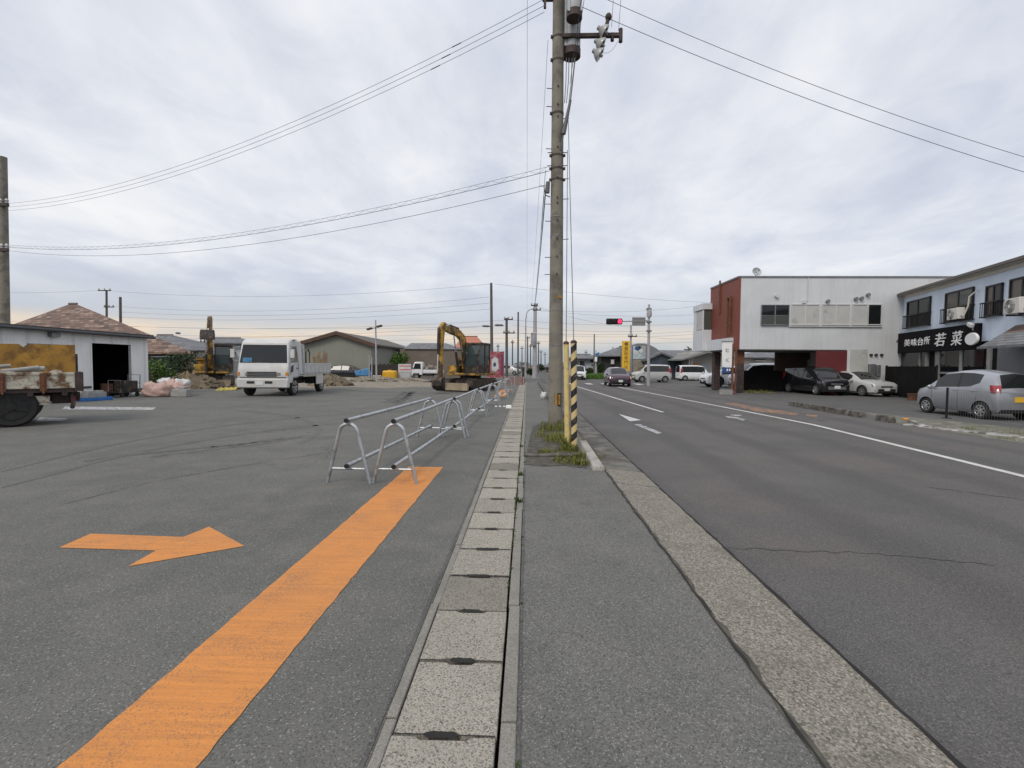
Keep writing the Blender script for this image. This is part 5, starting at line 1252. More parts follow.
# bay and fascia on the flank
m = MB(); m.bx(X0-.62, X0+.0, 33.05, 34.85, 2.62, 4.05); m.bx(X0-.64, X0+.0, 33.00, 34.90, 5.45, 5.85); m.bx(X0-.60, X0+.0, 34.35, 34.85, 4.05, 5.45); m.bx(X0-.6, X0-.52, 33.07, 33.15, 4.05, 5.45); m.bx(X0+.0, X0+.3, 33.37, 34.85, 2.62, 5.85); bay = wb(m, 'bay', 'bwhite_y')
m = MB(); m.bx(X0-.5, X0-.02, 33.09, 33.12, 4.05, 5.45); wb(m, 'bay_pane', 'glassgreen', bay)
m = MB(); m.bx(X0-.57, X0-.54, 33.20, 34.30, 4.1, 5.4); wb(m, 'bay_side_pane', 'panel', bay)
m = MB(); m.bx(X0-.22, X0-.01, YF+.5, 33.0, ZS+.02, ZS+.72); wb(m, 'fascia', 'bwhite_y')
m = MB(); m.bx(X0-.13, X0-.01, 29.9, 30.0, ZS+.9, ZT-1.1); m.bx(X0-.13, X0-.01, 30.25, 30.35, ZS+.9, ZT-1.1); m.bx(X0-.15, X0-.01, 29.9, 30.35, ZT-1.1, ZT-1.0); wb(m, 'sign_frame', 'rust')
m = MB(); m.bx(X0-.1, X0-.01, 31.6, 31.7, ZT-1.9, ZT+.28); wb(m, 'flank_pipe', 'rust')
for (px, Y, w, mt, mt2) in ((739.7, 29.6, .36, 'rust', 'rustdark'), (716, 32.9, .40, 'rustdark', 'rustdark')):
    c = A(px, 370, Y); m = MB(); m.box((c.x, Y, (ZR+1.75)/2), (w, w, 1.75-ZR)); o = wb(m, 'pillar', mt2); m = MB(); m.box((c.x, Y, (1.752+ZS-.07)/2), (w+.01, w+.01, ZS-.07-1.752)); wb(m, 'pillar_head', mt, o)
# dish
c = A(757, 273, YF+.15); t2 = thing('satellite_dish', 'round white satellite dish on the white building roof edge', 'satellite dish', (c.x, YF+.2, ZT+.06))
m = MB(); m.lathe([(.001, .10), (.12, .085), (.22, .03), (.27, -.03), (.26, -.04), (.2, .015), (.1, .06), (.001, .075)], 'y', (0, 0, 0), 24); m.bm.transform(Matrix.Rotation(-.3, 4, 'X')); o = m.build('reflector', 'tank', t2); o.location = (0, 0, .32)
m = MB(); m.tube([(0, .1, -.02), (0, .1, .25), (0, .05, .32)], .03, 6); m.box((-.05, .1, .0), (.25, .2, .05)); m.build('mount', 'rustdark', t2)
m = MB(); m.tube([(0, -.05, .12), (0, -.28, .28), (0, -.3, .33)], .012, 5); m.box((0, -.3, .35), (.05, .08, .06)); m.build('feed_arm', 'steel', t2)
# fence panel, pad and things below
m = MB()
a = A(741, 380, 31.4); b = A(788, 380, 31.4)
m.bx(a.x, b.x, 31.38, 31.42, ZR+.12, 1.28)
for k in range(26): xx = a.x+(b.x-a.x)*(k+.5)/26; m.bx(xx-.04, xx+.04, 31.35, 31.38, ZR+.1, 1.3)
o = m.build('fence_panel', 'shop'); tag(o, 'black slatted fence panel under the white building beside the black minivan', 'fence panel')
sheet('concrete_pad', [(fX(741), 29.7), (fX(786), 29.7), (fX(786), 31.3), (fX(741), 31.3)], ZR+.006, 'concrete')
# pole sign
c = A(733, 392, 28.0); t = thing('pole_sign', 'tall white shop sign with blue foot on a rusty post beside the building', 'sign', (c.x, 28.0, ZR))
m = MB(); zt = A(733, 343.5, 28).z-ZR; m.box((-.06, 0, zt/2), (.10, .10, zt)); m.box((.12, .02, zt*.46), (.07, .07, zt*.92)); m.box((.03, .02, zt*.7), (.2, .04, .04)); m.build('post', 'rust', t)
a = A(722.0, 342, 28); b = A(730.8, 373, 28); W_ = b.x-a.x; cxs = (a.x+b.x)/2-c.x; zt = a.z-ZR; zb_ = b.z-ZR; zm = A(725, 367, 28).z-ZR
m = MB(); m.bx(cxs-W_/2, cxs+W_/2, -.12, -.02, zm, zt); pn = m.build('sign_panel', 'signwhite', t, bev=.01)
m = MB(); m.bx(cxs-W_/2-.03, cxs+W_/2+.03, -.14, .0, zt, zt+.05); m.build('sign_cap', 'steel', pn)
for ch, py in (('ヒ', 350.2), ('く', 360)): text('letter', ch, pn, face_my((cxs, -.125, A(725, py, 28).z-ZR)), .19, .22, 'text_navy', .006)
m = MB(); m.bx(cxs-W_/2+.04, cxs+W_/2-.08, -.12, -.02, zb_, zm-.02); bp = m.build('blue_panel', 'signblue', t)
for dx in (0.02, .16): m = MB(); m.ball((cxs+dx, -.125, (zb_+zm)/2), (.05, .008, .07), 6); m.build('white_mark', 'signwhite', bp)
m = MB(); m.bx(cxs-W_/2-.06, cxs+W_/2+.1, -.07, .07, .0, .28); m.build('sign_footing', 'concrete', t)

# ------------------------------------------------------------------ light blue shop building
XB = 22.0
PHI = R(-15.6); PV = Vector((22.0, 28.0, 0))      # the block stands at a slight angle to the road
RI = Matrix.Rotation(-PHI, 3, 'Z')
def bP(px, py, X=XB):
    d = RI @ ray(px, py); e = RI @ (EYE-PV)+PV; return e+d*((X-e.x)/d.x)
def bY(px): return bP(px, 340).y
def settle(o):
    o.location = Matrix.Rotation(PHI, 3, 'Z') @ (Vector(o.location)-PV)+PV; o.rotation_euler.z += PHI
Y1 = bY(897.8); Y0 = 12.0; ZE = bP(898, 297.5).z
t = thing('blue_building', 'light blue two-storey shop building with dark windows at the right edge', 'building', (XB, Y1, ZR))
def bb(m, nm, mat, par=None, **k):
    if par is None: return m.build(nm, mat, t, world=True, **k)
    o = m.build(nm, mat, par, **k); o.data.transform(Matrix.Translation(-Vector((XB, Y1, ZR)))); return o
ZG = 2.75
m = MB(); m.bx(XB, XB+8, Y0, Y1, ZG, ZE); wl = bb(m, 'upper_wall', 'bluewall')
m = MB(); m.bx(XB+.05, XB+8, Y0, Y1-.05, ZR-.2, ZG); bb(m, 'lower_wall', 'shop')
m = MB(); m.hull2([(XB-.28, Y0-.4, ZE+.04), (XB-.28, Y1+.1, ZE+.04), (XB+8, Y1+.1, ZE+.32), (XB+8, Y0-.4, ZE+.32)], [(XB-.28, Y0-.4, ZE+.16), (XB-.28, Y1+.1, ZE+.16), (XB+8, Y1+.1, ZE+.45), (XB+8, Y0-.4, ZE+.45)]); bb(m, 'roof', 'gutterp')
m = MB(); m.bx(XB-.38, XB-.285, Y0-.4, Y1+.12, ZE-.0, ZE+.10); rf = bb(m, 'gutter', 'gutterp')
m = MB(); m.bx(XB-.28, XB+.0, Y0, Y1+.05, ZE-.02, ZE+.036); m.bx(XB-.05, XB-.002, Y0, Y1, ZE-.2, ZE-.022); bb(m, 'eave_trim', 'cream_trim')
m = MB(); m.tube([(XB-.3, Y1-.05, ZE), (XB-.1, Y1-.05, ZE-.35), (XB-.1, Y1-.05, ZR)], .05, 8); bb(m, 'downpipe', 'cream_trim')
def bwin(px0, px1, pyt, pyb, pane, pane2, rail=True):
    ya, yb = bY(px0), bY(px1); cx = (px0+px1)/2; zt, zb = bP(cx, pyt).z, bP(cx, pyb).z
    m = MB(); f = .07; x0, x1 = XB-.09, XB+.02
    m.bx(x0, x1, yb, ya, zt-f, zt); m.bx(x0, x1, yb, ya, zb, zb+f); m.bx(x0, x1, ya-f, ya, zb, zt); m.bx(x0, x1, yb, yb+f, zb, zt); ym = (ya+yb)/2; m.bx(x0+.01, x1, ym-.04, ym+.04, zb, zt)
    o = bb(m, 'window', 'alu')
    m = MB(); m.bx(XB-.04, XB-.01, ym, ya-f, zb+f, zt-f); bb(m, 'pane', pane, o)
    m = MB(); m.bx(XB-.055, XB-.025, yb+f, ym, zb+f, zt-f); bb(m, 'pane', pane2, o)
    if rail:
        zr = zb+(zt-zb)*.46; e = .04; m = MB()
        m.bx(XB-.24, XB-.20, yb-e, ya+e, zr-.05, zr); m.bx(XB-.24, XB-.20, yb-e, ya+e, zb-.05, zb); 
        for y in (yb-e, ya+e): m.bx(XB-.24, XB, y-.02, y+.02, zr-.05, zr); m.bx(XB-.24, XB, y-.02, y+.02, zb-.05, zb)
        k = int((ya-yb+2*e)/.13)
        for i in range(k+1): y = yb-e+(ya-yb+2*e)*i/k; m.bx(XB-.23, XB-.21, y-.013, y+.013, zb, zr)
        bb(m, 'window_rail', 'alu', o)
    return ya, yb, zb, zt
bwin(907, 930, 299.5, 326.5, 'glass', 'glass')
bwin(945, 972.7, 290.5, 321, 'glassbrown', 'glassgreen')
bwin(985.4, 1001.5, 285, 316, 'glassbrown', 'glass')
bwin(1009, 1036, 277, 309, 'glassbrown', 'glassbrown', False)
# awning with slates
a = bP(978, 329); b = bP(978, 349, XB-1.0)
m = MB(); ya, yb = bP(979, 345, XB-1.15).y, Y0
m.hull2([(XB, ya, bP(980, 330).z-.06), (XB, yb, bP(980, 330).z-.06), (XB-1.15, yb, bP(990, 346, XB-1.15).z-.06), (XB-1.15, ya, bP(990, 346, XB-1.15).z-.06)], [(XB, ya, bP(980, 330).z), (XB, yb, bP(980, 330).z), (XB-1.15, yb, bP(990, 346, XB-1.15).z), (XB-1.15, ya, bP(990, 346, XB-1.15).z)])
aw = bb(m, 'awning', 'awntile')
m = MB(); za = bP(990, 346, XB-1.15).z; m.bx(XB-1.22, XB-1.15, yb, ya, za-.1, za+.0); bb(m, 'awning_gutter', 'steel', aw)
m = MB(); m.hull2([(XB-.02, ya-.05, bP(980, 330).z+.004), (XB-.02, ya-1.1, bP(980, 330).z+.004), (XB-.7, ya-1.5, za+.26), (XB-.7, ya-.05, za+.26)], [(XB-.02, ya-.05, bP(980, 330).z+.03), (XB-.02, ya-1.1, bP(980, 330).z+.03), (XB-.7, ya-1.5, za+.285), (XB-.7, ya-.05, za+.285)]); bb(m, 'tan_slates', 'browntile', aw)
# small tiled porch at the far corner
m = MB(); m.hull2([(XB-1.6, Y1-.6, 2.35), (XB-1.6, Y1+.5, 2.35), (XB-.05, Y1+.5, 3.15), (XB-.05, Y1-.6, 3.15)], [(XB-1.62, Y1-.6, 2.47), (XB-1.62, Y1+.5, 2.47), (XB-.05, Y1+.5, 3.3), (XB-.05, Y1-.6, 3.3)]); bb(m, 'porch_roof', 'browntile')
# shop front below
m = MB(); zs = 2.0
for px, w in ((899, .22), (920.5, .08), (927.5, .14), (938.5, .20), (962, .1), (990, .12)):
    y = bY(px); m.bx(XB-.03, XB+.06, y-w, y+w, ZR, ZG-.02)
m.bx(XB-.02, XB+.06, bY(927), bY(900), 1.22, 1.32); m.bx(XB-.02, XB+.06, bY(985), bY(940), 1.25, 1.35); bb(m, 'shop_frame', 'greywall')
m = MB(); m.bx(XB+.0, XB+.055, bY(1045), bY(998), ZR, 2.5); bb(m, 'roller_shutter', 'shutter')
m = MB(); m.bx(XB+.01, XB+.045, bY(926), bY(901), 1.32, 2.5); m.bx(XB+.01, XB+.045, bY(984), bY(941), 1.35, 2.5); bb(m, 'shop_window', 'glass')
# signboard
XS = XB-.22
ya, yb = bP(897.6, 343, XS).y, bP(976, 337, XS).y; zt = (bP(897.6, 333.3, XS).z+bP(976, 323.8, XS).z)/2; zb = (bP(897.6, 352.3, XS).z+bP(976, 350, XS).z)/2
m = MB(); m.bx(XS, XB-.01, yb, ya, zb, zt); sg = bb(m, 'signboard', 'sign', bev=.01)
off = Matrix.Translation(-Vector((XB, Y1, ZR)))
def sgtext(body, px0, px1, py0, py1, dep=.012, offset=0, shear=0):
    p0 = bP(px0, (py0+py1)/2, XS); p1 = bP(px1, (py0+py1)/2, XS); cx = (px0+px1)/2; h = bP(cx, py0, XS).z-bP(cx, py1, XS).z
    return text('lettering', body, sg, off @ face_mx((XS-.012, (p0.y+p1.y)/2, bP(cx, (py0+py1)/2, XS).z)), p0.y-p1.y, h, 'signwhite', dep, shear, offset)
for ch, a, b, y0_, y1_ in (('美', 904.6, 910.2, 339.4, 346.2), ('味', 911.4, 917, 338.8, 345.9), ('台', 918.0, 923.4, 337.8, 345.4), ('所', 924.3, 930, 336.6, 344.4)): sgtext(ch, a, b, y0_, y1_, offset=.012)
sgtext('若', 934.8, 946.4, 333, 346.2, offset=.008, shear=.15); sgtext('菜', 951.4, 962.8, 331, 345.4, offset=.008, shear=.15)
p = bP(972, 339, XS-.05); m = MB(); m.lathe([(.001, -.05), (.36, -.05), (.385, -.02), (.385, .03), (.001, .03)], 'x', (0, 0, 0), 28); m.bm.transform(Matrix.Translation(p) @ Matrix.Diagonal((1, 1.22, .74, 1))); bb(m, 'oval_plaque', 'signwhite', sg)
m = MB(); p = bP(970.5, 325, XS-.1); m.box(p, (.15, .35, .18), rot=(.4, 0, 0)); m.box(p+Vector((.1, 0, -.1)), (.06, .06, .3)); bb(m, 'spotlight', 'frame', sg, bev=.03)
# air conditioners (each rests on a rail bracket)
for px0, px1, py0, py1, lab in ((947, 964.5, 308.8, 320.6, 'cream air conditioner unit under the second window, above the black sign'), (1004.5, 1026, 299, 315.2, 'cream air conditioner unit under the rightmost window, above the slate awning')):
    XA = XB-.55; p0, p1 = bP(px0, py0, XA), bP(px1, py1, XA); h = bP(px0+3, py0, XA).z-bP(px0+3, py1, XA).z; w = min(.85, p0.y-p1.y); zc = bP(px0+3, py1, XA).z
    t3 = thing('air_conditioner', lab, 'air conditioner', (XA+.15, p0.y-w/2, zc))
    m = MB(); m.bx(-.15, .15, -w/2, w/2, .03, h); m.build('casing', 'acwhite', t3, bev=.02)
    m = MB(); m.lathe([(.01, -.172), (h*.40, -.172), (h*.42, -.15), (.01, -.15)], 'x', (0, w*.12, h*.52), 20); g_ = m.build('fan_grille', 'acgrille', t3)
    m = MB(); m.lathe([(.01, -.178), (h*.12, -.178), (h*.12, -.17), (.01, -.17)], 'x', (0, w*.12, h*.52), 14)
    for r_ in (.22, .32, .41): m.tube([(-.176, w*.12+h*r_*math.cos(k*PI/10), h*.52+h*r_*math.sin(k*PI/10)) for k in range(20)], .008, 4, closed=True)
    m.build('fan_hub', 'acwhite', g_)
    m = MB(); m.bx(-.12, .45, -w/2+.05, -w/2+.11, -.03, .03); m.bx(-.12, .45, w/2-.11, w/2-.05, -.03, .03); m.build('bracket', 'alu', t3)
    settle(t3)
    m = MB(); m.tube([(0, -w/2, .2), (.0, -w/2-.2, .15), (.1, -w/2-.3, .6), (.1, -w/2-.35, 1.0), (.34, -w/2-.5, 1.3)], .03, 6); m.build('hose', 'cream_trim', t3)
settle(t)
# screen and clutter at the shop
t4 = thing('screen_fence', 'tall black slatted screen in front of the light blue shop, beside the sedan', 'screen fence', (20.9, 25.4, ZR))
for k in range(3):
    y0_ = 22.9+k*1.75; m = MB()
    for j in range(11): m.bx(20.87, 20.92, y0_+.02+j*.155, y0_+.155+j*.155, ZR+.06, 1.62)
    m.bx(20.92, 20.95, y0_, y0_+1.72, .2, .3); m.bx(20.92, 20.95, y0_, y0_+1.72, 1.3, 1.4); m.build('slat_panel', 'shop', t4, world=True)
for k in range(4): m = MB(); m.box((20.95, 22.88+k*1.75, .8), (.08, .07, 1.75)); m.build('post', 'alu', t4, world=True)
settle(t4)
a = G(904, 392, ZR); m = MB(); m.lathe([(.16, 0), (.2, .3), (.22, .34), (.18, .34), (.16, .3)], 'z', (0, 0, 0), 14); o = m.build('flower_pot', 'rust'); o.location = (19.2, 24.2, ZR); tag(o, 'brown clay pot on the ground before the dark hedge', 'flower pot')
# wire fence beside the silver car
p = G(946.3, 418.3, ZR)
t = thing('wire_fence', 'low black wire fence with thin uprights in front of the silver car', 'fence', p)
LF = 2.9; z1 = A(946, 387.5, p.y).z-ZR
for y in (0, -LF): m = MB(); m.box((0, y, z1/2), (.045, .045, z1)); m.box((0, y, .01), (.2, .16, .02)); m.build('fence_post', 'alu', t)
m = MB()
for k in range(34): m.tube([(0, -LF*(k+1)/35, .08), (0, -LF*(k+1)/35, z1-.06)], .0028, 4)
for z in (.08, z1-.06): m.tube([(0, 0, z), (0, -LF, z)], .006, 4)
m.build('wire_mesh', 'steel', t)

# ------------------------------------------------------------------ left: shed, houses, warehouse
XH = -19.0
sp = lambda px, py: AX(px, py, XH)
t = thing('shed', 'white ribbed metal shed with open black doorway and dark eave', 'shed', (XH, 20, 0))
ye = sp(148.3, 370).y; ys = 12.0; d0, d1 = sp(92.3, 380).y, sp(131.2, 380).y; zd = sp(112, 344).z; zh = sp(148, 340.3).z; zh0 = zh+.12; D = 3.4
m = MB(); m.bx(XH-.08, XH, ys, d0, -.1, zh0); m.bx(XH-.08, XH, d1, ye, -.1, zh0); m.bx(XH-.08, XH, d0, d1, zd, zh0)
fr_ = m.build('front_wall', 'shedwhite', t, world=True)
m = MB(); m.bx(XH-D, XH-.085, ye-.08, ye, -.1, zh0-.1); m.bx(XH-D, XH-.085, ys, ys+.08, -.1, zh0-.1); m.bx(XH-D, XH-D+.08, ys+.09, ye-.09, -.1, zh0-.1); m.build('rear_wall', 'shedwhite', t, world=True)
m = MB(); m.bx(XH-D+.1, XH-D+.14, ys+.12, ye-.12, .02, zh0-.12); m.bx(XH-D+.15, XH-.1, ye-.14, ye-.1, .02, zh0-.12); m.bx(XH-D+.15, XH-.1, ys+.1, ys+.14, .02, zh0-.12); m.bx(XH-.14, XH-.1, ys+.15, d0-.1, .02, zh0-.12); m.bx(XH-D+.15, XH-.15, ys+.15, ye-.15, zh0-.1, zh0-.06); m.build('shade_lining', 'shop', t, world=True)  # added near-black lining: the unlit interior's shade is put into its colour
m = MB(); m.bx(XH-D-.2, XH+.28, ys-.2, ye+.06, zh0+.002, zh0+.14); m.build('roof', 'eave', t, world=True)
m = MB(); m.tube([(XH+.32, ys-.2, zh0+.03), (XH+.32, ye+.06, zh0+.0)], .06, 8); m.build('eave_gutter', 'eave', t, world=True)
m = MB(); m.bx(XH-.1, XH+.03, d1, d1+.10, 0, zd); m.bx(XH-.1, XH+.03, d0-.06, d0, 0, zd); m.bx(XH-.1, XH+.03, d0-.06, d1+.1, zd, zd+.06); m.build('door_frame', 'shedwhite', t, world=True)
m = MB(); m.bx(XH-.02, XH+.03, sp(28, 370).y, sp(65, 370).y, sp(50, 345).z-.05, sp(50, 345).z+.03); m.bx(XH+.0, XH+.18, sp(52, 335).y-.18, sp(52, 335).y+.18, sp(52, 337).z, sp(52, 332.5).z); m.build('wall_fitting', 'steel', t, world=True)
m = MB(); m.bx(XH-.02, XH+.04, sp(68, 380).y, d0-.08, .42, .5); m.bx(XH-.02, XH+.04, d1+.15, ye, .18, .28); m.bx(XH, XH+.06, sp(66, 380).y-.02, sp(66, 380).y+.02, 0, .5); m.build('bumper_rail', 'eave', t, world=True)
m = MB(); m.bx(XH-D+.1, XH-.1, ys+.1, ye-.1, -.02, .01); m.build('inner_floor', 'shop', t, world=True)  # floor coloured near-black as well, painting the shade inside

def hip_house(name, label, px0, px1, pye, px_r0, px_r1, pyr, Y, dep, mw, mr, wins=(), far_px=None, ov=.0, zg=0, group=None, cat='house', winmat='glass'):
    """walls + hip roof; pixels give the eave ends and ridge ends, Y the front eave distance"""
    a = A(px0, pye, Y); b = A(px1, pye, Y); ze = a.z*.5+b.z*.5; ym = Y+dep/2
    r0 = A(px_r0, pyr, ym); r1 = A(px_r1, pyr, ym); zr = (r0.z+r1.z)/2
    t = thing(name, label, cat, ((a.x+b.x)/2, Y+.4, zg), 0, group)
    m = MB(); m.bx(a.x+.4, (b.x if not far_px else A(far_px, pye, Y+dep).x)-.4, Y+.8, Y+dep-.4, zg-.3, ze-.11) if not far_px else m.prism([(a.x+.4, Y+.4), (b.x-.4, Y+.4), (A(far_px, pye, Y+dep).x-.2, Y+dep-.3), (a.x+.4, Y+dep-.3)], 'xy', zg-.3, ze-.11); m.build('wall', mw, t, world=True)
    E0 = [(a.x, Y, ze-.1), (b.x, Y, ze-.1), (A(far_px, pye, Y+dep).x if far_px else b.x, Y+dep, ze-.1), (a.x, Y+dep, ze-.1)]
    m = MB()
    vs = E0+[(x, y, z+.14) for x, y, z in E0]+[(r0.x, ym, zr), (r1.x, ym, zr)]
    m._add(vs, [(3, 2, 1, 0), (0, 1, 5, 4), (1, 2, 6, 5), (2, 3, 7, 6), (3, 0, 4, 7), (4, 5, 9, 8), (5, 6, 9), (6, 7, 8, 9), (7, 4, 8)])
    rf = m.build('roof', mr, t, world=True, sharp=20)
    m = MB(); m.tube([(r0.x-.1, ym, zr+.03), (r1.x+.1, ym, zr+.03)], .09, 6); q = m.build('ridge_cap', 'gutterp', rf); q.data.transform(Matrix.Translation(-Vector(t.location)))
    for (wx0, wx1, wy0, wy1) in wins:
        p = A(wx0, wy0, Y+.4); q = A(wx1, wy1, Y+.4); m = MB(); m.bx(p.x, q.x, Y+.34, Y+.41, q.z, p.z); w = m.build('window', winmat, t, world=True)
        m = MB(); m.bx(p.x-.05, q.x+.05, Y+.30, Y+.42, q.z-.08, q.z-.01); m.bx(p.x-.05, q.x+.05, Y+.32, Y+.42, p.z+.005, p.z+.06); f = m.build('frame', 'frame', w); f.data.transform(Matrix.Translation(-Vector(t.location)))
    return t
hip_house('tiled_house', 'low dark house under a big mottled brown tile roof behind the shed', -60, 193, 352, 70, 76, 304, 34, 11, 'housewall', 'browntile', ((152, 175, 357, 368),), far_px=186)
hip_house('tiled_house', 'house with grey tiled roof peeking out behind the brown tiled one', 120, 197, 350, 158, 172, 335, 50, 9, 'cream', 'greytile', ((186, 192, 352, 360),))
hip_house('tiled_house', 'narrow pale house wall glimpsed between the grey tiled roof and the excavator', 199, 250, 343, 210, 240, 338, 56, 8, 'paleblue_house', 'greytile', ((202, 205, 346, 356),))

# warehouse
t = thing('warehouse', 'big grey gabled warehouse with dark brown roof edge behind the building site', 'warehouse', (A(338, 375, 50).x, 50, 0))
pk = A(338, 333.5, 50); er = A(371.5, 344.5, 50); el = A(303, 343.5, 50); Yw = 67
m = MB(); m.prism([(el.x, -.3), (el.x, el.z), (pk.x, pk.z), (er.x, er.z), (er.x, -.3)], 'xz', 50, Yw); m.build('front_wall', 'wareh', t, world=True)
m = MB(); m.bx(er.x+.003, er.x+.06, 50.05, Yw, -.3, er.z-.08); m.build('side_wall', 'wareh_y', t, world=True)
for a, b, s in ((pk, er, 1), (pk, el, -1)):
    o_ = Vector((s*.5, 0, -.5*abs((a.z-b.z)/(a.x-b.x)))); m = MB()
    m.hull2([(a.x, 49.6, a.z+.02), (b.x+o_.x, 49.6, b.z+.02+o_.z), (b.x+o_.x, Yw+.3, b.z+.02+o_.z), (a.x, Yw+.3, a.z+.02)], [(a.x, 49.6, a.z+.2), (b.x+o_.x, 49.6, b.z+.2+o_.z), (b.x+o_.x, Yw+.3, b.z+.2+o_.z), (a.x, Yw+.3, a.z+.2)])
    rf = m.build('roof', 'warroof', t, world=True)
    m = MB(); m.hull2([(a.x, 49.5, a.z-.14), (b.x+o_.x, 49.5, b.z-.14+o_.z), (b.x+o_.x, 49.58, b.z-.14+o_.z), (a.x, 49.58, a.z-.14)], [(a.x, 49.5, a.z+.24), (b.x+o_.x, 49.5, b.z+.24+o_.z), (b.x+o_.x, 49.58, b.z+.24+o_.z), (a.x, 49.58, a.z+.24)]); q = m.build('bargeboard', 'fascia', rf); q.data.transform(Matrix.Translation(-Vector(t.location)))
t = thing('taupe_building', 'low flat taupe wall building under a grey metal roof, behind the pickup', 'building', (A(420, 375, 58).x, 58, 0))
a = A(400, 349, 58); b = A(463, 348, 58); m = MB(); m.bx(a.x, b.x, 58, 64, -.3, a.z); m.build('wall', 'tanwall', t, world=True)
m = MB(); p = A(411, 343, 61); q = A(446, 343, 61); m.hull2([(a.x+.5, 57.8, a.z+.003), (b.x, 57.8, a.z+.003), (b.x, 64, a.z+.003), (a.x+.5, 64, a.z+.003)], [(p.x, 61, p.z), (q.x, 61, p.z), (q.x, 61.3, p.z), (p.x, 61.3, p.z)]); m.build('roof', 'greytile', t, world=True)
hip_house('orange_roof_house', 'far house with orange brown roof rising behind the excavator', 455, 484, 347.5, 461, 477, 336.5, 72, 8, 'cream', 'orangeroof')

# junction buildings on the right
hip_house('white_house', 'white house with low dark roof beyond the green bank at the junction', 569, 604, 358.5, 576, 590, 354.5, 74, 9, 'paleblue_house', 'greytile', ((573, 577, 361, 366), (580, 584, 360.5, 366), (590.5, 593, 359.5, 363)), zg=ZR)
hip_house('brown_house', 'near black house under a grey hip roof left of the yellow sign', 599, 650, 356, 620, 634, 346.5, 70, 9, 'darkbrown', 'greytile', ((611, 614, 360, 363.5),), zg=ZR, winmat='frame')
t = thing('advert_building', 'grey round topped building front with pale mural panel behind the pole', 'building', (A(643, 380, 62).x, 62, ZR))
c0 = A(632.5, 375, 62); c1 = A(660, 375, 62); pts = [(c0.x, ZR-.2)]
for px, py in ((632.5, 345), (636, 343.8), (640, 343.3), (645, 343.6), (650, 345), (655, 347.5), (660, 351)): p = A(px, py, 62); pts.append((p.x, p.z))
pts.append((c1.x, ZR-.2)); m = MB(); m.prism(pts, 'xz', 62, 70); m.build('wall', 'poledark' if False else 'steel', t, world=True)
a = A(633.2, 346, 61.9); b = A(645.5, 359, 61.9); m = MB(); m.bx(a.x, b.x, 61.9, 61.97, b.z, a.z); mu = m.build('mural_panel', 'mural', t, world=True)
for px, py, r_, mm in ((637, 348.5, .28, 'signblue'), (639.5, 347.8, .2, 'leafdark'), (641, 351, .25, 'bannerw'), (636, 353, .35, 'bannerw')):
    p = A(px, py, 61.88); m = MB(); m.ball((p.x-t.location.x, p.y-62, p.z-ZR), (r_, .03, r_*1.2), 6); m.build('mural_mark', mm, mu)
a = A(633.2, 359.5, 61.9); b = A(646, 374, 61.9); m = MB(); m.bx(a.x, b.x, 61.88, 61.96, b.z, a.z); m.build('patterned_door', 'debris', t, world=True)
t = thing('navy_building', 'dark navy gabled building with grey roof behind the pale van', 'building', (A(670, 375, 60).x, 60, ZR))
p0, pk, p1 = A(647, 361, 60), A(660.5, 354, 60), A(681, 362.5, 60)
m = MB(); m.prism([(p0.x, ZR-.2), (p0.x, p0.z), (pk.x, pk.z), (p1.x, p1.z), (p1.x, ZR-.2)], 'xz', 60, 74); m.build('wall', 'navywall', t, world=True)
m = MB(); e = .25
m.hull2([(pk.x, 59.6, pk.z+.01), (p1.x+.3, 59.6, p1.z-.04), (p1.x+.3, 75, p1.z-.04), (pk.x, 75, pk.z+.01)], [(pk.x, 59.6, pk.z+e), (p1.x+.3, 59.6, p1.z-.04+e), (p1.x+.3, 75, p1.z-.04+e), (pk.x, 75, pk.z+e)]); m.build('roof', 'greytile', t, world=True)
m = MB(); m.hull2([(p0.x-.3, 59.6, p0.z-.04), (pk.x-.002, 59.6, pk.z+.01), (pk.x-.002, 75, pk.z+.01), (p0.x-.3, 75, p0.z-.04)], [(p0.x-.3, 59.6, p0.z-.04+e), (pk.x-.002, 59.6, pk.z+e), (pk.x-.002, 75, pk.z+e), (p0.x-.3, 75, p0.z-.04+e)]); m.build('roof', 'greytile', t, world=True)
t = thing('grey_roof_hall', 'long low hall with pale grey roof behind the navy gable', 'building', (A(690, 375, 76).x, 76, ZR))
a = A(655, 360, 76); b = A(716, 360, 76); m = MB(); m.bx(a.x, b.x, 76, 86, ZR-.2, a.z); m.build('wall', 'cream', t, world=True)
zt = A(680, 350.3, 81).z; m = MB(); m.hull2([(a.x-.3, 75.5, a.z), (b.x+.3, 75.5, a.z), (b.x+.3, 86.5, a.z), (a.x-.3, 86.5, a.z)], [(a.x-.3, 80.8, zt), (b.x+.3, 80.8, zt), (b.x+.3, 81.2, zt), (a.x-.3, 81.2, zt)]); m.build('roof', 'greytile', t, world=True)
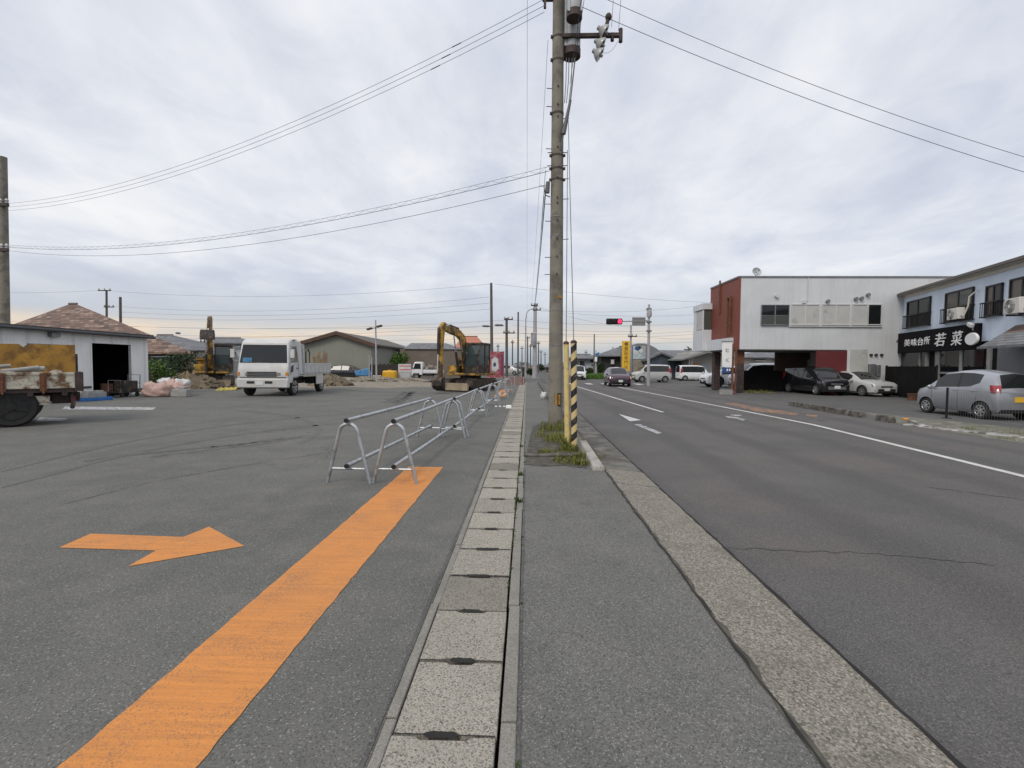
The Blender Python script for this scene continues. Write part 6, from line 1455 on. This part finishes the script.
# shop canopy beyond the white building
t = thing('corner_shop', 'pale corner shop under a dark sloping canopy beyond the white building', 'shop', (A(705, 375, 56).x, 56, ZR))
a = A(690, 375, 57); b = A(735, 375, 57); zc = A(700, 357, 57).z; m = MB(); m.bx(a.x, b.x, 57, 62, ZR, zc+.6); m.build('wall', 'cream', t, world=True)
m = MB(); p = A(680, 359.5, 55); q = A(706, 351.5, 55); m.prism([(p.x, p.z-.12), (p.x, p.z+.05), (q.x, q.z+.1), (q.x+4, q.z+.1), (q.x+4, q.z-.2), (q.x, q.z-.2)], 'xz', 54.5, 61); m.build('canopy', 'soffit', t, world=True)
a = A(692.3, 363.5, 56.9); b = A(699, 368.5, 56.9); m = MB(); m.bx(a.x, b.x, 56.9, 56.97, b.z, a.z); m.build('orange_panel', 'amber', t, world=True)
a = A(701.5, 364, 56.9); b = A(708, 371, 56.9); m = MB(); m.bx(a.x, b.x, 56.9, 56.97, b.z, a.z); m.build('poster_panel', 'mural', t, world=True)
for px in (689.5, 691): p = A(px, 370, 55.5); m = MB(); m.box((p.x, 55.5, 1.2), (.25, .25, 2.6)); m.build('canopy_post', 'cream', t, world=True)
# yellow sign tower
Yt = 52; a = A(622.3, 341, Yt); b = A(629.2, 371.5, Yt)
t = thing('sign_tower', 'tall yellow sign tower with brown vertical lettering at the junction', 'sign', ((a.x+b.x)/2, Yt, ZR)); w = b.x-a.x
m = MB(); m.bx(-w/2, w/2, -.2, .2, b.z-ZR, a.z-ZR); pn = m.build('sign_panel', 'signyellow', t, bev=.02)
m = MB(); m.bx(-w/2+.1, -w/2+.25, -.1, .1, 0, b.z-ZR); m.bx(w/2-.25, w/2-.1, -.1, .1, 0, b.z-ZR); m.build('leg', 'steel', t)
p = A(625.8, 344, Yt); m = MB(); m.lathe([(.01, -.215), (.2, -.215), (.2, -.2), (.01, -.2)], 'y', (0, 0, p.z-ZR), 14); m.build('round_mark', 'signbrown', pn)
for ch, py in (('買', 348.8), ('取', 353.4), ('専', 358), ('門', 362.6), ('店', 367.2)): text('letter', ch, pn, face_my((0, -.205, A(625.8, py, Yt).z-ZR)), .40, .42, 'signbrown', .008)
# traffic light
b = G(648.3, 386.3, ZR); Yp = b.y; t = thing('traffic_light', 'slim tall traffic light post with red lamp glowing over the road', 'traffic light', b)
m = MB(); tp = A(649, 304.5, Yp); m.tube([b, b.lerp(tp, .5), tp], [.13, .11, .09], 12); m.lathe([(.16, -.1), (.22, .1), (.18, .5), (.1, .6)], 'z', A(649.2, 316, Yp-.02), 10); m.build('mast', 'polepale', t, world=True)
for py in (322, 309, 331): p = A(648.9, py, Yp); m = MB(); m.box(p, (.35, .35, .12)); m.build('clamp', 'steel', t, world=True)
m = MB(); m.tube([A(648.9, 320.5, Yp-.1), A(634, 321.2, Yp-.2), A(618, 321.5, Yp-.3)], .045, 8); m.build('arm', 'polepale', t, world=True)
a = A(606.2, 318, Yp-.3); c = A(622, 325, Yp-.3); zc = (a.z+c.z)/2; hh = (a.z-c.z)*.86
m = MB(); m.bx(a.x, c.x, Yp-.42, Yp-.2, zc-hh/2, zc+hh/2); hd_ = m.build('signal_head', 'cap', t, world=True, bev=.06)
for k, mm in enumerate(('rimdark', 'rimdark', 'lit_red')):
    cx = a.x+(c.x-a.x)*(k+.5)/3; m = MB(); m.lathe([(.001, -.06), (.14, -.05), (.17, -.01), (.17, 0)], 'y', (cx-b.x, Yp-.42-b.y, zc-b.z), 20); m.build('lens', mm, hd_)
    m = MB(); pts = [(cx-b.x+.19*math.cos(q), Yp-.6-b.y, zc-b.z+.19*math.sin(q)) for q in [R(-20+i*22) for i in range(11)]]; m.tube(pts, .018, 5); m.tube([(x, y+.1, z) for x, y, z in pts], .018, 5); m.build('visor', 'cap', hd_)
a = A(632.3, 317.3, Yp-.25); c = A(645.3, 325.8, Yp-.25); m = MB(); m.bx(a.x, c.x, Yp-.28, Yp-.22, c.z, a.z); o = m.build('sign_board', 'signgrey', t, world=True)
m = MB(); zz = (a.z+c.z)/2; m.bx(a.x-b.x, c.x-b.x, Yp-.30-b.y, Yp-.281-b.y, zz-.07-b.z, zz-.03-b.z); m.bx(a.x-b.x, c.x-b.x, Yp-.30-b.y, Yp-.281-b.y, zz+.22-b.z, zz+.26-b.z); m.build('sign_rib', 'steel', o)
# small blue direction sign on the slim pole
Yb = 62; p = A(595.5, 378, Yb); t = thing('road_sign', 'small blue and white road sign on a thin post by the green bank', 'road sign', (p.x, Yb, ZR))
m = MB(); m.tube([(0, 0, 0), (0, 0, A(595, 350, Yb).z-ZR)], .05, 8); m.build('post', 'polepale', t)
a = A(594.7, 352, Yb); c = A(599.5, 356, Yb); m = MB(); m.prism([(a.x-p.x, a.z-ZR-.25), (a.x-p.x+.15, c.z-ZR), (c.x-p.x-.1, c.z-ZR+.1), (c.x-p.x, a.z-ZR)], 'xz', -.1, -.06); m.build('blue_plate', 'bluesign', t)
a = A(594.6, 357, Yb); c = A(597, 361.5, Yb); m = MB(); m.bx(a.x-p.x, c.x-p.x, -.1, -.06, c.z-ZR, a.z-ZR); m.build('white_plate', 'signwhite', t)
m = MB(); rr = random.Random(5)
for _ in range(420):
    px = rr.uniform(582, 607); p = A(px, 375, rr.uniform(56.5, 63)); blades(m, p.x, p.y, ZR, 10, .75, .5, rr)
    p = p
struct(m.build('grass_bank', 'grassbank', sharp=0), 'stuff')
m = MB()
for k in range(9): p = A(683+k*1.4, 378, 53); m.box((p.x, 53, .5), (.06, .06, 1.2))
for z in (.2, .6, 1.05): a = A(680, 378, 53); b = A(696, 378, 53); m.box(((a.x+b.x)/2, 53, z), (b.x-a.x, .05, .06))
tag(m.build('railing', 'leafdark'), 'dark green low railing between the pale van and the box van', 'railing')

# ------------------------------------------------------------------ building site clutter
p = G(160, 397); 
shrub('shrub', 'bright green leafy shrub growing at the shed corner', 'shrub', Vector((-21.6, 26.6, 0)), [((-21.9, 26.9, .9), (.9, .8, .75)), ((-20.9, 26.9, .55), (.7, .6, .6)), ((-21.2, 26.5, 1.3), (.6, .6, .5))], 1500, .085, 'leaf', 2)
shrub('shrub', 'dark green bushy shrub in front of the low tiled house', 'shrub', Vector((-22.6, 31.8, 0)), [((-23.6, 32.4, 1.2), (1.6, .8, 1.1)), ((-22.2, 32.4, 1.0), (1.2, .8, 1.0)), ((-21.3, 32.2, 1.3), (.8, .8, 1.1)), ((-24.6, 32.2, 1.3), (.9, .7, .9))], 2600, .10, 'leafdark', 3)
shrub('shrub', 'rounded green bush against the dark fence by the warehouse', 'shrub', A(400, 375, 49).xy.to_3d(), [(A(399, 360, 49), (.8, .6, .8)), (A(404, 358, 49.3), (.6, .5, .6)), (A(395, 363, 49), (.6, .5, .8))], 1100, .11, 'leaf', 4)
m = MB(); a = A(370, 372, 48.5); b = A(398, 372, 48.5)
for k in range(22): x = a.x+(b.x-a.x)*k/21; m.box((x, 48.5+.02*(k % 2), .72+.03*(k % 3)), (.14, .04, 1.5+.06*(k % 3)))
tag(m.build('board_fence', 'fenceb'), 'dark board fence between the warehouse corner and the bush', 'fence')
def sack(label, pc, r, mat, seed, group=None):
    rnd = random.Random(seed); m = MB(); m.ball((0, 0, r[2]*.62), r, 18)
    of = Vector((seed*7.3, seed*2.1, 0)); mr = max(r)
    for v in m.bm.verts:
        q_ = v.co/mr; k_ = 1+.34*mnoise.noise(q_*2.1+of)+.20*abs(mnoise.noise(q_*5+of))+.08*mnoise.noise(q_*13+of)
        v.co = Vector((v.co.x*k_, v.co.y*k_, max(0, v.co.z*k_*.95)))
    o = m.build('sack', mat, sharp=0); o.location = pc; return tag(o, label, 'sack', group)
q = lambda px, py: G(px, py)
sack('large crumpled pink sack lying beside the shed corner', q(158, 396.5), (.62, .45, .38), 'pinkbag', 1); sack('smaller crumpled pink sack right of the large one', q(171, 396)+Vector((0, .3, 0)), (.55, .45, .42), 'pinkbag', 2)
sack('white crumpled sack slumped on top of the pink sacks', q(172, 396)+Vector((0, .5, .30)), (.42, .36, .28), 'whitebag', 3); sack('small pale sack perched on the pink sacks by the shed', q(160, 396)+Vector((0, .35, .52)), (.32, .28, .18), 'whitebag', 4)
m = MB(); m.box((0, 0, .17), (.8, .4, .34)); m.box((.1, .02, .4), (.3, .3, .1)); o = m.build('concrete_block', 'concrete', bev=.02); o.location = q(181, 396.5); tag(o, 'grey concrete block on the ground right of the pink sacks', 'concrete block')
# mud and rubble heaps: piled material
def heap(name, mat, px, py, Y, rx, ry, h, seed, n=26, kind='stuff'):
    rnd = random.Random(seed); m = MB(); c = A(px, py, Y); rows = []
    for i in range(9):
        f = i/8; row = []
        for j in range(n):
            a = 2*PI*j/n; k = 1+rnd.uniform(-.18, .18)
            row.append(m.bm.verts.new((c.x+rx*(1-f)*k*math.cos(a), c.y+ry*(1-f)*k*math.sin(a), h*(1-(1-f)**1.6)*(1+rnd.uniform(-.2, .2)) if i else -.02)))
        rows.append(row)
    for i in range(8):
        for j in range(n): fq = m.bm.faces.new((rows[i][j], rows[i][(j+1) % n], rows[i+1][(j+1) % n], rows[i+1][j])); fq.smooth = True
    m.bm.faces.new(rows[-1])
    for _ in range(int(60*rx)):
        a = rnd.uniform(0, 2*PI); r_ = rnd.uniform(.3, 1.05); s = rnd.uniform(.03, .13); m.ball((c.x+rx*r_*math.cos(a), c.y+ry*r_*math.sin(a), h*(1-r_**1.6)*.9), (s, s, s*.7), 4, jit=.25, rnd=rnd)
    return struct(m.build(name, mat, sharp=0), kind)
heap('dirt_heap', 'dirt', 200, 389, 28.2, 1.7, 1.0, .75, 1); heap('dirt_heap', 'dirt', 186, 385, 30, 1.6, 1.0, .85, 2); heap('dirt_heap', 'dirt', 331, 384, 33, 1.6, 1.3, .75, 3)
heap('gravel_heap', 'sand', 372, 380, 42, 3.6, 1.6, .42, 4); heap('gravel_heap', 'sand', 408, 381, 41.5, 2.8, 1.4, .34, 5); heap('gravel_heap', 'sand', 345, 382, 41, 2.4, 1.4, .35, 6)
for k, (px, pb, pt, ln) in enumerate(((186, 389, 371, .1), (190, 391, 373, -.1), (180, 388, 372, .3))):
    b = q(px, pb); m = MB(); m.tube([(0, 0, -.1), (ln, 0, A(px, pt, b.y).z)], .05, 6); o = m.build('wooden_stake', 'wood'); o.location = b; tag(o, 'rough wooden stake leaning in the dirt heap near the pink sacks', 'stake', 'stakes in the dirt heap')
for lab, px0, px1, py, w in (('crumpled yellow tarp strip on the ground left of the white truck', 219, 239, 391, .35), ('yellow tarp strip on the gravel right of the white truck', 327, 346, 386, .3)):
    a = q(px0, py); b = q(px1, py-1); m = MB(); n = 12
    pr_ = []
    for i in range(n+1):
        p = a.lerp(b, i/n); pr_.append([m.bm.verts.new((p.x, p.y+dy*w, .02+hz_*(1+.5*math.sin(i*2.1)))) for dy, hz_ in ((-1, .0), (-.5, .10), (0, .13), (.5, .1), (1, 0))])
    for i in range(n):
        for j in range(4): fq = m.bm.faces.new((pr_[i][j], pr_[i+1][j], pr_[i+1][j+1], pr_[i][j+1])); fq.smooth = True
    tag(m.build('tarp', 'yellowhose', sharp=0), lab, 'tarp')
# shed door clutter
c = q(127, 397); t = thing('hand_cart', 'dark metal hand cart with tall handle by the shed doorway', 'cart', c+Vector((-.2, .1, 0)), R(90))
m = MB(); m.box((0, 0, .22), (1.1, .6, .06)); m.build('platform', 'exdark', t)
m = MB(); m.bx(-.25, .45, -.25, .25, .25, .72); m.build('load_box', 'exdark', t, bev=.02)
m = MB(); m.tube([(.5, -.28, .2), (.55, -.28, .98), (.55, .28, .98), (.5, .28, .2)], .022, 6); m.tube([(.53, -.28, .6), (.53, .28, .6)], .018, 6); m.tube([(-.5, -.28, .2), (-.5, -.28, .75), (-.5, .28, .75), (-.5, .28, .2)], .02, 6); m.build('handle', 'steel', t)
for x in (-.4, .4):
    for y in (-.25, .25): m = MB(); m.lathe([(.01, -.03), (.1, -.03), (.1, .03), (.01, .03)], 'y', (x, y, .10), 12); m.build('caster', 'tyre', t)
c = q(93.5, 400.5); t = thing('tray', 'shallow blue plastic tray on the ground by the shed', 'tray', c, R(80))
m = MB(); m.bx(-.5, .5, -.32, .32, 0, .03)
for s in (-1, 1): m.bx(-.5, .5, s*.32-.015, s*.32+.015, .03, .14); m.bx(s*.5-.015, s*.5+.015, -.3, .3, .03, .14)
m.build('basin', 'bluetray', t)
for k, (x, y) in enumerate(((-.2, .0), (.2, .05))):
    m = MB(); m.box((0, 0, .15), (.38, .42, .30)); m.box((0, 0, .33), (.3, .25, .06)); o = m.build('cinder_block', 'concrete', bev=.01); o.location = c+Euler((0, 0, R(80))).to_matrix() @ Vector((x, y, .035)); tag(o, 'grey cinder block sitting in the blue tray by the shed', 'block', 'blocks in the blue tray')
c = q(107, 396.5); m = MB(); m.lathe([(.22, 0), (.23, .02), (.22, .28), (.235, .29), (.22, .31), (.22, .56), (.23, .58), (.20, .58), (.20, .5)], 'z', (0, 0, 0), 16); o = m.build('rusty_drum', 'rust'); o.location = c; tag(o, 'small rusty drum standing between blue tray and hand cart', 'drum')
# yellow tank, blue machine, pink hose
c = A(390, 380, 44); c.z = 0; t = thing('water_tank', 'rounded bright yellow tank on the gravel near the yard light', 'tank', c)
m = MB(); m.box((0, 0, .52), (1.25, .9, .84)); m.build('shell', 'ytank', t, bev=.16, seg=4)
m = MB(); m.lathe([(.18, .0), (.18, .08), (.01, .08)], 'z', (0, 0, .93), 14); m.build('lid', 'ytank', t)
m = MB(); m.bx(-.6, .6, -.4, -.28, 0, .11); m.bx(-.6, .6, .28, .4, 0, .11); m.build('skid', 'steel', t)
c = A(364, 381, 43); c.z = 0; t = thing('mini_dumper', 'small machine wrapped in blue sheet on the gravel by the black car', 'machine', c)
m = MB(); m.hull2([(-.6, -.45, .45), (.65, -.45, .45), (.65, .45, .45), (-.6, .45, .45)], [(-.75, -.5, .85), (.4, -.4, 1.15), (.4, .4, 1.15), (-.75, .5, .85)]); m.build('blue_body', 'bluewrap', t, bev=.06)
for x in (-.45, .45):
    for y in (-.45, .45): m = MB(); m.lathe([(.08, -.07), (.24, -.08), (.26, 0), (.24, .08), (.08, .07)], 'y', (x, y, .26), 14); m.build('wheel', 'tyre', t)
m = MB(); m.box((0, 0, .38), (1.2, .5, .14)); m.tube([(-.7, 0, .6), (-1.1, 0, .95)], .04, 6); m.build('frame', 'exdark', t)
c = A(377, 379, 43); c.z = 0; m = MB()
for k in range(4): m.tube([(.5*math.cos(a*PI/8)*(1-.1*k), .4*math.sin(a*PI/8), .08+.12*k+.02*math.sin(a)) for a in range(16)], .065, 8, closed=True)
o = m.build('coiled_hose', 'pinkbag'); o.location = c; tag(o, 'coil of pinkish hose lying left of the yellow tank', 'hose')
# striped sign board by the pickup
a = A(398.3, 364, 44.5); c = A(411, 378, 44.5); t = thing('sign_board', 'white sign board with red stripes above grey sheet, left of the pickup', 'sign', ((a.x+c.x)/2, 44.5, 0)); w = c.x-a.x
zt = a.z; m = MB(); m.bx(-w/2, w/2, -.03, .03, zt*.52, zt); pn = m.build('panel', 'bannerw', t)
for z in (.66, .88): m = MB(); m.bx(-w/2+.12, w/2-.02, -.04, -.031, zt*z-.05, zt*z+.05); m.build('red_stripe', 'redstripe', pn)
m = MB(); m.bx(-w/2, w/2, -.02, .02, .05, zt*.5); m.build('grey_sheet', 'tank', t)
for s in (-1, 1): m = MB(); m.bx(s*w/2-.03, s*w/2+.03, .031, .08, 0, zt); m.build('leg', 'steel', t)
# red banner frame behind the excavator
Yr = 37; a = A(486.6, 351.5, Yr); c = A(503.5, 378, Yr); t = thing('banner_sign', 'pink red banner with white centre standing behind the excavator', 'banner', ((a.x+c.x)/2, Yr, 0)); w = c.x-a.x; zt = a.z; zb = .55
m = MB(); m.bx(-w/2, w/2, -.05, .0, zb, zt); pn = m.build('banner_cloth', 'pink', t)
m = MB(); m.prism([(-w*.18, zb+.55), (-w*.2, zt-.6), (.02, zt-.42), (w*.18, zt-.55), (w*.22, zb+.7), (.05, zb+.45)], 'xz', -.075, -.051); m.build('white_patch', 'bannerw', pn)
m = MB(); m.bx(w*.33, w*.47, -.07, -.051, zb+.2, zt-.25); m.build('purple_strip', 'purple', pn)
m = MB(); m.ball((-w*.02, -.075, (zb+zt)/2), (.12, .02, .18), 6); m.build('dark_mark', 'text_navy', pn)
for s in (-1, 1): m = MB(); m.bx(s*w/2-.04, s*w/2+.04, .003, .08, 0, zt+.03); m.build('leg', 'steel', t)
# barricade, post, bag, markers
Yc = 36.5; a = A(505.5, 376.5, Yc); c = A(523.5, 385, Yc); t = thing('net_barricade', 'brownish pink net barricade standing across the gutter covers', 'barricade', ((a.x+c.x)/2, Yc, 0)); w = c.x-a.x; zt = a.z
m = MB()
for k in range(15): m.box((-w/2+w*(k+.5)/15, 0, zt/2), (w/15*.62, .02, zt-.1))
for k in range(6): m.tube([(-w/2, 0, .06+(zt-.1)*k/5), (w/2, 0, .06+(zt-.1)*k/5)], .018, 4)
m.build('net', 'netbrown', t)
for s in (-1, 0, 1): m = MB(); m.tube([(s*w/2, 0, 0), (s*w/2, 0, zt)], .03, 6); m.box((s*w/2, 0, .02), (.12, .5, .04)); m.build('stand', 'pinkbag', t)
c = G(523.2, 385); zt = A(523.2, 367, c.y).z; t = thing('marker_post', 'dark upright marker post beside the net barricade', 'post', c); m = MB(); m.tube([(0, 0, 0), (0, 0, zt*.3)], .10, 10); m.build('foot', 'rust', t); m = MB(); m.tube([(0, 0, zt*.3), (0, 0, zt*.92), (0, 0, zt)], [.085, .085, .05], 10); m.build('shaft', 'cap', t)
c = G(543.5, 399); o = sack('white plastic bag lying on the kerb behind the utility pole', Vector((c.x, c.y, .04)), (.13, .12, .17), 'whitebag', 8)
c = G(508.7, 408.5); m = MB(); m.box((0, 0, .06), (.22, .18, .12), top=(.8, .8)); o = m.build('white_weight', 'signwhite', bev=.02); o.location = c; tag(o, 'small white weight on the asphalt beside the barrier row', 'weight')
for px in (496, 500, 504.2): c = G(px, 406.8); m = MB(); m.box((0, 0, .02), (.10, .07, .04), top=(.7, .7)); o = m.build('white_chip', 'signwhite', bev=.01); o.location = c; tag(o, 'little white chip lying in a line toward the white weight', 'marker', 'white chips on the asphalt')

# ------------------------------------------------------------------ far houses and trees along the horizon
far = [(496, 506, 366, 362, 100, 'tanwall', 'browntile', 'tiny brown roofed house far off just right of the red banner'), (527, 538, 368.2, 365.6, 125, 'cream', 'browntile', 'tiny brown roofed house far off behind the pale sidewalk pole'), (545, 556, 367, 363.5, 105, 'tanwall', 'greytile', 'tiny taupe house far off just left of the big pole'), (736, 800, 357.5, 352, 62, 'cream', 'greytile', 'cream low house seen through the open ground floor of the white building'), (504, 512, 367.5, 364.5, 110, 'cream', 'greytile', 'tiny cream house far off right of the red banner'), (512, 521, 366.5, 363.5, 120, 'housewall', 'greytile', 'tiny dark house far off between the crossarm pole and the lamp'),
       (519, 528, 367, 364.8, 135, 'paleblue_house', 'greytile', 'tiny pale house far off under the curved lamp'), (536, 546, 367.5, 365, 150, 'cream', 'greytile', 'tiny cream house far off right of the sidewalk poles'),
       (478, 492, 362, 358, 95, 'tanwall', 'greytile', 'small taupe house far off behind the red banner'), (556, 570, 366.5, 363, 120, 'paleblue_house', 'greytile', 'tiny pale house far off behind the striped guard'),
       (436, 462, 357, 352, 90, 'paleblue_house', 'greytile', 'pale house far off behind the arm of the excavator'), (716, 748, 361, 356, 95, 'cream', 'greytile', 'cream house far off seen under the white building')]
for px0, px1, pe, pr_, Y, mw, mr, lab in far:
    w = px1-px0; hip_house('far_house', lab, px0, px1, pe, px0+w*.3, px1-w*.3, pr_, Y, 8, mw, mr, ((px0+w*.3, px0+w*.45, pe+1, pe+3), (px0+w*.6, px0+w*.75, pe+1, pe+3)), zg=-.25)
def far_tree(label, px, pyt, wpx, Y, mat, seed, nm='tree'):
    c = A(px, 372, Y); c.z = -.2; tp = A(px, pyt, Y); h = tp.z-c.z; w = wpx/F*Y/2; rnd = random.Random(seed)
    bl = [(Vector((c.x+rnd.uniform(-.5, .5)*w, Y+rnd.uniform(-.4, .4)*w, c.z+h*rnd.uniform(.4, .72))), (w*.6, w*.6, h*.28)) for _ in range(5)]
    return shrub(nm, label, 'tree', c, bl, 1100, max(.12, h*.05), mat, seed, None, .12)
for k, (px, top, Y) in enumerate(((512.5, 340, 90), (522, 346, 115), (530.5, 344, 100), (538.5, 341, 92), (545, 352, 140), (553, 350, 120), (498, 344, 100), (586, 350, 110), (613, 347, 105))):
    pole('utility_pole', 'tiny thin pole among the far roofs along the horizon', px, top, gp(px, Y), .14, .10, 'poledark', ((px-1.6, px+1.6, top+2.5),), 'tiny far poles')
far_tree('dark tree on the rise behind the grey roofed hall', 692, 345, 17, 95, 'leafdark', 1); far_tree('small dark tree at the road end left of the big pole', 541, 363, 10, 120, 'leafdark', 2)
far_tree('dark rounded shrub mass beside the sidewalk far off', 531, 367.5, 9, 75, 'leafdark', 3); far_tree('dark low tree right of the white junction house', 601, 360, 7, 68, 'leafdark', 4)
far_tree('grey green tree behind the far tiny houses near the lamp', 523, 361.5, 14, 150, 'leafdark', 5)
far_tree('dark shrub under the window of the white junction house', 588, 367, 14, 72, 'leafdark', 6)

# ------------------------------------------------------------------ sky and sun
w = bpy.data.worlds.new('World'); S.world = w; w.use_nodes = True; nt = w.node_tree
bg = nt.nodes['Background']; out = nt.nodes['World Output']
SUN_EL, SUN_AZ = 44.0, 212.0      # compass-like: sun behind the camera, a little to the left
sky = nn(nt, 'ShaderNodeTexSky', sky_type='NISHITA', sun_disc=False); sky.sun_elevation = R(SUN_EL); sky.sun_rotation = R(SUN_AZ)
lk(nt, sky.outputs[0], bg.inputs[0]); bg.inputs[1].default_value = .07
tc = nn(nt, 'ShaderNodeTexCoord'); sx = nn(nt, 'ShaderNodeSeparateXYZ'); lk(nt, tc.outputs['Generated'], sx.inputs[0])
z = sx.outputs[2]; zc = math1(nt, 'MAXIMUM', z, 0.0)
den = math1(nt, 'ADD', zc, .16)
cv = nn(nt, 'ShaderNodeCombineXYZ'); lk(nt, math1(nt, 'DIVIDE', sx.outputs[0], den), cv.inputs[0]); lk(nt, math1(nt, 'DIVIDE', sx.outputs[1], den), cv.inputs[1])
mp = nn(nt, 'ShaderNodeMapping'); lk(nt, cv.outputs[0], mp.inputs[0]); mp.inputs['Rotation'].default_value = (0, 0, R(35)); mp.inputs['Scale'].default_value = (1.0, .72, 1)
n1 = nn(nt, 'ShaderNodeTexNoise', Scale=1.15, Detail=9.0, Roughness=.56, Distortion=.35); lk(nt, mp.outputs[0], n1.inputs['Vector'])
n2 = nn(nt, 'ShaderNodeTexNoise', Scale=.42, Detail=5.0, Roughness=.5); lk(nt, cv.outputs[0], n2.inputs['Vector'])
n3 = nn(nt, 'ShaderNodeTexNoise', Scale=4.2, Detail=8.0, Roughness=.6, Distortion=.5); lk(nt, mp.outputs[0], n3.inputs['Vector'])
f = math1(nt, 'ADD', math1(nt, 'ADD', math1(nt, 'MULTIPLY', n1.outputs[0], .52), math1(nt, 'MULTIPLY', n2.outputs[0], .30)), math1(nt, 'MULTIPLY', n3.outputs[0], .18))
cloud = ramp(nt, f, [(.36, (.575, .61, .73)), (.445, (.685, .72, .82)), (.50, (.785, .815, .885)), (.56, (.90, .917, .955)), (.63, (1.0, 1.0, 1.0))])
# horizon layers (elevation = z): slate bank, then a warm break in the clouds, then grey
ns = nn(nt, 'ShaderNodeTexNoise', Scale=3.0, Detail=6.0, Roughness=.6)
c3 = nn(nt, 'ShaderNodeCombineXYZ'); lk(nt, sx.outputs[0], c3.inputs[0]); lk(nt, sx.outputs[1], c3.inputs[1]); lk(nt, math1(nt, 'MULTIPLY', z, 9), c3.inputs[2]); lk(nt, c3.outputs[0], ns.inputs['Vector'])
zz = math1(nt, 'ADD', z, math1(nt, 'MULTIPLY', math1(nt, 'SUBTRACT', ns.outputs[0], .5), .05))
lay = ramp(nt, zz, [(0, (.40, .46, .53)), (.028, (.47, .53, .59)), (.038, (.66, .64, .60)), (.056, (1.0, .79, .58)), (.074, (.70, .66, .63)), (.090, (.59, .62, .69)), (.19, (.60, .64, .72))])
mk = ramp(nt, zz, [(.0, g3(1)), (.08, g3(1)), (.17, g3(0))])
# the warm break sits ahead, mostly to the left
dv = nn(nt, 'ShaderNodeVectorMath', operation='DOT_PRODUCT'); lk(nt, tc.outputs['Generated'], dv.inputs[0]); dv.inputs[1].default_value = (-.40, .916, 0)
warm = ramp(nt, dv.outputs['Value'], [(.50, g3(.1)), (.93, g3(.75)), (.985, g3(1))])
ns2 = nn(nt, 'ShaderNodeTexNoise', Scale=5.0, Detail=6.0, Roughness=.65); lk(nt, c3.outputs[0], ns2.inputs['Vector'])
warm = math1(nt, 'MULTIPLY', warm, ramp(nt, ns2.outputs[0], [(.38, g3(.25)), (.58, g3(1))]))
cool = ramp(nt, zz, [(0, (.42, .48, .55)), (.040, (.60, .63, .68)), (.06, (.70, .69, .68)), (.085, (.61, .645, .71)), (.2, (.60, .64, .72))])
lay2 = mixc(nt, warm, cool, lay)
col = mixc(nt, mk, cloud, lay2)
# overcast skies brighten toward the zenith
zb = ramp(nt, z, [(0, g3(1)), (.55, g3(1.03)), (.8, g3(1.3)), (1, g3(1.5))])
col = mixc(nt, 1.0, col, zb, 'MULTIPLY')
bg2 = nn(nt, 'ShaderNodeBackground', Strength=1.0); lk(nt, col, bg2.inputs[0])
mx = nn(nt, 'ShaderNodeMixShader'); mx.inputs[0].default_value = .90
lk(nt, bg.outputs[0], mx.inputs[1]); lk(nt, bg2.outputs[0], mx.inputs[2]); lk(nt, mx.outputs[0], out.inputs[0])
sl = bpy.data.lights.new('sun', 'SUN'); sl.energy = 1.5; sl.angle = R(20); sl.color = (1, .93, .83)
so = bpy.data.objects.new('sun', sl); COL.objects.link(so)
az = R(SUN_AZ); el = R(SUN_EL)
sd = Vector((math.sin(az)*math.cos(el), math.cos(az)*math.cos(el), math.sin(el)))   # toward the sun
so.rotation_euler = (-sd).to_track_quat('-Z', 'Y').to_euler(); so.location = (0, -10, 30)
vs = S.view_settings; vs.view_transform = 'Standard'; vs.look = 'None'; vs.gamma = 1; vs.use_curve_mapping = False; vs.exposure = 0
S.cycles.use_denoising = True
S.cycles.max_bounces = 6; S.cycles.diffuse_bounces = 3; S.cycles.glossy_bounces = 3
